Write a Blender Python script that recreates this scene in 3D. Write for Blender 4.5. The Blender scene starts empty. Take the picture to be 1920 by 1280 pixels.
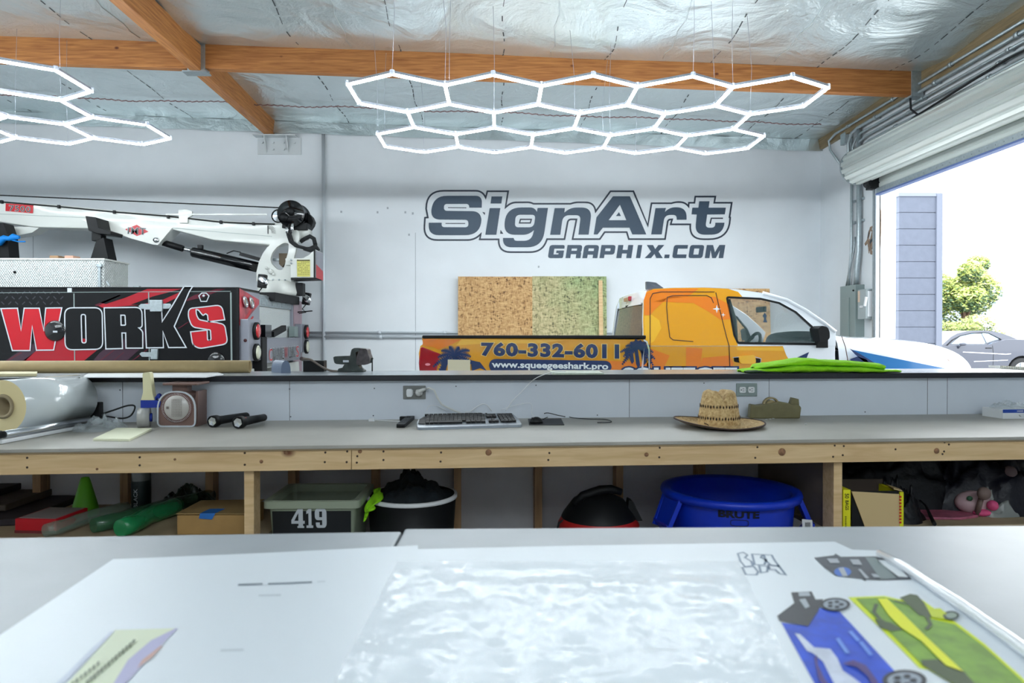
import bpy, bmesh, math, random
from mathutils import Vector, Matrix
from mathutils.geometry import tessellate_polygon
random.seed(7)
SC = bpy.context.scene
COL = SC.collection
R = math.radians
# ------------------------------------------------------------------ camera
CH = 1.32
cam_d = bpy.data.cameras.new('camera'); cam = bpy.data.objects.new('camera', cam_d); COL.objects.link(cam)
cam_d.sensor_width = 36; cam_d.lens = 24; cam_d.clip_start = .02; cam_d.clip_end = 2000
cam.location = (0, 0, CH)
cam.rotation_euler = (R(90 - .45), 0, R(-1.1))
SC.camera = cam
cam_d.dof.use_dof = True; cam_d.dof.focus_distance = 5.5; cam_d.dof.aperture_fstop = 4.5
CM = cam.rotation_euler.to_matrix()
CO = Vector((0, 0, CH))
def ray(px, py): return CM @ Vector(((px - 960) / 1280, -(py - 640) / 1280, -1))
def hitp(px, py, p, n):
    d = ray(px, py); n = Vector(n); t = (Vector(p) - CO).dot(n) / d.dot(n); return CO + d * t
def aty(px, py, y): return hitp(px, py, (0, y, 0), (0, 1, 0))
def atx(px, py, x): return hitp(px, py, (x, 0, 0), (1, 0, 0))
def atz(px, py, z): return hitp(px, py, (0, 0, z), (0, 0, 1))
# ------------------------------------------------------------------ materials
MATS = {}
def mat(name, col, rough=.5, metal=0, noise=0, nscale=8, col2=None, bump=0, bscale=40, emit=0, coat=0, trans=0, ior=1.45, alpha=1, stretch=None, spec=None, detail=4):
    if name in MATS: return MATS[name]
    m = bpy.data.materials.new(name); m.use_nodes = True; nt = m.node_tree; N = nt.nodes; L = nt.links
    b = N['Principled BSDF']
    c = (*col, 1)
    b.inputs['Base Color'].default_value = c; b.inputs['Roughness'].default_value = rough; b.inputs['Metallic'].default_value = metal
    b.inputs['Coat Weight'].default_value = coat; b.inputs['Transmission Weight'].default_value = trans; b.inputs['IOR'].default_value = ior
    b.inputs['Alpha'].default_value = alpha
    if coat: b.inputs['Coat Roughness'].default_value = .05
    if spec is not None: b.inputs['Specular IOR Level'].default_value = spec
    if emit: b.inputs['Emission Color'].default_value = c; b.inputs['Emission Strength'].default_value = emit
    if noise or bump or col2:
        tc = N.new('ShaderNodeTexCoord'); mp = N.new('ShaderNodeMapping'); L.new(tc.outputs['Object'], mp.inputs['Vector'])
        if stretch: mp.inputs['Scale'].default_value = stretch
    if noise or col2:
        n = N.new('ShaderNodeTexNoise'); n.inputs['Scale'].default_value = nscale; n.inputs['Detail'].default_value = detail
        L.new(mp.outputs[0], n.inputs['Vector'])
        r = N.new('ShaderNodeValToRGB'); r.color_ramp.elements[0].position = .35; r.color_ramp.elements[1].position = .65
        c2 = col2 if col2 else tuple(x * (1 - noise) for x in col)
        r.color_ramp.elements[0].color = (*c2, 1); r.color_ramp.elements[1].color = c
        L.new(n.outputs['Fac'], r.inputs[0]); L.new(r.outputs[0], b.inputs['Base Color'])
    if bump:
        n2 = N.new('ShaderNodeTexNoise'); n2.inputs['Scale'].default_value = bscale; n2.inputs['Detail'].default_value = 3
        L.new(mp.outputs[0], n2.inputs['Vector'])
        bp = N.new('ShaderNodeBump'); bp.inputs['Strength'].default_value = bump; bp.inputs['Distance'].default_value = .02
        L.new(n2.outputs['Fac'], bp.inputs['Height']); L.new(bp.outputs[0], b.inputs['Normal'])
    MATS[name] = m; return m
def srgb(r, g, b):
    f = lambda v: (v / 255 / 12.92) if v / 255 <= .04045 else ((v / 255 + .055) / 1.055) ** 2.4
    return (f(r), f(g), f(b))
def wood(name, c1, c2, axis=0, scale=6, knots=True, rough=.6):
    m = bpy.data.materials.new(name); m.use_nodes = True; nt = m.node_tree; N = nt.nodes; L = nt.links
    b = N['Principled BSDF']; b.inputs['Roughness'].default_value = rough
    tc = N.new('ShaderNodeTexCoord'); mp = N.new('ShaderNodeMapping'); L.new(tc.outputs['Object'], mp.inputs['Vector'])
    s = [9, 9, 9]; s[axis] = .6; mp.inputs['Scale'].default_value = s
    n = N.new('ShaderNodeTexNoise'); n.inputs['Scale'].default_value = scale; n.inputs['Detail'].default_value = 6; n.inputs['Distortion'].default_value = .6
    L.new(mp.outputs[0], n.inputs['Vector'])
    r = N.new('ShaderNodeValToRGB'); r.color_ramp.elements[0].position = .3; r.color_ramp.elements[1].position = .7
    r.color_ramp.elements[0].color = (*c2, 1); r.color_ramp.elements[1].color = (*c1, 1)
    L.new(n.outputs['Fac'], r.inputs[0]); out = r.outputs[0]
    if knots:
        mp2 = N.new('ShaderNodeMapping'); L.new(tc.outputs['Object'], mp2.inputs['Vector'])
        s = [1.6, 1.6, 1.6]; s[axis] = 1.0; mp2.inputs['Scale'].default_value = s
        v = N.new('ShaderNodeTexVoronoi'); v.inputs['Scale'].default_value = 2.2; L.new(mp2.outputs[0], v.inputs['Vector'])
        r2 = N.new('ShaderNodeValToRGB'); r2.color_ramp.elements[0].position = .03; r2.color_ramp.elements[1].position = .075
        r2.color_ramp.elements[0].color = (.25, .12, .08, 1); r2.color_ramp.elements[1].color = (1, 1, 1, 1)
        L.new(v.outputs['Distance'], r2.inputs[0])
        mx = N.new('ShaderNodeMix'); mx.data_type = 'RGBA'; mx.blend_type = 'MULTIPLY'; mx.inputs[0].default_value = 1
        L.new(out, mx.inputs[6]); L.new(r2.outputs[0], mx.inputs[7]); out = mx.outputs[2]
    L.new(out, b.inputs['Base Color'])
    MATS[name] = m; return m
# ------------------------------------------------------------------ object helpers
def wloc(o):
    v = Vector((0, 0, 0))
    while o: v += o.location; o = o.parent
    return v
def tag(o, label, cat, group=None, kind=None):
    o['label'] = label; o['category'] = cat
    if group: o['group'] = group
    if kind: o['kind'] = kind
    return o
def thing(name, label, cat, loc=(0, 0, 0), group=None):
    o = bpy.data.objects.new(name, None); COL.objects.link(o); o.location = loc; o.empty_display_size = .05
    return tag(o, label, cat, group)
class MB:
    def __init__(s): s.bm = bmesh.new(); s.mi = 0; s.M = None
    def _v(s, p):
        p = Vector(p)
        if s.M is not None: p = s.M @ p
        return s.bm.verts.new(p)
    def face(s, pts):
        try:
            f = s.bm.faces.new([s._v(p) for p in pts]); f.material_index = s.mi; return f
        except ValueError: return None
    def box(s, x0, x1, y0, y1, z0, z1):
        v = [s._v(p) for p in ((x0,y0,z0),(x1,y0,z0),(x1,y1,z0),(x0,y1,z0),(x0,y0,z1),(x1,y0,z1),(x1,y1,z1),(x0,y1,z1))]
        for q in ((3,2,1,0),(4,5,6,7),(0,1,5,4),(1,2,6,5),(2,3,7,6),(3,0,4,7)):
            f = s.bm.faces.new([v[i] for i in q]); f.material_index = s.mi
        return s
    def bar(s, p, q, w, h, up=(0, 0, 1)):
        p = Vector(p); q = Vector(q); d = (q - p).normalized(); up = Vector(up)
        r = d.cross(up)
        if r.length < 1e-4: r = d.cross(Vector((0, 1, 0)))
        r.normalize(); u = r.cross(d).normalized(); r *= w / 2; u *= h / 2
        a = [s._v(c) for c in (p - r - u, p + r - u, p + r + u, p - r + u)]
        b = [s._v(c) for c in (q - r - u, q + r - u, q + r + u, q - r + u)]
        fs = [a[::-1], b] + [[a[i], a[(i+1) % 4], b[(i+1) % 4], b[i]] for i in range(4)]
        for f in fs: s.bm.faces.new(f).material_index = s.mi
        return s
    def tube(s, path, r, seg=8, cap=True):
        path = [Vector(p) for p in path]; rings = []
        rr = r if isinstance(r, (list, tuple)) else [r] * len(path)
        pu = None
        for i, p in enumerate(path):
            d = (path[min(i+1, len(path)-1)] - path[max(i-1, 0)])
            if d.length < 1e-9: d = Vector((0, 0, 1))
            d.normalize()
            if pu is None:
                a = Vector((0, 0, 1)) if abs(d.z) < .9 else Vector((1, 0, 0))
                u = d.cross(a).normalized()
            else:
                u = pu - d * pu.dot(d)
                u = u.normalized() if u.length > 1e-6 else d.orthogonal().normalized()
            pu = u; w = d.cross(u)
            rings.append([s._v(p + (u * math.cos(k*2*math.pi/seg) + w * math.sin(k*2*math.pi/seg)) * rr[i]) for k in range(seg)])
        for a, b in zip(rings, rings[1:]):
            for k in range(seg):
                f = s.bm.faces.new((a[k], a[(k+1) % seg], b[(k+1) % seg], b[k])); f.material_index = s.mi; f.smooth = True
        if cap:
            for rg in (rings[0][::-1], rings[-1]):
                try: s.bm.faces.new(rg).material_index = s.mi
                except ValueError: pass
        return s
    def cyl(s, p, q, r, r2=None, seg=24): return s.tube([p, q], [r, r if r2 is None else r2], seg)
    def lathe(s, c, prof, axis=(0, 0, 1), seg=32, sx=1, sy=1, closed=False):
        c = Vector(c); ax = Vector(axis).normalized(); u = ax.orthogonal().normalized() if abs(ax.z) < .99 else Vector((1, 0, 0)); w = ax.cross(u)
        rings = [[s._v(c + ax * h + (u * math.cos(k*2*math.pi/seg) * sx + w * math.sin(k*2*math.pi/seg) * sy) * max(r, 1e-4)) for k in range(seg)] for r, h in prof]
        for a, b in zip(rings, rings[1:]):
            for k in range(seg):
                f = s.bm.faces.new((a[k], a[(k+1) % seg], b[(k+1) % seg], b[k])); f.material_index = s.mi; f.smooth = True
        return s
    def sphere(s, c, r, seg=16, rings=10, sc=(1, 1, 1)):
        c = Vector(c); g = []
        for i in range(rings + 1):
            a = math.pi * i / rings
            g.append([s._v(c + Vector((r*sc[0]*math.sin(a)*math.cos(k*2*math.pi/seg), r*sc[1]*math.sin(a)*math.sin(k*2*math.pi/seg), r*sc[2]*math.cos(a)))) for k in range(seg)])
        for a, b in zip(g, g[1:]):
            for k in range(seg):
                f = s.bm.faces.new((a[k], b[k], b[(k+1) % seg], a[(k+1) % seg])); f.material_index = s.mi; f.smooth = True
        return s
    def flat(s, loops, d=None):
        """planar region from 3-D loops (holes allowed); d = extrude vector"""
        loops = [[Vector(p) for p in l] for l in loops]
        tris = tessellate_polygon(loops); allp = [p for l in loops for p in l]
        v = [s._v(p) for p in allp]
        for t in tris:
            try: s.bm.faces.new([v[i] for i in t]).material_index = s.mi
            except ValueError: pass
        if d is not None:
            d = Vector(d); v2 = [s._v(p + d) for p in allp]
            for t in tris:
                try: s.bm.faces.new([v2[i] for i in reversed(t)]).material_index = s.mi
                except ValueError: pass
            k = 0
            for l in loops:
                n = len(l)
                for i in range(n):
                    try: s.bm.faces.new((v[k+i], v[k+(i+1) % n], v2[k+(i+1) % n], v2[k+i])).material_index = s.mi
                    except ValueError: pass
                k += n
        return s
    def grid(s, fn, nu, nv, smooth=True):
        g = [[s._v(fn(i / nu, j / nv)) for j in range(nv + 1)] for i in range(nu + 1)]
        for i in range(nu):
            for j in range(nv):
                f = s.bm.faces.new((g[i][j], g[i+1][j], g[i+1][j+1], g[i][j+1])); f.material_index = s.mi; f.smooth = smooth
        return s
    def ribbon(s, pts, w, nrm, closed=True):
        """flat strip of width w along 3-D pts lying in the plane with normal nrm"""
        pts = [Vector(p) for p in pts]; n = Vector(nrm).normalized(); L = len(pts); a = []; b = []
        for i, p in enumerate(pts):
            if closed: p0 = pts[i-1]; p1 = pts[(i+1) % L]
            else: p0 = pts[max(i-1, 0)]; p1 = pts[min(i+1, L-1)]
            d0 = (p - p0); d1 = (p1 - p)
            if d0.length < 1e-9: d0 = d1
            if d1.length < 1e-9: d1 = d0
            n0 = d0.normalized().cross(n); n1 = d1.normalized().cross(n); m = (n0 + n1)
            m = n0 if m.length < 1e-3 else m.normalized()
            k = w / 2 / max(m.dot(n0), .4)
            a.append(s._v(p + m * k)); b.append(s._v(p - m * k))
        for i in range(L if closed else L - 1):
            j = (i + 1) % L
            try: s.bm.faces.new((a[i], a[j], b[j], b[i])).material_index = s.mi
            except ValueError: pass
        return s
    def build(s, name, m, parent=None, bevel=0, smooth=False, seg=2, label=None, solid=0, sub=0):
        bm = s.bm
        bmesh.ops.remove_doubles(bm, verts=bm.verts, dist=1e-5)
        bmesh.ops.recalc_face_normals(bm, faces=bm.faces)
        me = bpy.data.meshes.new(name); o = bpy.data.objects.new(name, me)
        if parent is not None:
            w = wloc(parent); bmesh.ops.translate(bm, verts=bm.verts, vec=-w); o.parent = parent
        if smooth:
            for f in bm.faces: f.smooth = True
        bm.to_mesh(me); bm.free()
        for x in (m if isinstance(m, (list, tuple)) else [m]): me.materials.append(x)
        COL.objects.link(o)
        if solid:
            md = o.modifiers.new('s', 'SOLIDIFY'); md.thickness = solid; md.offset = 0
        if bevel:
            md = o.modifiers.new('b', 'BEVEL'); md.width = bevel; md.segments = seg; md.limit_method = 'ANGLE'; md.angle_limit = R(35); md.harden_normals = False
        if sub:
            md = o.modifiers.new('u', 'SUBSURF'); md.levels = sub; md.render_levels = sub
        if label: o['label'] = label
        return o
def top(name, mb, m, label, cat, group=None, kind=None, **k):
    o = mb.build(name, m, None, **k)
    bb = [Vector(c) for c in o.bound_box]; c = sum(bb, Vector()) / 8; c.z = min(b.z for b in bb)
    o.data.transform(Matrix.Translation(-c)); o.location = c
    if kind == 'structure': o['kind'] = kind
    else: tag(o, label, cat, group, kind)
    return o
def struct(name, mb, m, **k):
    o = mb.build(name, m, None, **k); o['kind'] = 'structure'; return o
# 2-D loops with rounded corners: points (x, y) or (x, y, r)
def rnd(pts, n=6):
    out = []; L = len(pts)
    for i, p in enumerate(pts):
        if len(p) < 3: out.append((p[0], p[1])); continue
        a = Vector(pts[i-1][:2]); b = Vector(p[:2]); c = Vector(pts[(i+1) % L][:2])
        u = (a - b); v = (c - b); r = min(p[2], u.length * .5, v.length * .5) if p[2] < 1e3 else p[2]
        r = min(p[2], u.length * .95, v.length * .95)
        s = b + u.normalized() * r; e = b + v.normalized() * r
        for k in range(n + 1):
            t = k / n; q = s * (1-t)**2 + b * 2*t*(1-t) + e * t*t; out.append((q.x, q.y))
    return out
# font text -> list of 2-D triangles in a unit box
_tc = {}
def textgeo(s, off=0.0, space=1.0, shear=0):
    key = (s, off, space, shear)
    if key in _tc: return _tc[key]
    cu = bpy.data.curves.new('t', 'FONT'); cu.body = s; cu.offset = off; cu.space_character = space; cu.shear = shear; cu.resolution_u = 3
    o = bpy.data.objects.new('t', cu); COL.objects.link(o)
    dg = bpy.context.evaluated_depsgraph_get(); me = bpy.data.meshes.new_from_object(o.evaluated_get(dg))
    vs = [tuple(v.co) for v in me.vertices]; fs = [tuple(p.vertices) for p in me.polygons]
    bpy.data.objects.remove(o); bpy.data.curves.remove(cu); bpy.data.meshes.remove(me)
    _tc[key] = (vs, fs); return vs, fs
def text(mb, s, fn, off=0.0, ref=None, space=1.0, shear=0):
    """fn(u, v) -> 3-D; u, v in the box of the text without offset"""
    v0, _ = textgeo(s, ref if ref is not None else 0.0, space, shear); vs, fs = textgeo(s, off, space, shear)
    x0 = min(v[0] for v in v0); x1 = max(v[0] for v in v0); y0 = min(v[1] for v in v0); y1 = max(v[1] for v in v0)
    bv = [mb._v(fn((v[0]-x0)/(x1-x0), (v[1]-y0)/(y1-y0))) for v in vs]
    for f in fs:
        try: mb.bm.faces.new([bv[i] for i in f]).material_index = mb.mi
        except ValueError: pass
def quad(hit, bl, br, tr, tl):
    """unit square -> image quad -> surface"""
    def f(u, v):
        x = (bl[0]*(1-u)+br[0]*u)*(1-v) + (tl[0]*(1-u)+tr[0]*u)*v
        y = (bl[1]*(1-u)+br[1]*u)*(1-v) + (tl[1]*(1-u)+tr[1]*u)*v
        return hit(x, y)
    return f
def map3(o, ux, uy):
    o = Vector(o); ux = Vector(ux); uy = Vector(uy)
    return lambda u, v: o + ux * u + uy * v
# block capital glyphs in a unit box (y up)
def rr(x0, y0, x1, y1, r, rx=None): return [(x0, y0, r), (x1, y0, r), (x1, y1, r), (x0, y1, r)]
GL = {
 'G': [[(1,.7),(.68,.7),(.34,.7),(.34,.3),(.68,.3),(.68,.42),(.5,.42),(.5,.6),(1,.6),(1,0,.12),(0,0,.2),(0,1,.2),(1,1,.2)]],
 'R': [[(0,0),(.32,0),(.32,.3),(.68,.3),(.68,0),(1,0),(1,.42,.1),(.95,.46),(1,.55),(1,1,.2),(0,1)],[(.32,.56),(.68,.56),(.68,.73),(.32,.73)]],
 'A': [[(0,0),(.32,0),(.32,.26),(.68,.26),(.68,0),(1,0),(1,1,.25),(0,1,.25)],[(.32,.54),(.68,.54),(.68,.74),(.32,.74)]],
 'P': [[(0,0),(.32,0),(.32,.27),(1,.27,.2),(1,1,.2),(0,1)],[(.32,.54),(.68,.54),(.68,.74),(.32,.74)]],
 'H': [[(0,0),(.34,0),(.34,.35),(.66,.35),(.66,0),(1,0),(1,1),(.66,1),(.66,.63),(.34,.63),(.34,1),(0,1)]],
 'I': [[(0,0),(1,0),(1,1),(0,1)]],
 'X': [[(0,0),(.36,0),(.52,.32),(.66,0),(1.03,0),(.73,.5),(1,1),(.66,1),(.52,.68),(.36,1),(0,1),(.3,.5)]],
 '.': [[(0,0),(1,0),(1,.27),(0,.27)]],
 'C': [[(1,.28),(.32,.28),(.32,.72),(1,.72),(1,1),(0,1,.2),(0,0,.2),(1,0)]],
 'O': [[(0,0,.2),(1,0,.2),(1,1,.2),(0,1,.2)],[(.32,.27),(.68,.27),(.68,.73),(.32,.73)]],
 'M': [[(0,0),(.25,0),(.25,.6),(.4,0),(.6,0),(.75,.6),(.75,0),(1,0),(1,1),(.68,1),(.5,.45),(.34,1),(0,1)]],
}
GL['G'] = [[(1,.72),(.34,.72),(.34,.28),(.66,.28),(.66,.38),(.5,.38),(.5,.58),(1,.58),(1,0,.12),(0,0,.2),(0,1,.2),(1,1,.15)]]
# ================================================================== materials
M_wall = mat('wall_paint', srgb(230, 235, 239), .75, noise=.06, nscale=1.2, bump=.03, bscale=60)
M_panel = mat('bench_wall_panel', srgb(216, 223, 232), .6, noise=.04, nscale=3)
M_dry = mat('drywall', srgb(205, 204, 208), .85, noise=.2, nscale=2)
M_floor = mat('concrete', srgb(158, 158, 156), .45, noise=.3, nscale=1.5)
M_alu = mat('aluminium', srgb(205, 210, 222), .3, .6)
M_galv = mat('galvanised', srgb(176, 186, 190), .4, .7, noise=.15, nscale=30)
M_pipe = mat('painted_conduit', srgb(205, 212, 218), .4, .2)
M_steelp = mat('painted_plate', srgb(205, 210, 212), .5)
M_beam = wood('beam_wood', srgb(196, 132, 72), srgb(150, 90, 44), 0, 5)
M_beamy = wood('beam_wood_y', srgb(204, 140, 78), srgb(160, 98, 50), 1, 5)
M_pine = wood('pine_board', srgb(226, 196, 150), srgb(204, 170, 122), 0, 5)
M_stud = wood('pine_stud', srgb(176, 142, 104), srgb(150, 116, 80), 2, 5)
M_ledger = wood('ledger_wood', srgb(150, 130, 95), srgb(110, 92, 64), 1, 6)
M_black = mat('black_plastic', srgb(15, 16, 18), .5, spec=.3)
M_blackg = mat('black_gloss', srgb(14, 15, 18), .12, coat=.5)
M_rubber = mat('rubber', srgb(30, 31, 33), .8)
M_white = mat('white_plastic', srgb(225, 228, 230), .4)
M_chrome = mat('chrome', (.8, .82, .85), .12, 1)
M_navy = mat('navy_vinyl', srgb(52, 70, 88), .45)
M_navyd = mat('navy_outline', srgb(36, 46, 62), .45)
M_led = mat('led_diffuser', (.88, .96, 1), .4, emit=60)
M_red = mat('red_vinyl', srgb(186, 16, 32), .35)
M_sil = mat('silver_vinyl', srgb(196, 202, 208), .35)
def foil():
    m = bpy.data.materials.new('foil'); m.use_nodes = True; nt = m.node_tree; N = nt.nodes; L = nt.links; b = N['Principled BSDF']
    b.inputs['Base Color'].default_value = (*srgb(228, 238, 240), 1); b.inputs['Metallic'].default_value = .78; b.inputs['Roughness'].default_value = .42
    tc = N.new('ShaderNodeTexCoord')
    n = N.new('ShaderNodeTexNoise'); n.inputs['Scale'].default_value = 1.3; n.inputs['Detail'].default_value = 5; n.inputs['Distortion'].default_value = .8
    n2 = N.new('ShaderNodeTexNoise'); n2.inputs['Scale'].default_value = 42; n2.inputs['Detail'].default_value = 3
    L.new(tc.outputs['Object'], n.inputs['Vector']); L.new(tc.outputs['Object'], n2.inputs['Vector'])
    b1 = N.new('ShaderNodeBump'); b1.inputs['Strength'].default_value = .85; b1.inputs['Distance'].default_value = .12
    b2 = N.new('ShaderNodeBump'); b2.inputs['Strength'].default_value = .35; b2.inputs['Distance'].default_value = .01
    L.new(n.outputs['Fac'], b1.inputs['Height']); L.new(n2.outputs['Fac'], b2.inputs['Height'])
    L.new(b1.outputs[0], b2.inputs['Normal']); L.new(b2.outputs[0], b.inputs['Normal'])
    r = N.new('ShaderNodeMapRange'); r.inputs[3].default_value = .22; r.inputs[4].default_value = .45
    L.new(n2.outputs['Fac'], r.inputs[0]); L.new(r.outputs[0], b.inputs['Roughness'])
    return m
M_foil = foil()
M_seam = mat('seam_dark', srgb(70, 78, 82), .6)  # dark grey for the broken seam lines of the foil
def osb(name, c1, c2, c3, green=False):
    m = bpy.data.materials.new(name); m.use_nodes = True; nt = m.node_tree; N = nt.nodes; L = nt.links; b = N['Principled BSDF']; b.inputs['Roughness'].default_value = .7
    tc = N.new('ShaderNodeTexCoord'); outs = []
    for ang, sc in ((.35, (75, 1, 22)), (-.75, (24, 1, 62))):
        mp = N.new('ShaderNodeMapping'); mp.inputs['Rotation'].default_value = (0, ang, 0); mp.inputs['Scale'].default_value = sc
        ns = N.new('ShaderNodeTexNoise'); ns.inputs['Scale'].default_value = 3
        ad = N.new('ShaderNodeMix'); ad.data_type = 'VECTOR'; ad.inputs[0].default_value = .12
        L.new(tc.outputs['Object'], ns.inputs['Vector']); L.new(tc.outputs['Object'], ad.inputs[4]); L.new(ns.outputs['Color'], ad.inputs[5])
        L.new(ad.outputs[1], mp.inputs['Vector'])
        v = N.new('ShaderNodeTexVoronoi'); v.inputs['Scale'].default_value = 1.0; L.new(mp.outputs[0], v.inputs['Vector']); outs.append(v)
    bw = N.new('ShaderNodeSeparateColor'); L.new(outs[0].outputs['Color'], bw.inputs[0])
    bw2 = N.new('ShaderNodeSeparateColor'); L.new(outs[1].outputs['Color'], bw2.inputs[0])
    mx = N.new('ShaderNodeMath'); mx.operation = 'ADD'; L.new(bw.outputs[0], mx.inputs[0]); L.new(bw2.outputs[1], mx.inputs[1])
    mu = N.new('ShaderNodeMath'); mu.operation = 'MULTIPLY'; mu.inputs[1].default_value = .5; L.new(mx.outputs[0], mu.inputs[0])
    r = N.new('ShaderNodeValToRGB'); e = r.color_ramp.elements; e[0].position = .04; e[0].color = (*c3, 1); e[1].position = .85; e[1].color = (*c1, 1)
    k = e.new(.26); k.color = (*c2, 1); L.new(mu.outputs[0], r.inputs[0]); out = r.outputs[0]
    if green:
        sx = N.new('ShaderNodeSeparateXYZ'); L.new(tc.outputs['Object'], sx.inputs[0])
        n = N.new('ShaderNodeTexNoise'); n.inputs['Scale'].default_value = 4; L.new(tc.outputs['Object'], n.inputs['Vector'])
        a = N.new('ShaderNodeMath'); a.operation = 'MULTIPLY_ADD'; a.inputs[1].default_value = .8; L.new(sx.outputs[0], a.inputs[0]); L.new(n.outputs['Fac'], a.inputs[2])
        a2 = N.new('ShaderNodeMath'); a2.operation = 'MULTIPLY_ADD'; a2.inputs[1].default_value = .5; a2.inputs[2].default_value = -1.0; L.new(sx.outputs[2], a2.inputs[0])
        a3 = N.new('ShaderNodeMath'); a3.operation = 'ADD'; a3.use_clamp = True; L.new(a.outputs[0], a3.inputs[0]); L.new(a2.outputs[0], a3.inputs[1])
        m2 = N.new('ShaderNodeMix'); m2.data_type = 'RGBA'; m2.blend_type = 'MULTIPLY'; L.new(a3.outputs[0], m2.inputs[0]); L.new(out, m2.inputs[6])
        m2.inputs[7].default_value = (.62, .92, .80, 1); out = m2.outputs[2]
    L.new(out, b.inputs['Base Color']); return m
M_osb = osb('osb', srgb(210, 172, 120), srgb(174, 132, 82), srgb(92, 62, 36))
M_osbg = osb('osb_green', srgb(204, 190, 146), srgb(156, 146, 104), srgb(84, 82, 60), True)
# ================================================================== shell
WY = 10.6; WX = 5.03; LX = -8.9; BY = -4.5
DY0, DY1, DZ = 4.6, 8.94, 3.4
def zc(x, y):
    if y <= 8: return 4.61 - .03 * x
    t = (y - 8) / (WY - 8); return (4.61 - .03 * x) * (1 - t) + (4.53 - .029 * x) * t
m = MB(); m.box(LX - .3, WX + .22, BY - .3, WY + .3, -.2, 0); struct('floor', m, M_floor)
m = MB(); m.box(LX - .3, WX + .25, WY, WY + .25, 0, 5.2); struct('wall_back', m, M_wall)
m = MB(); m.box(LX - .25, LX, BY, WY, 0, 5.2); struct('wall_left', m, M_wall)
m = MB(); m.box(LX - .3, WX + .25, BY - .25, BY, 0, 5.2); struct('wall_front', m, M_wall)
m = MB(); m.box(WX, WX + .22, DY1, WY, 0, 5.2); m.box(WX, WX + .22, BY, DY0, 0, 5.2); m.box(WX, WX + .22, DY0, DY1, DZ, 5.2); struct('wall_right', m, M_wall)
# foil ceiling: panels billow between the beams
def fz(x, y):
    z = zc(x, y)
    s = math.sin((x * 1.05 + .6) * math.pi) * .012 + math.sin(x * 2.3 + y) * .015
    if y < 8:
        t = (8 - y); z += s * min(1, t * 2) - .09 * math.exp(-((t - .55) / .45) ** 2) * (.6 + .4 * math.sin(x * 1.7)) + .03 * min(1, t)
        z += .02 * math.sin(y * 3 + x * .7) * min(1, t)
    else:
        t = (y - 8) / (WY - 8); z += s * .6 * math.sin(t * math.pi) - .03 * math.sin(t * math.pi)
    return z
m = MB(); m.grid(lambda u, v: (LX + u * (WX - LX), BY + v * (WY - BY), fz(LX + u * (WX - LX), BY + v * (WY - BY))), 150, 160)
m.mi = 1
for k, x0 in enumerate((-7.1, -5.9, -4.7, -2.3, -1.15, 0.05, 1.25, 2.5, 3.75, 4.6)):
    pts = [(x0 + .015 * math.sin(i * .8 + k), 5 + i * .14, fz(x0, 5 + i * .14) - .004) for i in range(41)]
    for a, b in zip(pts, pts[1:]):
        if random.random() < .8: m.bar(a, Vector(a).lerp(Vector(b), random.uniform(.4, .9)), .012 if random.random() < .5 else .006, .003)
m.mi = 0
for k, x0 in enumerate((-6.5, -4.1, -1.7, .6, 1.9, 3.2)):
    pts = [(x0 + .02 * math.sin(i * 2.1), 5.2 + i * .18, fz(x0, 5.2 + i * .18) - .004) for i in range(16)]
    m.tube(pts, .006, 5)
struct('ceiling', m, [M_foil, M_seam])
m = MB()   # foil flap that closes the roof against the back wall
m.grid(lambda u, v: (LX + u * (WX - LX), WY - .02 - .06 * (1 - v), zc(LX + u * (WX - LX), WY) - .2 + v * .2 + .006 * math.sin(u * 90)), 120, 3)
struct('trim_1', m, M_foil)
m = MB(); m.box(WX - .05, WX, BY, WY, 0, 1)
for v in m.bm.verts: v.co.z = (4.46 if v.co.z > .5 else 4.22)
struct('trim_2', m, M_ledger)
# beams
def beam(name, p0, p1, w, h, m_, label):
    m = MB(); p0 = Vector(p0); p1 = Vector(p1)
    d = (p1 - p0); r = Vector((d.y, -d.x, 0)).normalized() * w / 2
    A = [p0 - r, p0 + r, p0 + r - Vector((0, 0, h)), p0 - r - Vector((0, 0, h))]; B = [a + d for a in A]
    for q in ((A[0], A[1], A[2], A[3]), (B[3], B[2], B[1], B[0])): m.face(q)
    for i in range(4): m.face((A[i], A[(i+1) % 4], B[(i+1) % 4], B[i]))
    return top(name, m, m_, label, 'beam', bevel=.006)
cb = beam('ceiling_beam', (LX, 8.05, zc(LX, 8)), (-3.58, 8.05, zc(-3.58, 8)), .1, .3, M_beam, 'orange brown timber cross beam on the left, ending at the depth-wise beam')
beam('ceiling_beam', (-3.44, 8.05, zc(-3.44, 8)), (WX - .12, 8.05, zc(WX, 8)), .1, .29, M_beam, 'long orange brown timber cross beam above the right hexagon lights')
beam('ceiling_beam', (-3.51, BY, 4.70), (-3.51, WY - .02, 4.68), .13, .29, M_beamy, 'orange timber beam running from top left away to the bracket on the back wall')
m = MB()   # steel hangers
for (x0, x1) in ((-3.455, -3.43), (-3.60, -3.57)): m.box(x0, x1 + .03, 7.985, 8.115, 4.38, 4.72)
m.box(-3.66, -3.38, 7.98, 8.12, 4.375, 4.39)
top('joist_hanger', m, M_galv, 'grey steel joist hanger where the two timber beams cross', 'bracket')
m = MB(); m.box(WX - .16, WX - .02, 7.98, 8.12, 4.15, 4.46); top('joist_hanger', m, M_galv, 'grey steel saddle holding the beam end at the right wall', 'bracket')
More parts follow.
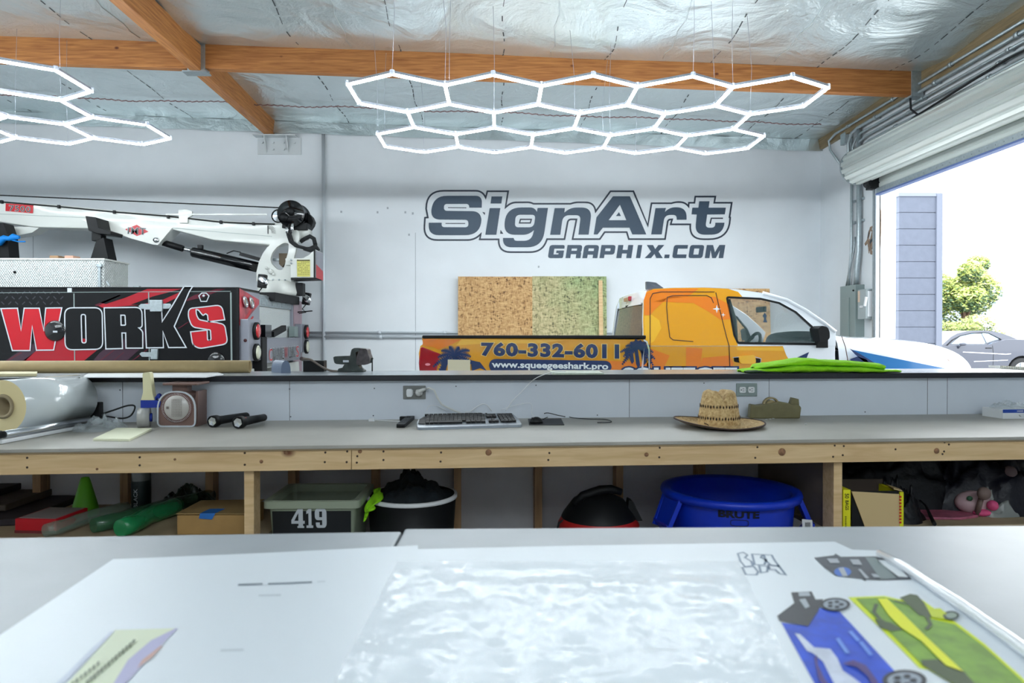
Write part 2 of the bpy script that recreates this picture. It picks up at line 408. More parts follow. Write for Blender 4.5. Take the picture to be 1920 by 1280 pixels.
# bracket on back wall
t = thing('wall_bracket', 'white painted steel bracket bolted under the timber beam end on the back wall', 'bracket', aty(525, 290, WY))
a = aty(484, 290, WY); b = aty(565, 259, WY)
m = MB(); m.box(a.x, b.x, WY - .02, WY, a.z, b.z); m.build('back_plate', M_steelp, t)
m = MB(); m.box(a.x - .03, b.x - .05, WY - .16, WY, b.z, b.z + .015); m.build('seat_plate', M_steelp, t)
for px in (500, 541):
    q = aty(px, 288, WY).x; m = MB(); m.flat([[(q, WY - .02, a.z + .02), (q, WY - .02, b.z), (q, WY - .15, b.z)]], (.012, 0, 0)); m.build('gusset', M_steelp, t)
for px, py in ((493, 268), (513, 268), (533, 268), (553, 268), (513, 281), (533, 281)):
    q = aty(px, py, WY); m = MB(); m.cyl((q.x, WY - .045, q.z), (q.x, WY - .02, q.z), .017, seg=6); m.build('bolt', M_steelp, t)
# twisted red/white rope along ceiling
m = MB(); pts = []
for i in range(400):
    u = i / 399; px = -60 + u * 1600
    q0 = aty(px, 192 + 50 * min(1, u * .9 + .1) , 9.7); x = q0.x
    z = fz(x, 9.7) - .05 + .012 * math.sin(u * 31) + .006 * math.sin(u * 90)
    pts.append((x + .006 * math.sin(i * 1.9), 9.7 + .006 * math.cos(i * 1.9), z + .006 * math.sin(i * 1.9)))
m.tube(pts, .008, 5)
M_rope = mat('rope', srgb(165, 130, 130), .8, noise=.6, nscale=60)
top('rope', m, M_rope, 'thin twisted reddish rope strung along the ceiling near the back wall', 'rope')
# floor joints etc: vertical conduit at back wall, horizontal conduits
x = aty(608, 500, WY).x
m = MB(); m.cyl((x, WY - .04, 0), (x, WY - .04, 4.42), .024); top('conduit', m, M_pipe, 'white vertical conduit on the back wall behind the crane', 'pipe')
for py, x0, r in ((623, 570, .016), (631, 570, .022)):
    p = aty(x0, py, WY - .04); q = aty(1330, py, WY - .04)
    m = MB(); m.cyl(p, q, r); 
    for k in range(1, 6):
        w = p.lerp(q, k / 6 + .02 * random.random()); m.cyl(w - Vector((.03, 0, 0)), w + Vector((.03, 0, 0)), r * 1.4)
    top('conduit', m, M_pipe, ('upper' if py == 623 else 'lower') + ' of the two thin white conduits running level along the back wall', 'pipe')
x = aty(1545, 500, WY).x
m = MB(); m.tube([(x + .1, WY - .55, 4.26), (x + .06, WY - .3, 4.26), (x + .03, WY - .1, 4.2), (x + .02, WY - .05, 4.05), (x + .02, WY - .05, 0)], .022, 10); top('conduit', m, M_pipe, 'pale vertical conduit in the back right corner of the room', 'pipe')
# panel joints of back wall
m = MB()
for px, y0, y1 in ((779, 436, 697), (62, 440, 486)):
    p = aty(px, y0, WY - .002); q = aty(px, y1, WY - .002); m.box(p.x - .004, p.x + .004, WY - .003, WY, q.z, p.z)
for px, py in ((640, 397), (708, 398), (767, 440), (774, 400), (727, 390), (760, 398), (1010, 500)):
    p = aty(px, py, WY); m.box(p.x - .012, p.x + .012, WY - .012, WY, p.z - .015, p.z + .015)
struct('trim_3', m, mat('joint_line', srgb(170, 176, 182), .8))
# ================================================================== hexagon lights
A = .484
def bar_mesh():
    m = MB(); L = A - .035
    m.mi = 0; m.box(-L/2, L/2, -.014, .014, .002, .024)
    m.mi = 1; m.bm.faces.ensure_lookup_table()
    v = [(-.015, 0), (-.011, -.013), (.011, -.013), (.015, 0), (.014, .002), (-.014, .002)]
    for i in range(5):
        a, b = v[i], v[(i+1) % 6]; m.face(((-L/2, a[0], a[1]), (L/2, a[0], a[1]), (L/2, b[0], b[1]), (-L/2, b[0], b[1])))
    for s in (-1, 1): m.face([(s*L/2, a[0], a[1]) for a in v])
    o = m.build('light_bar', [M_alu, M_led]); me = o.data; bpy.data.objects.remove(o); return me
BARM = bar_mesh()
M_clear = mat('clear_plastic', srgb(225, 230, 240), .2, alpha=.7)
m = MB(); m.cyl((0, 0, -.014), (0, 0, .03), .021, seg=12); o = m.build('connector', M_clear); CONM = o.data; bpy.data.objects.remove(o)
def hexgrid(xc, y0, z, label, rot=0):
    root = thing('hexagon_light', label, 'ceiling light', (xc, y0, z))
    W = A * math.sqrt(3); V = {}; E = set()
    for row, n in ((0, 5), (1, 4), (2, 5)):
        for i in range(n):
            cx = (i - (n - 1) / 2) * W; cy = A + row * 1.5 * A
            ps = []
            for k in range(6):
                a = R(30 + 60 * k); p = (round(cx + A * math.cos(a), 3), round(cy + A * math.sin(a), 3))
                for q in V:
                    if abs(q[0]-p[0]) < .02 and abs(q[1]-p[1]) < .02: p = q; break
                V[p] = 1; ps.append(p)
            for k in range(6): E.add(tuple(sorted((ps[k], ps[(k+1) % 6]))))
    for (a, b) in sorted(E):
        o = bpy.data.objects.new('light_bar', BARM); COL.objects.link(o); o.parent = root
        o.location = ((a[0]+b[0])/2, (a[1]+b[1])/2, 0); o.rotation_euler = (0, 0, math.atan2(b[1]-a[1], b[0]-a[0]))
    vs = sorted(V)
    for a in vs:
        o = bpy.data.objects.new('connector', CONM); COL.objects.link(o); o.parent = root; o.location = (a[0], a[1], 0)
    ex = sorted(V, key=lambda p: (p[1], p[0]))
    for i in range(0, len(ex), 3):
        p = ex[i]; x = xc + p[0]; y = y0 + p[1]; zt = zc(x, y) - .13
        m = MB(); m.tube([(x, y, z + .02), (x + random.uniform(-.02, .02), y, (z + zt) / 2), (x + random.uniform(-.05, .05), y + random.uniform(-.03, .03), zt + .05)], .0016, 4)
        m.build('suspension_wire', M_alu, root)
    return root
HZ = 3.5
hexgrid(.79, 5.71, HZ, 'wide honeycomb LED ceiling light of glowing hexagons hanging in the centre right')
hexgrid(-4.05 - 2 * .838, 5.44, HZ, 'honeycomb LED ceiling light of glowing hexagons cut off by the left edge')
hexgrid(-5.7, 1.2, HZ, 'unseen honeycomb LED ceiling light added above the left part of the workbench')  # out-of-view copy of the fixture, added to brighten bench and tables
hexgrid(.79, -3.6, HZ, 'unseen honeycomb LED ceiling light added behind the photographer')  # another unseen copy, added behind the camera for more light
# ================================================================== wall lettering
sg = thing('wall_sign', 'huge dark blue SignArt GRAPHIX.COM lettering on the white back wall', 'sign', aty(1085, 440, WY - .006))
YW = WY - .006
def za(x, y): return aty(790 + x / 6.4, 340 + y / 6.4, YW)
B_ = lambda l: [(p[0] + 1920,) + tuple(p[1:]) for p in l]
letters = [
 ([(725,315),(728,172,80),(140,172,170),(108,457,120),(565,460,42),(565,550,42),(240,548,40),(245,495),(90,495),(88,645,120),(715,645,190),(725,358,120),(270,352,40),(272,270,40),(572,270,35),(575,315)],),
 ([(842,180),(972,180),(960,265),(830,265)],), ([(820,320),(948,320),(900,640),(768,640)],),
 ([(1395,318),(1520,318),(1450,790,180),(975,790,150),(980,678),(1108,678),(1118,712,25),(1320,712,90),(1352,585),(1280,640,60),(992,640,130),(1010,312,190),(1360,312,60),(1387,365)], [(1130,400,60),(1370,400,45),(1350,550,60),(1122,550,45)]),
 ([(1600,320),(1722,320),(1716,374),(1790,314,70),(2050,312,130),(2008,638),(1885,638),(1915,405,60),(1700,405,80),(1668,640),(1545,640)],),
 (B_([(380,178),(583,178),(780,636),(612,636),(578,555),(258,555),(195,636),(148,636),(182,430)]), B_([(463,280),(540,465),(328,465)])),
 (B_([(452,368),(475,415),(415,415)]),),
 (B_([(890,320),(1015,318),(1003,365),(1070,310,60),(1270,310,130),(1262,460),(1145,460),(1143,402,40),(1000,402,70),(965,636),(838,636)]),),
 (B_([(1415,238),(1538,238),(1528,315),(1735,315),(1722,395),(1510,397),(1488,555,50),(1605,555,45),(1608,495),(1718,495),(1700,638,150),(1362,640,120),(1385,397),(1322,395),(1332,315),(1405,315)]),),
]
for i, l in enumerate(letters):
    m = MB(); m.flat([[za(*p) for p in rnd(q, 8)] for q in l]); m.build('letter', M_navy, sg)
def arcs(l): return rnd(l, 8)
out = arcs([(44,435),(78,432),(58,330),(62,112,230),(735,112,130),(772,195),(792,118),(1042,118),(1010,312),(1080,252,60),(1310,250,40),(1345,268),(1790,268),(1850,250,40),(2075,252,110),(2092,360),
 (2270,118),(2545,118),(2718,530),(2762,262),(3000,262),(3060,246,40),(3165,250,60),(3207,300),(3210,256),(3277,256),(3287,182),(3528,182),(3515,256),(3725,256),(3698,430),(3706,432),
 (3690,695,240),(3215,692,200),(3228,515),(2992,515),(3010,455),(2960,458,30),(2925,692),(2490,692),(2465,608),(2200,608),(2142,692),(1815,692),(1862,455),(1762,455,40),(1718,692),(1508,692),(1460,848,200),(925,848,200),(928,695),(700,695),(714,630),(640,703,90),(25,703,170)])
m = MB(); m.ribbon([za(*p) for p in out], .026, (0, 1, 0)); m.build('outline', M_navyd, sg)
m = MB(); m.ribbon([za(*p) for p in ((1190,455),(1320,455),(1308,498),(1178,498))], .02, (0, 1, 0))
m.ribbon([za(*p) for p in ((320,314),(540,316))], .012, (0, 1, 0), False); m.ribbon([za(*p) for p in ((290,504),(525,504))], .012, (0, 1, 0), False)
m.ribbon([za(*p) for p in B_([(1700,442),(1560,442),(1545,508)])], .02, (0, 1, 0), False)
m.flat([[za(730,365),(za(765,375)),za(762,405)]]); m.flat([[za(950,580),za(985,628),za(945,628)]])
m.build('inner_outline', M_navyd, sg)
def glyphs(root, s, xs, y0, y1, hit, shear, mt, name='letter'):
    for ch, (x0, x1) in zip(s, xs):
        m = MB(); m.flat([[hit(x0 + p[0] * (x1 - x0) + shear * p[1], y1 + (y0 - y1) * p[1]) for p in rnd([(q[0], q[1]) + ((q[2],) if len(q) > 2 else ()) for q in l], 5)] for l in GL[ch]])
        m.build(name, mt, root)
zg = lambda x, y: aty(780 + x / 3.097, 330 + y / 3.097, YW)
glyphs(sg, 'GRAPHIX.COM', [(765,853),(868,955),(966,1053),(1065,1148),(1163,1250),(1277,1302),(1328,1430),(1441,1470),(1487,1568),(1581,1663),(1677,1784)], 400, 476, zg, 12, M_navy, 'small_letter')
# ================================================================== OSB boards
def board(px0, px1, py, mt, label, yb, yt, thick=.018):
    p = aty(px0, py, yt); q = aty(px1, py, yt); m = MB(); m.M = None
    m.flat([[(p.x, yb, 0), (q.x, yb, 0), (q.x, yt, q.z), (p.x, yt, q.z)]], (0, thick, 0))
    return top('osb_board', m, mt, label, 'board')
board(859, 998, 518.5, M_osb, 'tan chipboard sheet leaning on the back wall, left of the greenish one', 10.38, 10.5)
board(998, 1137, 518, M_osbg, 'greenish chipboard sheet leaning on the back wall beside the tan one', 10.38, 10.5)
p = aty(1126, 525, 10.44); m = MB(); m.flat([[(p.x - .02, 10.34, .2), (p.x + .045, 10.34, .2), (p.x + .035, 10.47, p.z), (p.x - .025, 10.47, p.z)]], (0, .03, 0)); top('wood_batten', m, M_pine, 'narrow pale wood batten standing against the greenish chipboard', 'batten')
board(1362, 1443, 541, M_osb, 'brown chipboard sheet leaning on the wall behind the pickup cab', 10.2, 10.35)
# ================================================================== right wall
# conduits along the right wall top
for k, (z, x, ye, r) in enumerate(((4.30, 4.96, 10.15, .018), (4.20, 4.96, 9.62, .022), (4.11, 4.97, 9.52, .016), (4.03, 4.97, 9.43, .016), (3.94, 4.97, 9.34, .02))):
    m = MB(); pts = [(x, -2, z), (x, ye - .25, z), (x, ye - .1, z - .03), (x, ye, z - .14), (x + .01, ye + .01, z - .3)]
    if k == 0: pts = [(x, -2, z), (x, ye - .15, z), (x - .02, ye, z - .06), (x - .01, ye - .02, z - .2), (x + .02, ye - .35, z - .55)]
    else: pts += [(x + .01, ye + .01, 3.62)]
    m.tube(pts, r, 10)
    yy = 5.2
    while yy < ye - .4: m.cyl((x, yy, z), (x, yy + .05, z), r * 1.5, seg=10); m.box(x, WX, yy + .015, yy + .035, z - .01, z + .01); yy += 1.1 + .13 * k
    top('conduit', m, M_galv, ('topmost', 'second', 'third', 'fourth', 'lowest')[k] + ' of the five galvanised conduits along the right wall above the shutter', 'pipe', 'conduits above the roller shutter')
m = MB(); m.tube([(4.9, 5.0, 3.95), (4.88, 6.5, 3.98), (4.9, 8.0, 3.9), (4.92, 9.0, 3.75), (4.95, 9.4, 3.5)], .012, 6); top('cable', m, M_rubber, 'loose dark cable sagging along the wall above the roller shutter', 'cable')
p = atx(1706, 172, 4.9); q = atx(1708, 205, 4.9); w = atx(1730, 219, 4.85); m = MB(); m.tube([p, (p + q) / 2, q, q.lerp(w, .5) + Vector((0, 0, -.01)), w], .012, 8); top('cable', m, M_rubber, 'bent dark cable end hanging down below the beam end', 'cable')
# junction box
p = atx(1583, 258, 5.0); m = MB(); m.box(WX - .06, WX, p.y - .08, p.y + .06, p.z - .1, p.z + .06); top('junction_box', m, M_galv, 'small grey junction box high in the right corner below the conduits', 'box', bevel=.005)
# roller shutter
rs = thing('roller_shutter', 'rolled up pale metal roller shutter above the open doorway', 'shutter', (4.8, 7, 3.2))
M_slat = mat('slat_metal', srgb(222, 228, 224), .32, .2)
m = MB(); seg = 30; prof = []
for k in range(seg * 4):
    a = 2 * math.pi * k / (seg * 4); r = .225 + .012 * (1 if (k % 8) < 5 else -1); prof.append((4.8 + r * math.cos(a), 3.58 + r * math.sin(a)))
n = len(prof)
for k in range(n):
    a = prof[k]; b = prof[(k + 1) % n]; m.face(((a[0], 3.9, a[1]), (b[0], 3.9, b[1]), (b[0], 9.05, b[1]), (a[0], 9.05, a[1])))
m.build('rolled_curtain', M_slat, rs)
m = MB(); m.cyl((4.8, 9.05, 3.58), (4.8, 9.075, 3.58), .24, seg=40); m.build('end_plate', M_galv, rs)
m = MB()
for i in range(5):
    z = 3.26 + i * .07; m.flat([[(4.985, 3.9, z), (4.975, 3.9, z + .02), (4.975, 3.9, z + .055), (4.985, 3.9, z + .07), (4.993, 3.9, z + .07), (4.993, 3.9, z)]], (0, 4.96, 0))
m.build('curtain', M_slat, rs)
m = MB(); m.box(4.94, 5.0, 3.9, 8.86, 3.19, 3.255); 
for i in range(40): m.cyl((4.939, 4.3 + i * .115, 3.222), (4.934, 4.3 + i * .115, 3.222), .006, seg=6)
m.build('bottom_bar', M_galv, rs)
m = MB(); m.box(4.93, 5.01, 3.9, 8.86, 3.165, 3.185); m.build('weather_strip', mat('strip_blue', srgb(90, 110, 160), .5), rs)
m = MB(); m.box(4.86, 5.02, 8.86, 8.97, 3.25, 3.42); m.cyl((4.88, 8.85, 3.33), (4.88, 8.98, 3.33), .05); m.build('bracket', M_black, rs)
df = thing('door_frame', 'galvanised steel guide rail at the far side of the open doorway', 'door frame', (5, 8.93, 0))
m = MB(); m.box(4.93, 5.02, 8.9, 8.93, 0, 3.3); m.box(5.0, 5.02, 8.9, 9.02, 0, 3.3); m.build('guide_rail', M_galv, df)
m = MB(); m.box(4.94, 4.985, 8.86, 8.885, 0, 3.25); m.build('inner_channel', M_pipe, df)
# electrical panel, disconnect switch
ep = thing('electrical_panel', 'tall grey electrical panel with narrow door on the right wall', 'electrical panel', (4.95, 9.5, 1))
M_grey = mat('panel_grey', srgb(138, 152, 150), .45, .1)
m = MB(); m.box(4.9, WX, 9.3, 9.72, .9, 2.03); m.build('enclosure', M_grey, ep, bevel=.006)
m = MB(); m.box(4.885, 4.9, 9.45, 9.66, 1.0, 1.86); m.build('panel_door', M_grey, ep, bevel=.004)
for z in (1.95, 1.1): m = MB(); m.cyl((4.885, 9.34, z), (4.9, 9.34, z), .012, seg=8); m.build('screw', M_black, ep)
ds = thing('disconnect_switch', 'grey disconnect switch box with white lever beside the electrical panel', 'switch box', (4.95, 9.1, 1.5))
m = MB(); m.box(4.88, WX, 8.99, 9.2, 1.55, 1.95); m.build('enclosure', mat('panel_grey2', srgb(160, 170, 172), .45), ds, bevel=.006)
m = MB(); m.box(4.9, 4.98, 8.975, 8.99, 1.58, 1.92); m.build('side_plate', M_white, ds, bevel=.004)
m = MB(); m.bar((4.87, 9.0, 1.72), (4.87, 8.96, 1.84), .03, .03); m.box(4.86, 4.88, 9.05, 9.12, 1.70, 1.73); m.build('lever', M_white, ds, bevel=.004)
m = MB(); m.cyl((4.975, 8.972, 1.89), (4.975, 8.96, 1.89), .018); m.build('knob', M_black, ds)
m = MB(); m.box(4.876, 4.88, 9.14, 9.19, 1.78, 1.93); m.build('label_plate', mat('label_cream', srgb(214, 190, 170), .6), ds)
for (y, r, lab) in ((9.62, .02, 'thin'), (9.42, .035, 'thick')):
    m = MB(); m.tube([(4.97, y, 2.0), (4.97, y - .02, 2.2), (4.98, y - .06, 2.5), (4.98, y - .06, 4.2)], r, 12)
    for z in (2.9, 3.2): m.box(4.99, WX, y - .12, y, z, z + .03)
    top('conduit', m, M_galv, lab + ' galvanised conduit rising from the electrical panel', 'pipe')
m = MB(); m.tube([(4.96, 9.66, 2.03), (4.96, 9.58, 2.25), (4.96, 9.46, 2.5), (4.96, 9.42, 2.7)], .014, 8); top('cable', m, M_galv, 'slanting grey cable between the conduits above the electrical panel', 'cable')
# flat cut-out of a figure with a feathered cloak
fx = WX - .012
hf = lambda x, y: atx(1620 + x / 12.8, 380 + y / 12.8, fx)
fg = thing('wall_cutout', 'brown and white cut-out of a figure in a feathered cloak on the right wall', 'wall decoration', hf(250, 1250))
M_fb = mat('cutout_brown', srgb(160, 135, 115), .7, noise=.5, nscale=25); M_fd = mat('cutout_dark', srgb(52, 60, 66), .7); M_fw = mat('cutout_white', srgb(215, 222, 225), .7)
m = MB(); m.flat([[hf(*p) for p in ((380,125),(330,160),(300,250),(265,370),(260,470),(210,545),(140,590),(115,700),(90,860),(10,980),(30,1030),(80,960),(95,1060),(110,1215),(130,1100),(150,1235),(190,1245),(260,1150),(300,1080),(330,1240),(365,1240),(385,1000),(400,600),(400,200))]], (.008, 0, 0)); m.build('cloak', M_fb, fg)
m = MB()
for l in (((335,190),(380,170),(380,520),(330,515),(285,450),(275,370),(310,280)), ((300,700),(360,690),(355,1000),(310,1020)), ((200,600),(260,600),(250,640),(190,650)), ((160,680),(190,690),(150,860),(120,880)), ((250,760),(285,740),(250,1000),(220,1010)), ((205,1060),(240,1040),(215,1160),(190,1150)), ((265,510),(300,570),(300,610),(262,580))):
    m.flat([[hf(*p) - Vector((.002, 0, 0)) for p in l]])
m.build('white_pattern', M_fw, fg)
m = MB()
for l in (((290,520),(380,520),(380,595),(315,610)), ((380,125),(335,150),(270,350),(290,350),(345,180),(380,165)), ((150,900),(230,830),(200,930),(140,1010)), ((230,690),(290,620),(280,700),(215,760)), ((110,700),(130,640),(120,800),(75,900)), ((340,365),(372,372),(370,386),(338,380)), ((335,430),(360,435),(358,448),(333,444)), ((325,300),(372,300),(370,322),(328,322)),
          ((345,700),(362,700),(358,900),(348,900)), ((210,1000),(240,980),(215,1100),(190,1120)), ((335,1060),(350,1060),(348,1180),(336,1180))):
    m.flat([[hf(*p) - Vector((.004, 0, 0)) for p in l]])
m.build('dark_pattern', M_fd, fg)
# ================================================================== outdoors
M_block = mat('block_paint', srgb(88, 94, 108), .8, noise=.08, nscale=8, bump=.15, bscale=25)
bw = thing('block_wall', 'grey blue block wall pier outside the open doorway', 'wall pier', (8, 13, 0))
m = MB()
a = aty(1686, 362, 13.0); b = aty(1755, 362, 13.0); c = aty(1766, 362, 13.0)
z = 0; h = 31.0 / 1280 * 13
zt = a.z - .06; k = zt
while k > 0:
    m.box(a.x, b.x, 13.0, 13.3, max(0, k - h + .012), k); k -= h
m.box(a.x + .01, b.x - .01, 13.02, 13.28, 0, zt - .02)
m.build('blocks', M_block, bw)
m = MB(); m.box(b.x, c.x, 12.97, 13.3, 0, a.z); m.build('corner_trim', mat('trim_blue', srgb(100, 106, 120), .7), bw)
m = MB(); m.box(a.x - .02, b.x, 12.98, 13.3, zt, zt + .07); m.build('cap', mat('cap_blue', srgb(112, 118, 132), .6), bw)
m = MB(); m.box(WX + .221, 60, -20, 80, -.25, -.004); struct('ground', m, mat('asphalt', srgb(150, 150, 150), .8, noise=.1, nscale=2))
M_lt = mat('trunk', srgb(90, 70, 55), .9)
def leafy(name, c, sc, n, size, cols, label, cat, trunk=True):
    t = thing(name, label, cat, (c[0], c[1], 0))
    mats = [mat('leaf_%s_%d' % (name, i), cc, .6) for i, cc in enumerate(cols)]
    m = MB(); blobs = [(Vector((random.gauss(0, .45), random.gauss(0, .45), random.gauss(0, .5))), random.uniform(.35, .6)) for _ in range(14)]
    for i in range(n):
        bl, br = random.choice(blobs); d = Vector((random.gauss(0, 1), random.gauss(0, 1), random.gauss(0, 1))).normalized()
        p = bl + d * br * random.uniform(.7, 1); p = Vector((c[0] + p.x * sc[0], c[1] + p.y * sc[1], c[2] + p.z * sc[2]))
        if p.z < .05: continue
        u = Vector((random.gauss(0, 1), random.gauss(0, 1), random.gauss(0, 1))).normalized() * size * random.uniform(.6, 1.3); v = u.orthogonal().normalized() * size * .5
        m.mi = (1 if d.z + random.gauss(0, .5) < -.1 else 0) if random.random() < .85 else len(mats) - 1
        m.face((p - u, p - v, p + u, p + v))
    m.build('foliage', mats, t)
    if trunk:
        m = MB(); m.tube([(c[0], c[1], 0), (c[0] + .1, c[1], c[2] * .5), (c[0], c[1], c[2])], [.14, .1, .05], 8)
        for k in range(5):
            a = k * 1.3; m.tube([(c[0] + .05, c[1], c[2] * .6), (c[0] + math.cos(a) * sc[0] * .5, c[1] + math.sin(a) * sc[1] * .5, c[2] + .4)], [.05, .02], 6)
        m.build('trunk', M_lt, t)
    return t
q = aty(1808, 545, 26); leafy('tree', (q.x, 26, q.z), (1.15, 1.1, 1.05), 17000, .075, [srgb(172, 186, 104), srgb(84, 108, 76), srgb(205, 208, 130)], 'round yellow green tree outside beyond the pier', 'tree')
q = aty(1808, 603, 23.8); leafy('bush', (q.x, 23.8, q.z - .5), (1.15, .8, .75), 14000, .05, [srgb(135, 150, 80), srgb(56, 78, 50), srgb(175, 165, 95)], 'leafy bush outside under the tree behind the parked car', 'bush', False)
p = aty(1850, 588, 32); m = MB(); m.box(p.x - .5, p.x + 14, 32, 32.4, 0, p.z); top('boundary_wall', m, mat('pale_wall', srgb(200, 200, 205), .8), 'pale low boundary wall far outside at the right edge', 'wall')
m = MB()
def hill(u, v):
    x = 180 + u * 240; h = 1.32 + (36 + 14 * math.sin(u * 5 + .8) + 3 * math.sin(u * 31)) * (1 - (2 * v - 1) ** 2) * min(1, u * 6)
    return (x, 380 + v * 60, h)
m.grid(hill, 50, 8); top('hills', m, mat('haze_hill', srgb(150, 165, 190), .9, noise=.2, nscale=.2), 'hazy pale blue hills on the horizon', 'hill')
# ================================================================== half wall, ledge, workbench
from mathutils import noise as NZ
TH = R(3.4); MR = Matrix.Rotation(TH, 4, 'Z'); VF, VB = 2.745, 3.56
BZ = .89; LZ = 1.12
def uv(p): q = MR.inverted() @ Vector(p); return q.x, q.y
def hv(px, py, v):   # ray onto the plane at bench depth v
    n = MR @ Vector((0, 1, 0)); return hitp(px, py, n * v, n)
def MBr():
    m = MB(); m.M = MR; return m
def P3(u, v, z): return MR @ Vector((u, v, z))
U0, U1 = -3.4, 3.6
m = MBr(); m.box(U0, U1, VB, VB + .012, .78, LZ - .03); m.box(U0, U1, VB + .1, VB + .112, 0, LZ - .03)
struct('wall_middle', m, M_panel)
m = MBr(); m.box(U0, U1, VB + .095, VB + .0995, .0, .8); m.box(U0, U1, VB + .012, VB + .095, 0, .04); m.box(U0, U1, VB + .012, VB + .095, LZ - .07, LZ - .03)
struct('trim_4', m, M_dry)
sw = []
st = thing('wall_framing', 'row of pine studs of the half wall seen under the workbench', 'wall framing', P3(0, VB + .05, 0))
for px in (-95, 68, 232, 392, 547, 703, 858, 1010, 1162, 1316, 1470, 1625, 1780, 1930):
    u = uv(hv(px, 900, VB + .012))[0]; m = MBr(); m.box(u - .019, u + .019, VB + .013, VB + .094, .04, LZ - .07); m.build('stud', M_stud, st)
m = MBr()
for px in (230, 543, 1442, 1739, 1776, 1180):
    u = uv(hv(px, 740, VB))[0]; m.box(u - .0012, u + .0012, VB - .0008, VB, BZ, LZ - .03)
for px, py in ((225, 731), (545, 781), (700, 779), (702, 728), (543, 729), (855, 724), (1005, 722), (1320, 718), (1622, 772), (1120, 778)):
    p = uv(hv(px, py, VB)); z = hv(px, py, VB).z; m.box(p[0] - .003, p[0] + .003, VB - .001, VB, z - .003, z + .003)
struct('trim_5', m, mat('panel_joint', srgb(90, 95, 105), .8))
lg = thing('ledge', 'long grey ledge with black edging capping the half wall behind the workbench', 'ledge', P3(0, VB, LZ - .03))
m = MBr(); m.box(U0, U1, VB - .03, VB + .43, LZ - .018, LZ); m.build('ledge_top', mat('ledge_laminate', srgb(160, 168, 174), .2, noise=.12, nscale=3), lg)
m = MBr(); m.box(U0, U1, VB - .042, VB - .03, LZ - .028, LZ + .001); m.build('edging', mat('edging_black', srgb(22, 24, 32), .4), lg, bevel=.003)
# workbench
wb = thing('workbench', 'long pine workbench with a grey worn top running across the shop', 'workbench', P3(0, 3.1, 0))
M_btop = mat('bench_top', srgb(170, 167, 158), .42, noise=.2, nscale=2.2, bump=.03, bscale=90)
m = MBr(); m.box(U0, U1, VF - .012, VB, BZ - .014, BZ); m.build('top', M_btop, wb, bevel=.002)
m = MBr(); m.box(U0, U1, VF - .008, VB, BZ - .02, BZ - .0145); m.build('underlay', mat('ply_edge', srgb(150, 130, 100), .7), wb)
us = uv(hv(659, 860, VF))[0]
for (a, b) in ((U0, us - .001), (us + .001, U1)):
    m = MBr(); m.box(a, b, VF, VF + .038, .79, BZ - .021); m.build('front_rail', M_pine, wb, bevel=.002)
m = MB()
for px, py in ((51, 858), (51, 876), (262, 857), (262, 872), (459, 849), (459, 871), (610, 848), (609, 866), (651, 846), (650, 866), (670, 855), (669, 867), (719, 846), (719, 862), (827, 848), (826, 865), (1030, 849), (1028, 862), (1237, 839), (1236, 857), (1416, 858), (1420, 838), (1562, 856), (1565, 835), (1582, 836), (1580, 853), (1771, 829), (1779, 833), (1770, 846), (1767, 851), (1679, 842)):
    p = hv(px, py, VF); m.cyl(p + P3(0, -.001, 0), p + P3(0, .004, 0), .0045, seg=8)
m.build('nail_hole', mat('nail_dark', srgb(60, 45, 38), .8), wb)['kind'] = 'stuff'
knm = mat('knot', srgb(158, 116, 84), .7, noise=.4, nscale=90)
for px, py, r in ((536, 847, .012), (490, 865, .009), (916, 848, .016), (1212, 852, .011), (1466, 847, .02), (1756, 845, .015), (328, 861, .006), (182, 879, .006), (675, 846, .01)):
    p = hv(px, py, VF); m = MB(); m.lathe(p + P3(0, -.0015, 0), [(0, 0), (r * .8, 0), (r * .8, .003)], P3(0, 1, 0), 14, 1, 1.0); m.build('knot', knm, wb)
pu = []
for px in (467, 1571):
    u = uv(hv(px, 930, VF + .04))[0]; pu.append(u); m = MBr(); m.box(u - .019, u + .019, VF + .039, VF + .128, 0, BZ - .021); m.build('leg', M_pine if px < 900 else M_pine, wb, bevel=.002)
for px in (-420, 2400):
    u = uv(hv(px, 930, VF + .04))[0]; m = MBr(); m.box(u - .019, u + .019, VF + .039, VF + .128, 0, BZ - .021); m.build('leg', M_pine, wb, bevel=.002)
SZ = .475
M_shelf = mat('shelf_board', srgb(178, 160, 130), .7, noise=.2, nscale=5)
m = MBr(); m.box(U0, pu[0] + .019, VF + .13, VB + .012, SZ - .018, SZ); m.box(U0, pu[0] + .019, VF + .13, VF + .168, SZ - .108, SZ - .019); m.build('lower_shelf', M_shelf, wb)
m = MBr(); m.box(pu[1] - .019, U1, VF + .13, VB + .012, SZ - .018, SZ); m.box(pu[1] - .019, U1, VF + .13, VF + .168, SZ - .108, SZ - .019); m.build('lower_shelf', M_shelf, wb)
m = MBr(); m.box(pu[1] + .0, pu[1] + .018, VF + .13, VB, SZ, BZ - .03); m.build('side_panel', mat('side_panel', srgb(120, 108, 98), .8), wb)
# ================================================================== things on the bench
def bz(px, py, z=BZ): return atz(px, py, z)
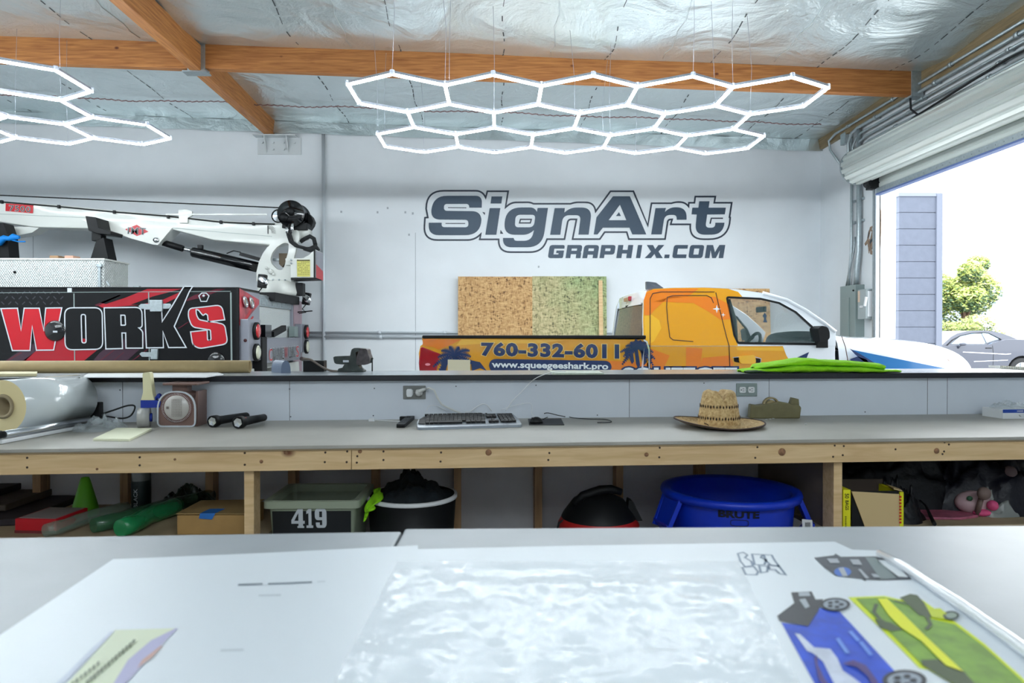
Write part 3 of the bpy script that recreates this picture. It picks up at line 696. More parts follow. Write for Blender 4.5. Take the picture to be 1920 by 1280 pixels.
# film roll
r = .112; a = Vector((-2.10, 2.93, BZ + .02 + r)); b = Vector((-2.03, 3.33, BZ + .02 + r)); ax = (b - a).normalized()
fr = thing('film_roll', 'large roll of shiny clear film at the left end of the bench', 'film roll', (a.x, a.y, BZ))
m = MB(); m.lathe(a, [(.052, .002), (r, 0), (r, .40), (.052, .40)], ax, 48)
for f in m.bm.faces: f.smooth = True
o = m.build('film', [mat('film_wrap', srgb(218, 226, 228), .14, 0, coat=1), mat('film_side', srgb(216, 200, 150), .5)], fr)
for f in o.data.polygons:
    c = Vector(f.center)
    if abs(f.normal.dot(ax)) > .8: f.material_index = 1; f.use_smooth = False
m = MB(); m.lathe(a, [(.038, -.004), (.051, -.004), (.051, .404), (.038, .404), (.038, -.004)], ax, 32); m.build('core', mat('core_card', srgb(150, 135, 105), .8), fr)
fd = thing('film_dispenser', 'white base of a film cutter with a metal bar under the big film roll', 'film cutter', (-2.2, 3, BZ))
m = MB(); m.flat([[(-2.6, 2.72, BZ + .001), (-1.975, 2.75, BZ + .001), (-1.93, 3.2, BZ + .001), (-2.6, 3.2, BZ + .001)]], (0, 0, .016)); m.build('base', M_white, fd, bevel=.003)
m = MB(); m.cyl((-1.99, 2.78, BZ + .034), (-1.935, 3.27, BZ + .034), .015); m.build('metal_bar', mat('steel', (.6, .62, .65), .25, 1), fd)
m = MB(); m.box(-2.2, -2.0, 2.73, 2.79, BZ + .018, BZ + .05); m.build('end_block', M_black, fd, bevel=.004)
m = MB(); m.box(-2.5, -2.02, 2.8, 3.3, BZ + .0175, BZ + .0195); m.build('bed', M_alu, fd)
def cable(px_list, v, r, label, mt=M_rubber, name='cable', hit=None, lift=0):
    m = MB(); h = hit or (lambda x, y: hv(x, y, v)); pts = [h(*p) + Vector((0, 0, lift)) for p in px_list]
    q = []
    for i in range(len(pts) - 1):
        p0 = pts[max(i-1, 0)]; p1 = pts[i]; p2 = pts[i+1]; p3 = pts[min(i+2, len(pts)-1)]
        for k in range(6):
            t = k / 6; q.append(.5 * ((2*p1) + (p2-p0)*t + (2*p0-5*p1+4*p2-p3)*t*t + (3*p1-p0-3*p2+p3)*t**3))
    q.append(pts[-1]); m.tube(q, r, 8)
    return top(name, m, mt, label, 'cable')
m = MBr(); u, v = uv(hv(180, 760, 3.46)); m.box(u - .035, u + .028, 3.44, 3.475, BZ, 1.0)
pa = top('power_adapter', m, M_black, 'black power adapter standing by the wall behind the film roll', 'power adapter', bevel=.004)
cable([(191, 776), (215, 768), (240, 760), (253, 762), (246, 778), (230, 784), (205, 781), (190, 779)], 3.42, .004, 'black looped cable between the film roll and the tape gun')
def crumple(name, c, rx, ry, h, mt, label, cat, seed=0, n=26, amp=.35, rot=0, par=None, pinch=1.6):
    m = MB()
    def f(u, v):
        a = u * 2 * math.pi; r = v
        x = math.cos(a) * r; y = math.sin(a) * r
        e = 1 + .22 * NZ.noise(Vector((math.cos(a) * 1.7, math.sin(a) * 1.7, seed)))
        k = NZ.noise(Vector((x * 3 + seed, y * 3, seed))) * amp + NZ.noise(Vector((x * 9 + seed, y * 9, 3 + seed))) * amp * .4
        z = h * max(.002, (1 - r ** pinch) ** .7 * (1 + k * 2) + abs(k) * .25 * (1 - r ** 6)) if r < 1 else 0
        X = x * rx * e; Y = y * ry * e
        q = MR.inverted() @ Vector((c[0] + X * math.cos(rot) - Y * math.sin(rot), c[1] + X * math.sin(rot) + Y * math.cos(rot), c[2] + .001 + z))
        if c[2] < .6: q.y = min(q.y, VB + .01); q.z = min(q.z, .862 + .002 * math.sin(q.x * 40))
        return MR @ q
    m.grid(f, n * 2, n)
    if par is not None: return m.build(name, mt, par)
    return top(name, m, mt, label, cat)
M_clearf = mat('clear_film', srgb(205, 215, 220), .1, alpha=.35, coat=1, bump=.6, bscale=18)
M_lime = mat('lime_towel', srgb(150, 226, 20), .9, noise=.15, nscale=20, bump=.4, bscale=140)
M_darkc = mat('dark_cloth', srgb(22, 30, 36), .9, noise=.3, nscale=12, bump=.3, bscale=60)
p = bz(180, 806); crumple('plastic_wrap', (p.x, p.y + .03, BZ), .115, .1, .035, M_clearf, 'crumpled piece of clear plastic wrap on the bench beside the film roll', 'plastic wrap', 3, 30, .9)
# notepad
m = MB(); l = [bz(174, 826), bz(243, 827), bz(285, 806), bz(219, 805)]; m.flat([l], (0, 0, .009)); top('notepad', m, mat('pad_paper', srgb(232, 234, 205), .7), 'pale yellow notepad lying flat on the bench in front of the tape gun', 'notepad', bevel=.001)
# tape gun
c = bz(276, 802); y = c.y + .03
tg = thing('tape_gun', 'packing tape gun with cream handle and blue body beside the scale', 'tape gun', (c.x, y, BZ))
s = y / 1280
def L(px, py, dy=0): return aty(px, py, y + dy)
m = MB(); m.flat([[L(*p) for p in rnd([(267,699,4),(281,697,4),(286,738),(289,750),(264,750),(268,736)], 4)]], (0, .03, 0)); m.build('handle', mat('cream', srgb(226, 220, 178), .5), tg, bevel=.005)
m = MB(); m.flat([[L(*p) for p in ((263,750),(290,750),(301,752),(299,764),(263,765))]], (0, .04, 0)); m.flat([[L(*p, .01) for p in ((286,750),(296,737),(300,740),(299,749),(294,745),(292,750))]], (0, .02, 0)); m.build('frame', mat('blue_plastic', srgb(28, 52, 150), .4), tg, bevel=.003)
q = L(272, 783); m = MB(); m.lathe(q - Vector((.032, 0, 0)), [(.02, 0), (.047, 0), (.047, .05), (.02, .05)], (1, .35, 0), 28); m.build('tape', mat('tape', srgb(176, 176, 172), .3), tg)
m = MB(); m.cyl(q + Vector((.014, .016, 0)), q + Vector((.024, .02, 0)), .02); m.build('hub', MATS['blue_plastic'], tg)
# kitchen scale
c = bz(332, 800); y = c.y; s = y / 1280
ks = thing('scale', 'old brown weighing scale with a round dial on the bench', 'scale', (c.x, y, BZ))
M_brown = mat('scale_brown', srgb(118, 92, 84), .45); L = lambda px, py, dy=0: aty(px, py, y + dy)
m = MB(); m.flat([[L(*p) for p in rnd([(296,799,9),(296,734,34),(366,734,34),(366,799,9)], 8)]], (0, .11, 0)); m.build('body', M_brown, ks, bevel=.004)
m = MB(); m.flat([[L(*p, .02) for p in ((368,733),(371,733),(371,800),(360,800))]], (0, .1, 0)); m.build('rear_panel', M_brown, ks)
m = MB(); lo = rnd([(296,799,9),(296,734,34),(366,734,34),(366,799,9)], 8); m.ribbon([L(*p, -.004) for p in lo], .007, (0, 1, 0)); m.build('rim', M_sil, ks, solid=.006)
ctr = L(331, 764, -.003); m = MB(); m.lathe(ctr, [(.0, 0), (.073, 0), (.073, .004)], (0, 1, 0), 40); m.build('dial_ring', mat('ring_brown', srgb(120, 84, 78), .5), ks)
m = MB()
for k in range(60):
    a = k * math.pi / 30; d = Vector((math.cos(a), 0, math.sin(a))); m.bar(ctr + d * .062 - Vector((0, .002, 0)), ctr + d * .07 - Vector((0, .002, 0)), .0015, .001, (0, 1, 0))
m.build('dial_marks', M_white, ks)
m = MB(); m.lathe(ctr - Vector((0, .003, 0)), [(0, 0), (.057, 0), (.059, .003)], (0, 1, 0), 40); m.build('dial_face', mat('dial', srgb(190, 186, 180), .25, coat=.5), ks)
m = MB()
for i in range(7): m.bar(ctr + Vector((-.02 + i * .0075, -.0045, -.04)), ctr + Vector((-.02 + i * .0075, -.0045, .04)), .0008, .0005, (0, 1, 0))
for i in range(11): m.bar(ctr + Vector((-.022, -.0045, -.04 + i * .008)), ctr + Vector((.028, -.0045, -.04 + i * .008)), .0008, .0005, (0, 1, 0))
m.flat([[ctr + Vector(q) for q in ((-.046, -.005, -.006), (-.034, -.005, -.006), (-.034, -.005, .006), (-.046, -.005, .006))]])
m.build('dial_print', mat('print_brown', srgb(120, 110, 105), .6), ks)
m = MB(); zt = L(331, 722).z; m.box(ctr.x - .035, ctr.x + .035, y + .03, y + .08, L(0, 736).z, zt); m.build('stem', M_brown, ks)
m = MB(); m.box(L(303, 0).x, L(303, 0).x + .165, y - .01, y + .13, zt, zt + .012); m.build('pan', M_brown, ks, bevel=.004)
# flashlights
def flash(px0, py0, px1, py1, r, label, red=False):
    a = bz(px0, py0, BZ + r); b = bz(px1, py1, BZ + r * .9); d = (b - a).normalized(); Ln = (b - a).length
    t = thing('flashlight', label, 'flashlight', (a.x, a.y, BZ))
    m = MB(); m.lathe(a, [(0, .004), (r * .78, .004), (r * .9, -.004), (r, 0), (r, .03), (r * .72, .055), (r * .66, Ln * .6), (r * .6, Ln - .01), (r * .3, Ln), (0, Ln)], d, 20); m.build('body', M_black, t)
    m = MB(); m.lathe(a, [(0, .001), (r * .75, -.001)], d, 6); m.build('lens', M_chrome, t)
    if red:
        m = MB(); m.sphere(a + d * .045 + Vector((.012, -.014, r * .55)), .007); m.build('switch', mat('orange_red', srgb(225, 70, 30), .4), t)
        m = MB(); q = a + d * .11 + Vector((0, -r * .55, r * .15)); m.lathe(q, [(0, 0), (.004, 0.005), (.008, .03), (.004, .055), (0, .06)], d, 10); m.build('grip_inlay', M_sil, t)
    return t
flash(398, 790, 474, 777, .028, 'left of the two black flashlights on the bench')
flash(446, 792, 497, 782, .029, 'right of the two black flashlights, with orange switch and silver inlay', True)
# outlets
def outlet(px, py, label, plug=False):
    c = hv(px, py, VB - .004); t = thing('wall_outlet', label, 'power outlet', c); W, H = .058, .035
    m = MB(); m.M = Matrix.Translation(c) @ MR; m.box(-W, W, -.003, .004, -H, H); m.build('cover_plate', M_grey if not plug else mat('plate2', srgb(120, 122, 120), .4), t, bevel=.003)
    for s in (-1, 1):
        m = MB(); m.M = Matrix.Translation(c) @ MR; m.flat([[(s*.024 + x, -.0075, z) for x, z in rnd([(-.017,-.016,.008),(.017,-.016,.008),(.017,.016,.008),(-.017,.016,.008)], 4)]], (0, .006, 0)); oo = m.build('receptacle', M_white, t, bevel=.001)
        m = MB(); m.M = Matrix.Translation(c) @ MR
        for dz in (-.006, .006): m.box(s*.024 - .002, s*.024 + .007, -.0082, -.0074, dz - .0011, dz + .0011)
        m.lathe((s*.024 - .009, -.0082, 0), [(0, 0), (.003, 0), (.003, .001)], (0, 1, 0), 10); m.build('slots', M_black, oo)
    m = MB(); m.M = Matrix.Translation(c) @ MR; m.lathe((0, -.006, 0), [(0, 0), (.003, 0), (.003, .003)], (0, 1, 0), 8); m.build('screw', M_chrome, t)
    return c
c1 = outlet(777, 735.5, 'grey plate power outlet above the keyboard with plugs in it', True)
outlet(1400, 730.5, 'empty dark grey plate power outlet on the panel above the straw hat')
m = MB(); m.M = Matrix.Translation(c1) @ MR; m.flat([[(-.024 + x, -.034, z) for x, z in rnd([(-.013,-.02,.006),(.013,-.02,.006),(.013,.02,.006),(-.013,.02,.006)], 4)]], (0, .026, 0)); top('plug_adapter', m, M_white, 'small white charger plugged into the left socket above the keyboard', 'charger', bevel=.003)
m = MB(); m.M = Matrix.Translation(c1) @ MR; m.lathe((.024, -.03, 0), [(0, 0), (.017, .002), (.019, .02), (.012, .022)], (0, 1, 0), 20); m.tube([(.024, -.02, .005), (.045, -.026, .016), (.06, -.02, .02)], [.012, .01, .007], 10)
for px, py in ((812, 729), (818, 742), (824, 755), (838, 764), (852, 769), (862, 773)):
    pass
pp = [Vector(MR.inverted() @ (hv(px, py, VB - .05) - c1)) for px, py in ((805, 727), (814, 731), (820, 745), (828, 758), (842, 765), (856, 771), (864, 775))]
m.tube([(.06, -.02, .02)] + pp, .005, 8); top('plug', m, mat('plug_white', srgb(214, 216, 214), .4), 'round white plug with a thick grey white cord running down behind the keyboard', 'plug')
# keyboard
kf = [bz(783, 801, BZ + .012), bz(979, 796, BZ + .012)]; ku = (kf[1] - kf[0]).normalized(); kn = Vector((-ku.y, ku.x, 0)); KL = (kf[1] - kf[0]).length
kb = thing('keyboard', 'grey silver computer keyboard with black keys on the bench', 'keyboard', (kf[0] + kf[1]) / 2 - Vector((0, 0, .012)))
def K(a, b, c=0):  # a along width 0..1, b depth 0..1
    return kf[0] + ku * (a * KL) + kn * (b * .185) + Vector((0, 0, b * .036 + c))
m = MB(); lo = rnd([(0,0,.04),(1,0,.04),(1,.5,.1),(.97,1,.03),(.1,1,.1),(.0,.45,.1)], 5); lo2 = [(x + (.0 if y > .2 else 0), y - .05 * math.sin(x * math.pi * 2) * (1 - y)) for x, y in lo]
m.flat([[K(*p) for p in lo2]], (0, 0, -.012)); m.build('case', mat('kb_silver', srgb(150, 158, 166), .3, .3), kb, bevel=.003)
m = MB(); 
def keyrow(x0, x1, n, y0, y1, skip=()):
    for i in range(n):
        if i in skip: continue
        a = x0 + (x1 - x0) * i / n; b = a + (x1 - x0) / n * .88; o = m.bm
        m.flat([[K(a, y0, .001), K(b, y0, .001), K(b, y1, .001), K(a, y1, .001)]], (0, 0, .009))
for j in range(5): keyrow(.08 + .006 * j, .66 + .006 * j, 15, .2 + j * .125, .30 + j * .125) if j else (keyrow(.08, .2, 3, .2, .3), keyrow(.2, .46, 1, .2, .3), keyrow(.47, .66, 4, .2, .3))
keyrow(.09, .66, 13, .84, .9)
for j in (3, 4): keyrow(.69, .79, 3, .2 + j * .125, .3 + j * .125)
keyrow(.69, .79, 3, .2, .3); keyrow(.725, .757, 1, .325, .42)
for j in range(5): keyrow(.81, .96, 4, .2 + j * .125, .30 + j * .125)
m.build('keys', M_black, kb)['kind'] = 'stuff'
m = MB(); m.flat([[K(*p, .001) for p in rnd([(.01,.25,.02),(.07,.2,.02),(.11,.85,.06),(.03,.6,.05)], 4)]], (0, 0, .002)); m.build('side_panel', M_black, kb)
m = MB()
for i in range(14): m.lathe(K(.12 + i * .045, .95, .001), [(0, .004), (.004, .004), (.005, 0)], (0, 0, 1), 8)
m.build('media_buttons', M_black, kb)
hz = lambda z: (lambda x, y: atz(x, y, z))
cable([(872, 772), (882, 771), (893, 763), (905, 757), (914, 760), (922, 770)], VB - .03, .002, 'thin white usb cable arching over the back of the keyboard', M_white)
cable([(1062, 696.5), (1040, 697), (1020, 702), (1000, 712), (980, 732), (962, 750), (948, 770)], VB - .05, .002, 'thin white cable hanging from the ledge down to the keyboard', M_white)
cable([(940, 768), (965, 760), (995, 756), (997, 775), (1003, 781)], VB - .03, .0013, 'very thin pale cable standing up behind the right end of the keyboard', M_white)
cable([(800, 770), (806, 760), (822, 762), (838, 770)], VB - .02, .0013, 'very thin pale cable behind the left end of the keyboard', M_white)
# remote
m = MB(); a = bz(751, 802, BZ); b = bz(772, 784, BZ); d = (b - a).normalized(); n = Vector((d.y, -d.x, 0)) * .02
m.flat([[a - n, a + n, b + n, b - n]], (0, 0, .018)); rm = thing('remote_control', 'small black remote control beside the left end of the keyboard', 'remote control', a)
m.build('body', M_black, rm, bevel=.006)
m = MB()
for i in range(5):
    for j in (-1, 0, 1): m.lathe(a.lerp(b, .25 + i * .14) + n * .5 * j + Vector((0, 0, .018)), [(.0025, 0), (.0025, .002), (0, .002)], (0, 0, 1), 8)
m.build('buttons', mat('btn_grey', srgb(90, 92, 96), .5), rm)
m = MB(); q = hv(760, 789, VB - .06); q.z = BZ; m.box(q.x - .028, q.x + .028, q.y - .012, q.y + .012, BZ, BZ + .022); top('cable_box', m, M_black, 'small black box lying against the wall behind the remote control', 'small box', bevel=.003)
# charger
m = MB(); q = bz(696, 790); m.box(q.x - .014, q.x + .016, q.y, q.y + .02, BZ, BZ + .014); top('cable_connector', m, M_white, 'tiny white cable connector on the bench left of the remote', 'connector', bevel=.002)
cable([(702, 787), (715, 788), (735, 789), (752, 790)], 0, .0015, 'thin white cable from the tiny connector to the remote', M_white, hit=hz(BZ + .003))
# mouse + mat
m = MB(); m.flat([[bz(992, 797), bz(1058, 797), bz(1052, 785), bz(990, 786)]], (0, 0, .003)); top('mouse_pad', m, M_black, 'small black mat under the computer mouse', 'mat')
q = bz(1006, 795); mo = thing('computer_mouse', 'black computer mouse right of the keyboard', 'mouse', q)
m = MB(); m.sphere(q + Vector((0, .02, .003)), .033, 20, 12, (1, .75, .95)); 
for v in m.bm.verts: v.co.z = max(v.co.z, BZ + .003)
m.build('shell', M_black, mo)
m = MB(); m.cyl(q + Vector((-.02, .0, .026)), q + Vector((-.02, .008, .028)), .005); m.build('scroll_wheel', M_rubber, mo)
cable([(1018, 786), (1030, 781), (1055, 779), (1075, 783), (1100, 785), (1135, 786), (1146, 791), (1120, 792)], 0, .0022, 'black cable trailing on the bench right of the computer mouse', M_rubber, hit=hz(BZ + .004))
cable([(1020, 775), (1028, 774), (1045, 778), (1060, 781)], VB - .04, .0022, 'short black cable loop against the panel behind the mouse')
# straw hat
M_straw = mat('straw', srgb(214, 186, 134), .8, noise=.3, nscale=70, bump=.5, bscale=120, col2=srgb(176, 142, 92))
c = Vector((atz(1348, 795, BZ + .01).x, atz(1348, 795, BZ + .01).y + .0, BZ))
ht = thing('straw_hat', 'woven straw sombrero style hat lying on the bench', 'hat', c)
m = MB()
def brim(u, v):
    a = u * 2 * math.pi; r = .085 + v * .125; z = .012 + .014 * (v ** 2) * (abs(math.cos(a)) ** 1.5) * (.6 if math.cos(a) > 0 else 1.7) + .004 * v * math.sin(a) + .0025 * math.sin(v * 40)
    return c + Vector((math.cos(a) * r * 1.0, math.sin(a) * r * .92, z))
m.grid(brim, 64, 18); m.build('brim', M_straw, ht, solid=.003)
m = MB(); m.tube([brim(k / 64, 1) for k in range(65)], .004, 6); m.build('brim_edge', mat('hat_edge', srgb(60, 42, 36), .7), ht)
m = MB()
def crown(u, v):
    a = u * 2 * math.pi; t = v
    r = .098 * (1 - .30 * t ** 1.3) if t < .78 else .098 * (1 - .30 * .724) * math.sqrt(max(0, 1 - ((t - .78) / .22) ** 2))
    x = math.cos(a) * r; y = math.sin(a) * r
    z = .012 + .165 * min(1, t / .92) ** .95
    if t > .6:
        k = (t - .6) / .4; z -= .055 * k * math.exp(-(x / .014) ** 2); z -= .006 * k * k
    return c + Vector((x, y, z))
m.grid(crown, 64, 26); m.build('crown', M_straw, ht)
m = MB()
for zz, n in ((.044, 44), (.098, 38)):
    tt_ = (max(0, zz - .012) / .165) ** (1 / .95) * .92; rr_ = .098 * (1 - .30 * tt_ ** 1.3) + .001
    for k in range(n):
        a = k * 2 * math.pi / n; d = Vector((math.cos(a), math.sin(a), 0)); tt = Vector((-d.y, d.x, 0)); q = c + d * rr_ + Vector((0, 0, zz + .002 * (k % 2)))
        s = .0035 if k % 3 else .0045; m.face((q - tt * s, q + Vector((0, 0, -.009)), q + tt * s, q + Vector((0, 0, .009))))
m.build('vent_holes', mat('hole_dark', srgb(50, 34, 24), .9), ht, solid=.0012)['kind'] = 'stuff'
m = MB(); m.tube([brim(k / 40, .04) + Vector((0, 0, .006)) for k in range(21, 40)], .0016, 5); q = brim(.625, .35); m.tube([q + Vector((-.008, -.01, .012)), q + Vector((.012, 0, .004)), q + Vector((.012, -.01, -.0)), q + Vector((.004, -.03, -.002))], .002, 5); m.build('cord', mat('cord_dark', srgb(50, 36, 28), .8), ht)
# tape dispenser
y0 = 3.53; L = lambda px, py, dy=0: aty(px, py, y0 + dy)
M_olive = mat('olive', srgb(112, 106, 72), .45, noise=.15, nscale=30)
td = thing('tape_dispenser', 'olive desktop tape dispenser against the panel right of the straw hat', 'tape dispenser', L(1455, 785))
zb = BZ
base = [L(1408, 758), L(1420, 760), L(1440, 757), L(1462, 753), L(1500, 760), L(1503, 764)]
lo = base + [Vector((L(1503, 0).x, y0, zb)), Vector((L(1408, 0).x, y0, zb))]
m = MB(); m.flat([lo], (.008, .06, 0)); m.build('body', M_olive, td, bevel=.006)
m = MB(); m.flat([[L(*p, .02) for p in ((1482, 757), (1486, 745), (1498, 748), (1499, 761))]], (0, .03, 0)); m.build('cutter', M_olive, td, bevel=.002)
q = L(1445, 759, .03); m = MB(); m.lathe(q - Vector((0, .012, 0)), [(.034, 0), (.042, 0), (.042, .024), (.034, .024), (.034, 0)], (0, 1, 0), 28); m.lathe(q - Vector((0, .01, 0)), [(0, 0), (.027, 0), (.027, .02), (0, .02)], (0, 1, 0), 24); m.build('wheel', mat('olive2', srgb(150, 136, 98), .4), td)
for i, (px, py) in enumerate(((1444, 786), (1450, 785), (1437, 787), (1511, 796))):
    q = bz(px, py); m = MB(); m.sphere(q + Vector((0, 0, .002)), .005, 8, 6, (1.4, 1, .4)); top('paper_scrap', m, M_white, 'tiny white paper scrap in front of the tape dispenser' if i < 3 else 'tiny white paper scrap on the bench right of the tape dispenser', 'scrap', 'paper scraps by the tape dispenser' if i < 3 else None)
# blue banded box right
a = bz(1880, 785); m = MB(); 
bx = thing('carton', 'flat white carton with blue band at the right end of the bench', 'box', a)
m = MBr(); u, v = uv(a); m.box(u, u + .3, v, v + .14, BZ, BZ + .048); m.build('box_body', M_white, bx, bevel=.001)
m = MBr(); m.box(u + .0005, u + .3, v - .0012, v, BZ + .031, BZ + .0485); m.build('blue_band', mat('band_blue', srgb(28, 70, 165), .4), bx)
m = MBr()

for k in range(6): m.box(u + .078 + k * .006, u + .082 + k * .006, v - .0024, v - .0014, BZ + .037, BZ + .043)
m.build('printed_strokes', M_white, bx)
m = MBr(); m.tube([(u + .09, v - .002, BZ + .02), (u + .094, v - .002, BZ + .013), (u + .1, v - .002, BZ + .013)], .0012, 5); m.build('print_mark', M_black, bx)
q = P3(u + .1, v + .07, BZ + .048); crumple('plastic_bag', q, .11, .06, .026, M_clearf, 'clear plastic bag lying on the blue banded carton', 'plastic bag', 8, 20, .6)
# ================================================================== things on the ledge
def lz(px, py, z=LZ): return atz(px, py, z)
r = .034; a = aty(-60, 691, 3.70); b = aty(461, 691, 3.70); a.z = b.z = LZ + r; b.y += .06
m = MB(); m.lathe(a, [(r - .006, 0), (r, 0), (r, (b - a).length), (r - .006, (b - a).length), (r - .006, 0)], (b - a).normalized(), 28)
top('cardboard_tube', m, mat('kraft', srgb(178, 156, 112), .7, noise=.06, nscale=30), 'long brown cardboard tube lying on the ledge in front of the crane truck', 'tube')
m = MB(); m.flat([[lz(150, 708), lz(166, 701), lz(408, 699), lz(419, 702.5), lz(385, 708)]], (0, 0, .004)); top('white_sheet', m, M_white, 'long flat white sheet on the ledge in front of the cardboard tube', 'sheet')
m = MB(); m.flat([[lz(-60, 711), lz(150, 709), lz(165, 701.5), lz(-60, 702)]], (0, 0, .006)); top('grey_board', m, mat('board_grey', srgb(92, 96, 96), .5), 'flat grey board on the ledge behind the film roll', 'board')
m = MB(); m.flat([[lz(-60, 706, LZ + .008), lz(68, 705, LZ + .008), lz(70, 700.5, LZ + .008), lz(-60, 701, LZ + .008)]], (0, 0, .012)); top('paper_stack', m, mat('paper_cream', srgb(222, 212, 170), .6), 'cream and white paper stack on the ledge at the far left', 'paper')
# curved cover
p0 = lz(500, 702); p1 = lz(545, 702); m = MB(); pr = []
Y = 3.72; x0 = aty(527, 700, Y).x; x1 = aty(545, 700, Y).x; h = .068
arch = [(x0 + (x1 - x0) * (.5 - .5 * math.cos(t)), LZ + h * math.sin(t) ** .7) for t in [math.pi * k / 14 for k in range(15)]]
m.flat([[(x, Y, z) for x, z in arch]], (-.085, .1, 0)); 
top('curved_cover', m, mat('slate_plastic', srgb(96, 110, 132), .4), 'slate grey arched plastic cover on the ledge left of the vise', 'cover')
m = MB(); p = aty(568, 697, 3.86); q = aty(607, 676, 3.86); m.box(p.x, q.x, 3.86, 3.93, LZ, q.z); top('black_box', m, M_black, 'small black box on the ledge between the arched cover and the vise', 'box', bevel=.003)
cable([(568, 672), (582, 674), (595, 682), (608, 690), (622, 695), (640, 696)], 0, .006, 'brown grey hose curving down to the ledge beside the vise', mat('hose', srgb(110, 100, 92), .6), 'hose', hit=lambda x, y: aty(x, y, 3.84))
# vise
Yv = 3.85; V = lambda px, py, dy=0: aty(px, py, Yv + dy); M_vise = mat('vise_iron', srgb(66, 72, 70), .45, .5, noise=.3, nscale=25)
vs = thing('bench_vise', 'dark iron bench vise standing on the ledge', 'vise', V(662, 697))
def vise_part(name, pts, d0, d1, mt=M_vise, bev=.004):
    m = MB(); m.flat([[V(*p, d0) for p in rnd(pts, 4)]], (0, d1 - d0, 0)); return m.build(name, mt, vs, bevel=bev)
zb = LZ
pb = [(632,698),(634,691),(642,689),(645,683),(671,683),(674,690),(681,695),(681,698)]
m = MB(); l = [V(*p, -.03) for p in pb]; 
for q in l:
    if q.z < LZ + .004: q.z = LZ
m.flat([l], (0, .09, 0)); m.build('swivel_base', M_vise, vs, bevel=.003)
vise_part('rear_body', [(625,675,6),(625,668,4),(655,667),(656,683),(640,683),(628,682,4)], -.015, .045)
vise_part('fixed_jaw', [(655,684),(656,668),(659,655,2),(664,652,2),(676,653),(676,657),(667,660),(668,684)], -.035, .065)
vise_part('front_jaw', [(668,684),(668,672),(672,659),(676,653),(688,654,3),(690,664),(693,671,3),(693,680,4),(683,684)], -.035, .065, mat('vise_rust', srgb(84, 78, 80), .5, .4, noise=.4, nscale=40))
m = MB(); m.cyl(V(693, 676, .01), V(698, 676, .01), .012); m.cyl(V(698, 672, .01), V(698, 698, .01) + Vector((0, 0, .006)), .0035, seg=8); m.sphere(V(698, 672, .01), .006); m.build('handle', M_vise, vs)
m = MB(); m.flat([[V(*p, -.037) for p in ((643, 675), (654, 675), (654, 679), (643, 679))]]); m.build('cast_letters', M_sil, vs)
# booklet, towel, notebook
m = MB(); m.flat([[lz(1036, 702.5), lz(1132, 702), lz(1122, 697.5), lz(1031, 697.5)]], (0, 0, .008)); top('booklet', m, mat('booklet', srgb(186, 196, 180), .6, noise=.2, nscale=40), 'small pale green booklet lying on the ledge in front of the pickup bed', 'booklet')
tw = thing('towel', 'bright lime green microfibre towel folded on the ledge', 'towel', lz(1540, 702))
def towel(pts_top, pts_bot, y0, y1, seed, mt, name='towel_layer'):
    m = MB(); n = len(pts_top) - 1
    def f(u, v):
        i = min(int(u * n), n - 1); t = u * n - i; t = t * t * (3 - 2 * t)
        a = aty(*(Vector(pts_top[i]).lerp(Vector(pts_top[i+1]), t)), 3.75); b = max(LZ + .001, aty(*(Vector(pts_bot[i]).lerp(Vector(pts_bot[i+1]), t)), 3.75).z)
        ang = v * 2 * math.pi; cz = (a.z + b) / 2; hz_ = max(.003, (a.z - b) / 2); cy = (y0 + y1) / 2; hy = (y1 - y0) / 2 * min(1, u * 9 + .2, (1 - u) * 6 + .1)
        z = cz + hz_ * math.copysign(abs(math.sin(ang)) ** .8, math.sin(ang)) + .004 * NZ.noise(Vector((a.x * 20, ang, seed)))
        return (a.x, cy + hy * math.cos(ang) + .01 * math.sin(a.x * 18 + seed), max(z, LZ + .0005))
    m.grid(f, 90, 16); return m.build(name, mt, tw)
towel([(1388,694),(1420,689),(1480,682),(1540,683),(1590,685),(1640,690),(1688,694)], [(1395,698),(1440,702),(1500,703),(1560,703),(1600,703),(1650,702),(1688,699)], 3.62, 3.9, 1, M_lime)
towel([(1412,688),(1430,681),(1470,676),(1500,670),(1545,674),(1580,675),(1640,680),(1655,688)], [(1420,691),(1450,688),(1480,687),(1520,686),(1560,686),(1590,688),(1640,692),(1655,692)], 3.64, 3.88, 4, M_lime)
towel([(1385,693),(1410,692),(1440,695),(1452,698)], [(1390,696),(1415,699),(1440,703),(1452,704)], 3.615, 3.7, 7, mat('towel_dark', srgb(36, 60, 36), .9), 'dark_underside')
sn = thing('spiral_notebook', 'spiral bound notebook lying on the ledge at the right edge', 'notebook', lz(1900, 692))
a = lz(1878, 690.5); b = lz(1960, 695)
m = MB(); m.flat([[a, b, b + Vector((.02, .14, 0)), a + Vector((.02, .14, 0))]], (0, 0, .014)); m.build('pages', mat('page', srgb(220, 222, 220), .6), sn)
m = MB()
for k in range(24):
    q = a.lerp(b, k / 24) + Vector((0, 0, .008)); m.tube([q + Vector((0, .008 * math.cos(t), .009 * math.sin(t))) for t in [j * math.pi / 4 for j in range(9)]], .0012, 5)
m.build('spiral_binding', mat('gold_wire', srgb(170, 160, 120), .3, .8), sn)
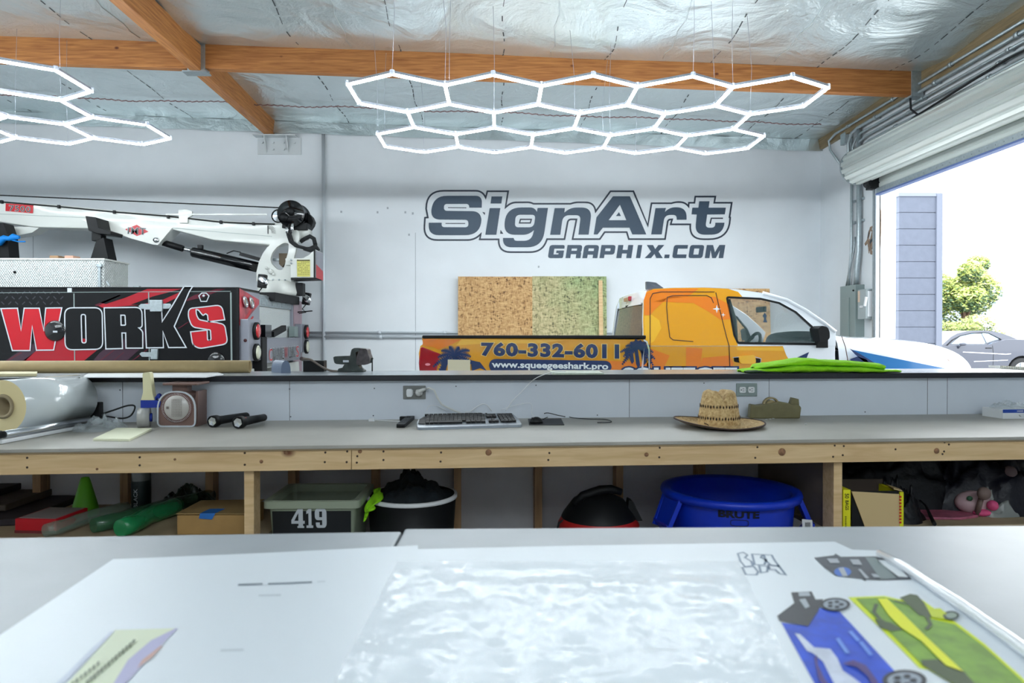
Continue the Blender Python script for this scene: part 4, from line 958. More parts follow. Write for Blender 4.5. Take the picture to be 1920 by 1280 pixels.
# ================================================================== under the bench, left shelf
def sz(px, py, z=SZ): return atz(px, py, z)
M_redbox = mat('red_box', srgb(190, 20, 34), .45)
a = sz(28, 999); rb = thing('red_box', 'small red box with pale top on the left lower shelf', 'box', a)
m = MB(); m.M = Matrix.Translation(a) @ Matrix.Rotation(-.08, 4, 'Z'); m.box(0, .185, 0, .2, 0, .062); m.build('box_body', M_redbox, rb, bevel=.003)
m = MB(); m.M = Matrix.Translation(a) @ Matrix.Rotation(-.08, 4, 'Z'); m.box(.012, .175, .01, .19, .062, .064); m.build('paper_top', mat('paper_grey', srgb(150, 140, 138), .7), rb)
m = MB(); m.M = Matrix.Translation(a) @ Matrix.Rotation(-.08, 4, 'Z'); m.box(-.001, .186, -.001, .2, 0, .012); m.build('bottom_edge', mat('darkred', srgb(110, 40, 44), .6), rb)
q = sz(160, 966); m = MB(); m.lathe((q.x, q.y, SZ), [(.0, 0), (.056, 0), (.058, .02), (.052, .05), (.022, .165), (.016, .18), (0, .183)], (0, 0, 1), 28); top('plastic_cone', m, mat('green_plastic', srgb(96, 176, 28), .45), 'green plastic cone on the left lower shelf', 'cone')
q = sz(265, 955); c = Vector((q.x, q.y, SZ)); bt = thing('bottle', 'dark labelled clear bottle standing on the left lower shelf', 'bottle', c)
m = MB(); m.lathe(c, [(0, 0), (.043, 0), (.043, .185), (.036, .2), (.03, .204)], (0, 0, 1), 24); m.build('body', mat('clear_dark', srgb(110, 116, 118), .2, coat=.5), bt)
m = MB(); m.lathe(c, [(.0436, .006), (.0436, .145)], (0, 0, 1), 24); m.build('label', mat('dark_label', srgb(14, 36, 40), .4), bt)
m = MB(); m.lathe(c, [(.032, .2), (.032, .235), (0, .236)], (0, 0, 1), 20); m.build('cap', M_black, bt)
m = MB()
text(m, 'BLACK', lambda u, v: (c.x + .0445 * math.sin(-.35 + (1 - v) * .45), c.y - .0445 * math.cos(-.35 + (1 - v) * .45), SZ + .02 + u * .09), .01); m.build('lettering', M_sil, bt)
# green film tubes
def sleeve(px0, py0, px1, py1, r0, mt, label, name='film_sleeve', z=0):
    a = sz(px0, py0); b = sz(px1, py1); a.z = b.z = SZ + r0 + z; m = MB(); d = b - a; pts = [a + d * t + Vector((.01 * math.sin(t * 9), 0, 0)) for t in [k / 10 for k in range(11)]]
    m.tube(pts, [r0 * (1 + .04 * math.sin(k * 2.3)) * (1 if 0 < k < 10 else .9) for k in range(11)], 16)
    return top(name, m, mt, label, 'plastic sleeve')
M_gfilm = mat('green_film', srgb(40, 150, 90), .2, alpha=.8, coat=.6)
M_cfilm = mat('pale_film', srgb(150, 175, 160), .2, alpha=.45, coat=.8)
sleeve(225, 1008, 330, 962, .04, M_gfilm, 'green plastic sleeve lying in front on the left lower shelf')
sleeve(175, 1000, 395, 940, .034, mat('dgreen_film', srgb(60, 110, 80), .2, alpha=.7, coat=.6), 'darker green plastic sleeve behind the front one, pointing away', z=.0)
sleeve(85, 1008, 235, 962, .03, M_cfilm, 'clear plastic sleeve between the red box and the green sleeves')
q = sz(345, 950); crumple('plastic_bag', (q.x, q.y + .05, SZ), .14, .1, .07, mat('dark_bag', srgb(36, 52, 46), .3, alpha=.85, coat=.4), 'crumpled dark plastic bag behind the green sleeves', 'plastic bag', 12, 20, .5)
# cardboard box with blue tape
a = sz(332, 1002); cbx = thing('cardboard_box', 'brown cardboard box with blue tape on the left lower shelf', 'box', a)
m = MB(); m.box(a.x, a.x + .285, a.y, a.y + .24, SZ, SZ + .082); m.build('carton', mat('card', srgb(176, 140, 86), .7, noise=.08, nscale=20), cbx, bevel=.002)
m = MB(); m.flat([[(a.x - .002, a.y - .004, SZ + .088), (a.x + .287, a.y - .004, SZ + .086), (a.x + .287, a.y + .24, SZ + .09), (a.x - .002, a.y + .24, SZ + .086)]], (0, 0, .003)); m.build('lid_flap', mat('card2', srgb(168, 140, 92), .7), cbx)
m = MB(); m.flat([[(a.x + .095, a.y - .006, SZ + .07), (a.x + .15, a.y - .006, SZ + .065), (a.x + .165, a.y - .006, SZ + .092), (a.x + .1, a.y - .006, SZ + .092)]]); m.flat([[(a.x + .1, a.y - .006, SZ + .0925), (a.x + .165, a.y - .006, SZ + .0925), (a.x + .18, a.y + .06, SZ + .095), (a.x + .115, a.y + .06, SZ + .095)]])
m.build('blue_tape', mat('blue_tape', srgb(40, 110, 190), .5), cbx)
# dark flat clutter at far left
for i, (l, mtc, lab) in enumerate(((((-60, 990), (40, 985), (150, 940), (60, 935)), (52, 44, 50), 'dark flat case lowest in the pile at the far left of the shelf'),
    (((-60, 975), (10, 972), (125, 930), (40, 925)), (96, 84, 72), 'brownish flat case second from the bottom of the pile at far left'),
    (((-60, 960), (0, 955), (95, 922), (30, 918)), (30, 28, 36), 'black flat case second from the top of the pile at far left'),
    (((-60, 945), (10, 940), (68, 918), (0, 915)), (130, 120, 110), 'pale grey flat case topmost of the pile at the far left'))):
    z = SZ + .001 + i * .033; m = MB(); m.flat([[atz(p[0], p[1], SZ) + Vector((0, 0, z - SZ)) for p in l]], (0, 0, .031)); top('flat_case', m, mat('case%d' % i, srgb(*mtc), .6, noise=.3, nscale=15), lab, 'case', bevel=.006)
# ================================================================== bins
# 419 tub
X0, X1, Y0_, Y1_, ZR = -.99, -.585, 2.87, 3.22, .63
tb = thing('storage_tub', 'grey green plastic tub marked 419 under the bench', 'bin', ((X0 + X1) / 2, 3.04, 0))
def rrect(x0, x1, y0, y1, z, r=.03, n=5): return [(p[0], p[1], z) for p in rnd([(x0, y0, r), (x1, y0, r), (x1, y1, r), (x0, y1, r)], n)]
M_tub = mat('tub_green', srgb(132, 142, 122), .5)
def shell(m, specs):
    rings = [[m._v(p) for p in rrect(*s)] for s in specs]
    for a, b in zip(rings, rings[1:]):
        for k in range(len(a)): m.bm.faces.new((a[k], a[(k+1) % len(a)], b[(k+1) % len(a)], b[k])).material_index = m.mi
    m.bm.faces.new(rings[0]); m.bm.faces.new(rings[-1])
cx = (X0 + X1) / 2
m = MB(); shell(m, [(X0 + .06, X1 - .06, Y0_ + .05, Y1_ - .05, 0), (X0 + .02, X1 - .02, Y0_ + .012, Y1_ - .012, ZR - .03), (X0 + .02, X1 - .02, Y0_ + .012, Y1_ - .012, ZR - .01), (X0 + .026, X1 - .026, Y0_ + .018, Y1_ - .018, ZR - .01), (X0 + .066, X1 - .066, Y0_ + .056, Y1_ - .056, .01)]); m.build('body', [M_tub], tb)
m = MB(); shell(m, [(X0 + .018, X1 - .018, Y0_ + .01, Y1_ - .01, ZR - .035), (X0, X1, Y0_, Y1_, ZR - .033), (X0, X1, Y0_, Y1_, ZR - .004), (X0 + .006, X1 - .006, Y0_ + .006, Y1_ - .006, ZR), (X0 + .028, X1 - .028, Y0_ + .02, Y1_ - .02, ZR - .002), (X0 + .028, X1 - .028, Y0_ + .02, Y1_ - .02, ZR - .035)])
fs = [f for f in m.bm.faces if len(f.verts) > 6]; bmesh.ops.delete(m.bm, geom=fs, context='FACES_ONLY'); m.build('rim', mat('rim_green', srgb(150, 160, 140), .45), tb)
m = MB(); yf = Y0_ + .012
def tf(u, v): z = v; return (cx + u, yf - .003 + (ZR - .03 - z) * .063, z)
m.flat([[tf(-.16, .28), tf(.16, .28), tf(.165, .585), tf(-.165, .585)]]); m.build('number_panel', mat('panel_black', srgb(18, 22, 26), .4), tb)
m = MB()
NG = {'4': [[(.45,0),(.95,0),(.95,.1),(.87,.1),(.87,.22),(1,.22),(1,.37),(.87,.37),(.87,1),(.5,1),(0,.4),(0,.22),(.53,.22),(.53,.1),(.45,.1)],[(.53,.37),(.22,.37),(.53,.78)]],
      '1': [[(.08,0),(.92,0),(.92,.13),(.72,.13),(.72,1),(.4,1),(.08,.86),(.08,.72),(.34,.76),(.34,.13),(.08,.13)]],
      '9': [[(.08,.28),(.08,.1,.1),(.2,0,.08),(.85,0,.1),(1,.14,.1),(1,.86,.1),(.85,1,.08),(.15,1,.08),(0,.86,.1),(0,.52,.1),(.15,.4,.08),(.62,.4),(.62,.14),(.42,.14),(.42,.28)],[(.38,.55),(.62,.55),(.62,.85),(.38,.85)]]}
xs = [(547, 572), (574, 589), (591, 613)]
for ch, (p0, p1) in zip('419', xs):
    xa = aty(p0, 970, 2.885).x; xb = aty(p1, 970, 2.885).x
    zt = aty(0, 955, 2.885).z; zb_ = aty(0, 992, 2.885).z
    m.flat([[Vector(tf(xa - cx + (xb - xa) * p[0], zb_ + (zt - zb_) * p[1])) - Vector((0, .003, 0)) for p in rnd(l, 3)] for l in NG[ch]])
m.build('number', M_sil, tb)
# black hamper with clothes
c = Vector(((aty(773, 930, 3.12)).x, 3.12, 0)); ZH = .60
hp = thing('laundry_bin', 'round black bin with a white rim line, full of dark rags', 'bin', c)
m = MB(); m.lathe(c, [(0, .01), (.16, .01), (.2, ZH), (.192, ZH), (.155, .02), (0, .02)], (0, 0, 1), 40); m.build('body', M_black, hp)
m = MB(); m.lathe(c, [(.2, ZH - .016), (.205, ZH - .014), (.205, ZH + .001), (.192, ZH + .002)], (0, 0, 1), 40); m.build('rim', M_white, hp)
def heap(c, rx, ry, h, mt, label, cat, seed, name='rag', tall=.5):
    m = MB()
    def f(u, v):
        a = u * 2 * math.pi; p = Vector((math.cos(a) * v, math.sin(a) * v, 0))
        k = NZ.noise(Vector((p.x * 2.2 + seed, p.y * 2.2, seed))) + .5 * NZ.noise(Vector((p.x * 6 + seed, p.y * 6, seed + 5)))
        return (c[0] + p.x * rx * (1 + .1 * k), c[1] + p.y * ry * (1 + .1 * k), c[2] + h * (1 - v ** 2.2) * (1 + tall * k) + .012 * k)
    m.grid(f, 56, 22); return top(name, m, mt, label, cat)
heap((c.x, c.y, ZH - .02), .185, .185, .075, M_darkc, 'heap of dark navy rags filling the round black bin', 'rags', 2.2)
q = aty(768, 905, 3.2); heap((q.x, 3.2, ZH + .015), .07, .07, .07, mat('black_cloth', srgb(10, 11, 13), .9, bump=.3, bscale=40), 'black rag on top of the heap of rags', 'rag', 5.1, tall=.9)
m = MB(); pts = [aty(x, y, 2.99) for x, y in ((700, 912), (722, 922), (716, 945), (700, 955), (690, 978), (678, 975), (682, 940))]
def lime(u, v):
    a = aty(700 + 22 * u, 918 + 6 * u, 3.05); b = aty(680 + 20 * u, 978 - 25 * u, 2.92); p = a.lerp(b, v); return p + Vector((.01 * math.sin(v * 9 + u * 5), .02 * math.sin(u * 6) - .02 * math.sin(v * math.pi), .01 * math.sin(u * math.pi)))
m.grid(lime, 12, 16); top('rag', m, M_lime, 'lime green rag hanging over the left side of the black bin', 'rag', solid=.006)
# shop vacuum
c = Vector((aty(1122, 960, 3.2).x, 3.2, 0)); vc = thing('shop_vacuum', 'black and red shop vacuum standing under the bench', 'vacuum cleaner', c)
zt = aty(0, 937, 3.2).z
m = MB(); m.lathe(c, [(0, .05), (.17, .05), (.19, zt - .12), (.17, zt - .085)], (0, 0, 1), 32); m.build('tank', mat('vac_red', srgb(180, 34, 34), .4), vc)
m = MB(); m.lathe(c, [(.175, zt - .09), (.165, zt - .07), (.12, zt - .01), (.06, zt + .02), (0, zt + .025)], (0, 0, 1), 32); m.build('motor_head', M_black, vc)
m = MB(); m.tube([c + Vector(p) for p in ((-.12, -.05, zt - .02), (-.08, -.05, zt + .02), (0, -.05, zt + .045), (.05, -.05, zt + .05), (.1, -.05, zt + .035))], [.018, .02, .022, .02, .016], 8); m.build('carry_handle', M_black, vc)
m = MB(); m.flat([[c + Vector(p) for p in ((.12, -.05, zt - .1), (.2, -.05, zt - .1), (.155, -.05, zt - .01), (.135, -.05, zt))]], (0, .06, 0)); m.build('latch', M_black, vc, bevel=.004)
m = MB(); m.tube([c + Vector(p) for p in ((-.2, -.02, zt - .16), (-.19, -.04, zt - .11), (-.16, -.04, zt - .09), (-.12, -.02, zt - .06), (-.13, -.02, zt - .09), (-.13, 0, zt - .14))], .005, 6); m.build('cord', M_rubber, vc)
for s in (-1, 1):
    for k in (-1, 1): m = MB(); m.sphere(c + Vector((.12 * s, .12 * k, .026)), .026, 12, 8); m.build('caster', M_black, vc)
# blue bin
c = Vector((aty(1368, 930, 3.13).x, 3.13, 0)); ZB = .62; RB = .30
M_blue = mat('blue_bin', srgb(10, 52, 190), .4, noise=.12, nscale=5)
bb = thing('trash_can', 'large round blue trash can marked BRUTE under the bench', 'bin', c)
m = MB(); m.lathe(c, [(0, 0), (.235, 0), (RB - .02, ZB - .03), (RB - .025, ZB - .005), (RB - .032, ZB - .01), (.225, .02), (0, .02)], (0, 0, 1), 56); m.build('body', M_blue, bb)
m = MB(); m.lathe(c, [(RB - .02, ZB - .035), (RB + .008, ZB - .032), (RB + .014, ZB - .015), (RB + .008, ZB), (RB - .015, ZB + .002), (RB - .03, ZB - .008)], (0, 0, 1), 56); m.build('rim', M_blue, bb)
for s in (-1, 1):
    m = MB(); d = Vector((s * math.cos(-.25), math.sin(-.25), 0)); t = Vector((-d.y, d.x, 0))
    for k in (-1, 1): m.bar(c + d * (RB - .01) + t * .07 * k + Vector((0, 0, ZB - .02)), c + d * (RB + .05) + t * .06 * k + Vector((0, 0, ZB - .16)), .016, .02)
    m.flat([[c + d * (RB + .0) + t * .07 + Vector((0, 0, ZB - .03)), c + d * (RB + .0) - t * .07 + Vector((0, 0, ZB - .03)), c + d * (RB + .05) - t * .06 + Vector((0, 0, ZB - .15)), c + d * (RB + .05) + t * .06 + Vector((0, 0, ZB - .15))]], (0, 0, .006))
    m.flat([[c + d * (RB + .055) + t * .065 + Vector((0, 0, ZB - .14)), c + d * (RB + .055) - t * .065 + Vector((0, 0, ZB - .14)), c + d * (RB - .03) - t * .075 + Vector((0, 0, ZB - .24)), c + d * (RB - .03) + t * .075 + Vector((0, 0, ZB - .24))]], (0, 0, .012))
    hd = m.build('handle', M_blue, bb, bevel=.004)
    if s == 1:
        m = MB(); q = c + d * (RB + .02) - t * .085 + Vector((0, 0, ZB - .13)); m.flat([[q + Vector(p) for p in ((-.02, 0, -.03), (.025, 0, -.034), (.022, 0, .022), (-.024, 0, .026))]], (0, .002, 0)); m.build('sticker', M_white, hd)
        m = MB()
        for k in range(6): m.box(q.x - .01 + k * .004, q.x - .008 + k * .004, q.y - .0015, q.y - .0005, q.z - .02, q.z + .012)
        m.build('barcode', M_black, hd)
def cylmap(c, rz, a0, a1, z0, z1):
    def f(u, v):
        z = z0 + (z1 - z0) * v; a = a0 + (a1 - a0) * u; r = rz(z); return (c.x + r * math.sin(a), c.y - r * math.cos(a), z)
    return f
rz = lambda z: .235 + (RB - .02 - .235) * z / (ZB - .03) + .003
x0 = aty(1352, 970, 2.86).x - c.x; x1 = aty(1422, 970, 2.86).x - c.x
m = MB(); text(m, 'BRUTE', cylmap(c, rz, math.asin(x0 / .27), math.asin(x1 / .27), aty(0, 981, 2.84).z, aty(0, 966, 2.84).z), .045, ref=.045); m.build('lettering', mat('bin_print', srgb(4, 8, 30), .5), bb)
m = MB(); f = cylmap(c, rz, math.asin((x0 + .045) / .27), math.asin((x1 - .045) / .27), aty(0, 996, 2.84).z, aty(0, 984, 2.84).z)
m.ribbon([f(*p) for p in rnd([(0, 0, .3), (1, 0, .3), (1, 1, .3), (0, 1, .3)], 4)], .003, (0, 1, 0)); m.build('logo', MATS['bin_print'], bb)
# ================================================================== right shelf
M_yel = mat('yellow_box', srgb(226, 222, 30), .45)
y = 2.9; yb_ = thing('trash_bag_box', 'narrow yellow box lettered 50 BAGS standing beside the right bench leg', 'box', aty(1588, 990, y))
a = aty(1581, 918, y); b = aty(1595, 918, y); m = MB(); m.box(a.x, b.x, y, y + .16, SZ, a.z); m.build('carton', M_yel, yb_, bevel=.001)
m = MB(); text(m, '50', lambda u, v: aty(1584 + v * 8, 925 + u * 9, y - .001), .02, ref=.02); text(m, 'BAGS', lambda u, v: aty(1585 + v * 6.5, 938 + u * 18, y - .001), .02, ref=.02); m.build('lettering', M_black, yb_)
m = MB()
for k in range(7): p = aty(1584.5, 968 + k * 3, y - .001); m.box(p.x, p.x + .006, y - .0015, y - .0005, p.z - .003, p.z)
m.build('small_print', M_black, yb_)
y = 2.94; ob = thing('open_carton', 'open yellow carton with a tan side facing out on the right lower shelf', 'box', aty(1645, 990, y))
F = lambda px, py, dy=0: aty(px, py, y + dy)
l = [F(1597, 921), F(1686, 926), F(1690, 990), F(1624, 990)]
for q in l[2:]: q.z = SZ
m = MB(); m.flat([l], (0, .004, 0)); m.build('front_flap', mat('tan_card', srgb(206, 180, 132), .7), ob)
l = [F(1597, 921, .006), F(1694, 920, .006), F(1692, 990, .006), F(1597, 990, .006)]
for q in l[2:]: q.z = SZ
m = MB(); m.flat([l], (0, .004, 0)); m.build('dark_liner', M_black, ob)
a = F(1687, 922, .0); m = MB(); m.box(a.x, a.x + .016, y - .002, y + .17, SZ, a.z); m.build('yellow_side', M_yel, ob)
m = MB()
for k in range(9): p = F(1688, 929 + k * 6); m.box(p.x - .006 , p.x + .003, y - .004, y - .0025, p.z - .008, p.z)
m.build('red_marks', M_red, ob)
m = MB(); m.flat([[F(1660, 908, .17), F(1686, 917, .1), F(1692, 921, 0), F(1676, 917, 0)]], (0, 0, .004)); m.build('top_flap', MATS['tan_card'], ob)
m = MB(); m.box(l[0].x, l[1].x, y + .165, y + .17, SZ, F(0, 905, .16).z); m.build('back_side', mat('card_dark', srgb(60, 50, 44), .8), ob)
M_bagd = mat('black_bag', srgb(7, 8, 13), .42, bump=.5, bscale=14, spec=.25)
q = atz(1800, 960, SZ); 
crumple('garbage_bag', (1.95, 3.42, SZ), .42, .2, .30, M_bagd, 'large black garbage bag at the back of the right lower shelf', 'garbage bag', 20, 34, .35, pinch=3)
crumple('garbage_bag', (2.45, 3.35, SZ), .36, .22, .26, mat('navy_bag', srgb(12, 13, 24), .42, bump=.5, bscale=14, spec=.25), 'dark navy garbage bag behind the clear bag at the right edge of the lower shelf', 'garbage bag', 31, 30, .35, pinch=3)
crumple('garbage_bag', (1.83, 3.12, SZ), .14, .1, .12, MATS['black_bag'], 'smaller black plastic bag right of the open carton', 'garbage bag', 44, 24, .6)
p = atz(1842, 968, SZ); M_pink = mat('pink', srgb(214, 80, 130), .6, noise=.2, nscale=20); M_pinkp = mat('pink_pale', srgb(190, 160, 165), .6, noise=.2, nscale=12)
sl = thing('pink_toy', 'pink and pale patterned toy lying on the right lower shelf', 'toy', (p.x, p.y, SZ))
m = MB(); m.sphere((p.x - .01, p.y + .05, SZ + .055), .07, 20, 14, (1.2, .8, .78)); m.build('body', M_pinkp, sl)
m = MB(); m.sphere((p.x + .035, p.y - .018, SZ + .056), .024, 16, 10); m.sphere((p.x - .0, p.y - .0, SZ + .018), .03, 16, 8, (1.5, .8, .55)); m.build('pink_pads', M_pink, sl)
m = MB(); m.lathe((p.x - .06, p.y - .004, SZ + .085), [(0, 0), (.011, 0), (.011, .01)], (0, 1, 0), 14); m.build('green_spot', mat('dgreen', srgb(40, 80, 56), .6), sl)
m = MB(); m.flat([[atz(x, y_, SZ) for x, y_ in ((1700, 958), (1735, 974), (1800, 975), (1835, 970), (1800, 958), (1740, 955))]], (0, 0, .012)); top('pink_bag', m, mat('pink_film', srgb(176, 96, 120), .4, noise=.4, nscale=25), 'flat pink plastic package beside the pink toy on the right lower shelf', 'package', bevel=.004)
m = MB(); m.tube([atz(1752, 982, SZ + .016), atz(1745, 968, SZ + .02), atz(1736, 948, SZ + .04), atz(1722, 935, SZ + .06)], [.009, .008, .005, .004], 8); top('brush_handle', m, M_black, 'black handle sticking out over the pink package', 'tool')
q = atz(1870, 968, SZ); crumple('plastic_bag', (q.x + .02, q.y + .06, SZ), .13, .09, .10, mat('cloudy_film', srgb(150, 156, 152), .25, alpha=.6, coat=.6, bump=.4, bscale=20), 'cloudy clear plastic bag at the right edge of the lower shelf', 'plastic bag', 51, 26, .4)
for (px, py, dd, r, cc, lab) in ((1845, 925, 3.1, .03, (110, 92, 86), 'round tan knob among the dark bags, nearer the pink toy'), (1893, 886, 3.2, .033, (96, 78, 80), 'round brown grey knob high among the bags near the right edge')):
    q = aty(px, py, dd); m = MB(); m.sphere(q, r, 18, 12, (1, .8, 1)); m.tube([(q.x, q.y + .01, q.z), (q.x, q.y + .05, SZ)], .012, 8); top('knob', m, mat('knob%d' % px, srgb(*cc), .6), lab, 'knob')
# crate edge left of the right leg
m = MBr(); m.box(pu[1] - .1, pu[1] - .06, VF + .5, VF + .75, 0, .56); top('wood_block', m, M_stud, 'short wooden block standing behind the blue trash can near the right leg', 'wood block')
# ================================================================== foreground tables
TZ = .90
M_table = mat('table_top', srgb(162, 169, 174), .35, noise=.08, nscale=6, bump=.02, bscale=120)
def T(px, py, z=TZ): return atz(px, py, z)
def table(fl, fr, nr, nl, label):
    c = Vector(((fl[0] + fr[0] + nr[0] + nl[0]) / 4, (fl[1] + fr[1] + nr[1] + nl[1]) / 4, 0)); t = thing('table', label, 'table', (c.x, c.y, 0))
    m = MB(); m.flat([[Vector((p[0], p[1], TZ)) for p in (fl, fr, nr, nl)]], (0, 0, -.025)); m.build('tabletop', M_table, t, bevel=.004)
    xs = [fl[0], fr[0], nr[0], nl[0]]; x0 = max(fl[0], nl[0]) + .12; x1 = min(fr[0], nr[0]) - .12; y0 = nl[1] + .1; y1 = min(fl[1], fr[1]) - .1
    for x in (x0, x1):
        for y in (y0, y1): m = MB(); m.box(x - .035, x + .035, y - .035, y + .035, 0, TZ - .025); m.build('leg', M_pine, t, bevel=.003)
    m = MB(); m.box(x0, x1, y0 - .018, y0 + .018, TZ - .13, TZ - .026); m.box(x0, x1, y1 - .018, y1 + .018, TZ - .13, TZ - .026); m.build('apron', M_pine, t)
    return t
def ext(a, b, x): t = (x - a.x) / (b.x - a.x); return (x, a.y + (b.y - a.y) * t)
a, b = T(0, 1008), T(753, 996); c, d = T(758, 991), T(1920, 985)
ysm = .2; sx = -.262
table(ext(a, b, -2.6), (b.x, b.y), (b.x - .02, ysm), (-2.6, ysm - .05), 'left of the two large grey white topped tables in the foreground')
table((c.x + .001, c.y), ext(c, d, 2.4), (2.4, ysm + .06), (b.x - .015, ysm), 'right of the two large grey white topped tables in the foreground')
z1 = TZ + .004; W_ = lambda x, y, z=z1: atz(x, y, z)
ps = thing('printed_banner', 'large white printed sheet with small vehicle pictures lying across the foreground tables', 'banner', W_(960, 1180))
M_paper = mat('banner_white', srgb(222, 230, 236), .35)
m = MB(); m.flat([[W_(*p) for p in ((212,1048),(500,1036),(700,1026),(783,1022),(784,1029),(1100,1022),(1565,1015),(1598,1030),(1650,1032),(1800,1128),(2050,1290),(2150,1400),(-220,1400),(-200,1275),(0,1190))]], (0, 0, -.0035)); m.build('sheet', M_paper, ps)
def dec(name, loops, col, k=1, rough=.5, nz=0):
    m = MB()
    for l in loops: m.flat([[W_(*p, z1 + .0006 * k) for p in l]])
    return m.build(name, mat('ink_%d_%d_%d' % col, srgb(*col), rough, noise=nz, nscale=30), ps)
A3 = lambda l: [(1280 + x / 3, 980 + y / 3) for x, y in l]
A1 = lambda l: [(x / 3, 980 + y / 3) for x, y in l]
def ell(cx, cy, rx, ry, n=24, a0=0): return [(cx + rx * math.cos(a0 + 2*math.pi*k/n), cy + ry * math.sin(a0 + 2*math.pi*k/n)) for k in range(n)]
# top dark vehicle print
dec('vehicle_print', [A3([(740,195),(850,182),(860,172),(890,190),(1080,188),(1190,212),(1290,318),(1110,322),(1030,318),(1030,328),(1005,315),(860,297),(800,255)])], (62, 68, 78), nz=.3)
dec('vehicle_print_detail', [A3([(1025,192),(1085,195),(1205,310),(1115,318)])], (120, 134, 134), 2)
dec('vehicle_print_detail', [A3(l) for l in ([(1085,205),(1185,215),(1270,305),(1215,302)],)], (222, 228, 232), 2)
dec('vehicle_print_detail', [A3(ell(900, 275, 48, 26))], (60, 110, 200), 2)
dec('vehicle_print_detail', [A3(l) for l in ([(810,200),(870,200),(885,225),(830,225)], [(940,205),(990,205),(1010,235),(960,235)], [(985,260),(1000,258),(1050,310),(1030,312)], [(1060,285),(1090,288),(1110,305),(1075,305)], [(875,255),(905,250),(930,300),(900,300)])], (170, 176, 184), 3)
# blue vehicle
dec('vehicle_print', [A3([(555,560),(700,580),(760,475),(885,500),(960,580),(1190,830),(1290,960),(1380,1250),(1000,1250),(740,900)])], (26, 80, 214), nz=.3)
dec('vehicle_print_detail', [A3([(610,390),(725,385),(748,430),(790,428),(760,500),(705,582),(545,550),(532,522),(628,450)])], (52, 54, 60), 2, nz=.3)
dec('vehicle_print_detail', [A3([(655,430),(690,425),(715,470),(690,480)]), A3([(650,390),(710,388),(720,410),(655,412)])], (170, 178, 186), 3)
for (cx, cy, rx, ry) in ((858, 458, 86, 38), (1248, 885, 125, 60)):
    dec('vehicle_print_wheel', [A3(ell(cx, cy, rx, ry))], (40, 44, 50), 3); dec('vehicle_print_wheel', [A3(ell(cx, cy, rx*.78, ry*.74))], (150, 160, 172), 4)
    dec('vehicle_print_wheel', [A3(ell(cx + rx*.4*math.cos(a), cy + ry*.4*math.sin(a), rx*.17, ry*.2, 10)) for a in (0, 1.26, 2.5, 3.8, 5.0)], (40, 44, 50), 5)
dec('vehicle_print_detail', [A3([(630,620),(660,625),(740,700),(830,708),(870,760),(900,830),(960,870),(1000,900),(1100,1100),(900,1100),(850,900),(790,780),(730,730),(700,720)])], (214, 222, 240), 3, nz=.2)
dec('vehicle_print_detail', [A3([(740,760),(755,740),(760,800),(800,880),(860,960),(830,960),(765,880)]), A3([(900,790),(960,770),(1030,800),(1090,880),(1120,960),(1090,960),(1040,860),(980,810)])], (70, 50, 120), 4)
dec('vehicle_print_detail', [A3([(930,610),(950,605),(1000,660),(980,665)]), A3([(990,670),(1010,665),(1070,740),(1050,745)]), A3([(860,650),(880,645),(940,730),(915,735)])], (110, 150, 230), 3)
# green vehicle
dec('vehicle_print', [A3([(930,418),(1135,410),(1220,430),(1345,430),(1400,470),(1540,560),(1700,680),(1900,860),(2100,1050),(2050,1250),(1700,1010),(1380,825),(1330,815),(1120,600)])], (208, 224, 20))
dec('vehicle_print_detail', [A3([(975,425),(1130,418),(1230,440),(1340,440),(1400,540),(1530,570),(1690,690),(1890,870),(2050,1030),(2000,1200),(1600,900),(1350,800),(1130,580)])], (122, 164, 44), 2, nz=.3)
dec('vehicle_print_detail', [A3([(1220,420),(1280,398),(1320,405),(1360,450),(1400,530),(1330,520),(1260,450)]), A3([(1340,770),(1480,765),(1560,810),(1640,900),(1800,1000),(1700,1000),(1480,880),(1350,800)]), A3([(1080,540),(1170,560),(1240,600),(1180,610),(1110,590)])], (62, 78, 40), 3)
m = MB(); pts = [W_(*p, z1 + .002) for p in A3([(1090,455),(1075,500),(1110,540),(1170,580)])]; m.ribbon(pts, .005, (0, 0, 1), False); pts = [W_(*p, z1 + .002) for p in A3([(1190,440),(1280,460),(1370,520),(1395,570),(1370,600)])]; m.ribbon(pts, .005, (0, 0, 1), False); m.build('vehicle_print_detail', MATS['ink_62_78_40'], ps)
dec('vehicle_print_detail', [A3([(1095,425),(1150,425),(1250,520),(1360,630),(1580,835),(1480,800),(1340,660),(1230,590),(1160,520)])], (228, 230, 10), 4)
dec('vehicle_print_detail', [A3([(1380,480),(1450,480),(1500,520),(1470,540),(1400,525)])], (200, 214, 40), 4)
dec('vehicle_print_wheel', [A3(ell(1510, 520, 46, 26))], (60, 70, 66), 4); dec('vehicle_print_wheel', [A3(ell(1512, 520, 32, 17))], (150, 165, 150), 5)
m = MB()
for l in ([(310,172),(340,165),(365,180),(350,195),(385,215),(395,240),(350,245),(325,215)], [(390,175),(450,178),(440,195),(470,205),(460,235),(405,235)], [(455,178),(500,180),(520,215),(545,245),(500,240),(470,215)], [(335,250),(400,245),(425,275),(415,292),(355,290)], [(430,240),(480,245),(475,275),(440,280)], [(480,235),(540,240),(580,292),(545,285),(520,262),(490,262)]):
    m.ribbon([W_(*p, z1 + .0006) for p in A3(l)], .004, (0, 0, 1))
m.build('logo_outline', mat('ink_navy', srgb(66, 98, 130), .3), ps)
dec('label_print', [A1([(648,602),(988,592),(860,700),(700,870),(560,1100),(200,1100),(380,900)])], (222, 230, 204))
dec('label_print', [A1([(988,592),(1000,594),(870,720),(720,890),(640,1000),(590,1000),(640,900),(720,770),(850,660)])], (186, 184, 214), 2)
dec('label_print', [A1([(905,690),(915,692),(850,760),(790,800),(770,820),(800,770)])], (206, 170, 160), 3)
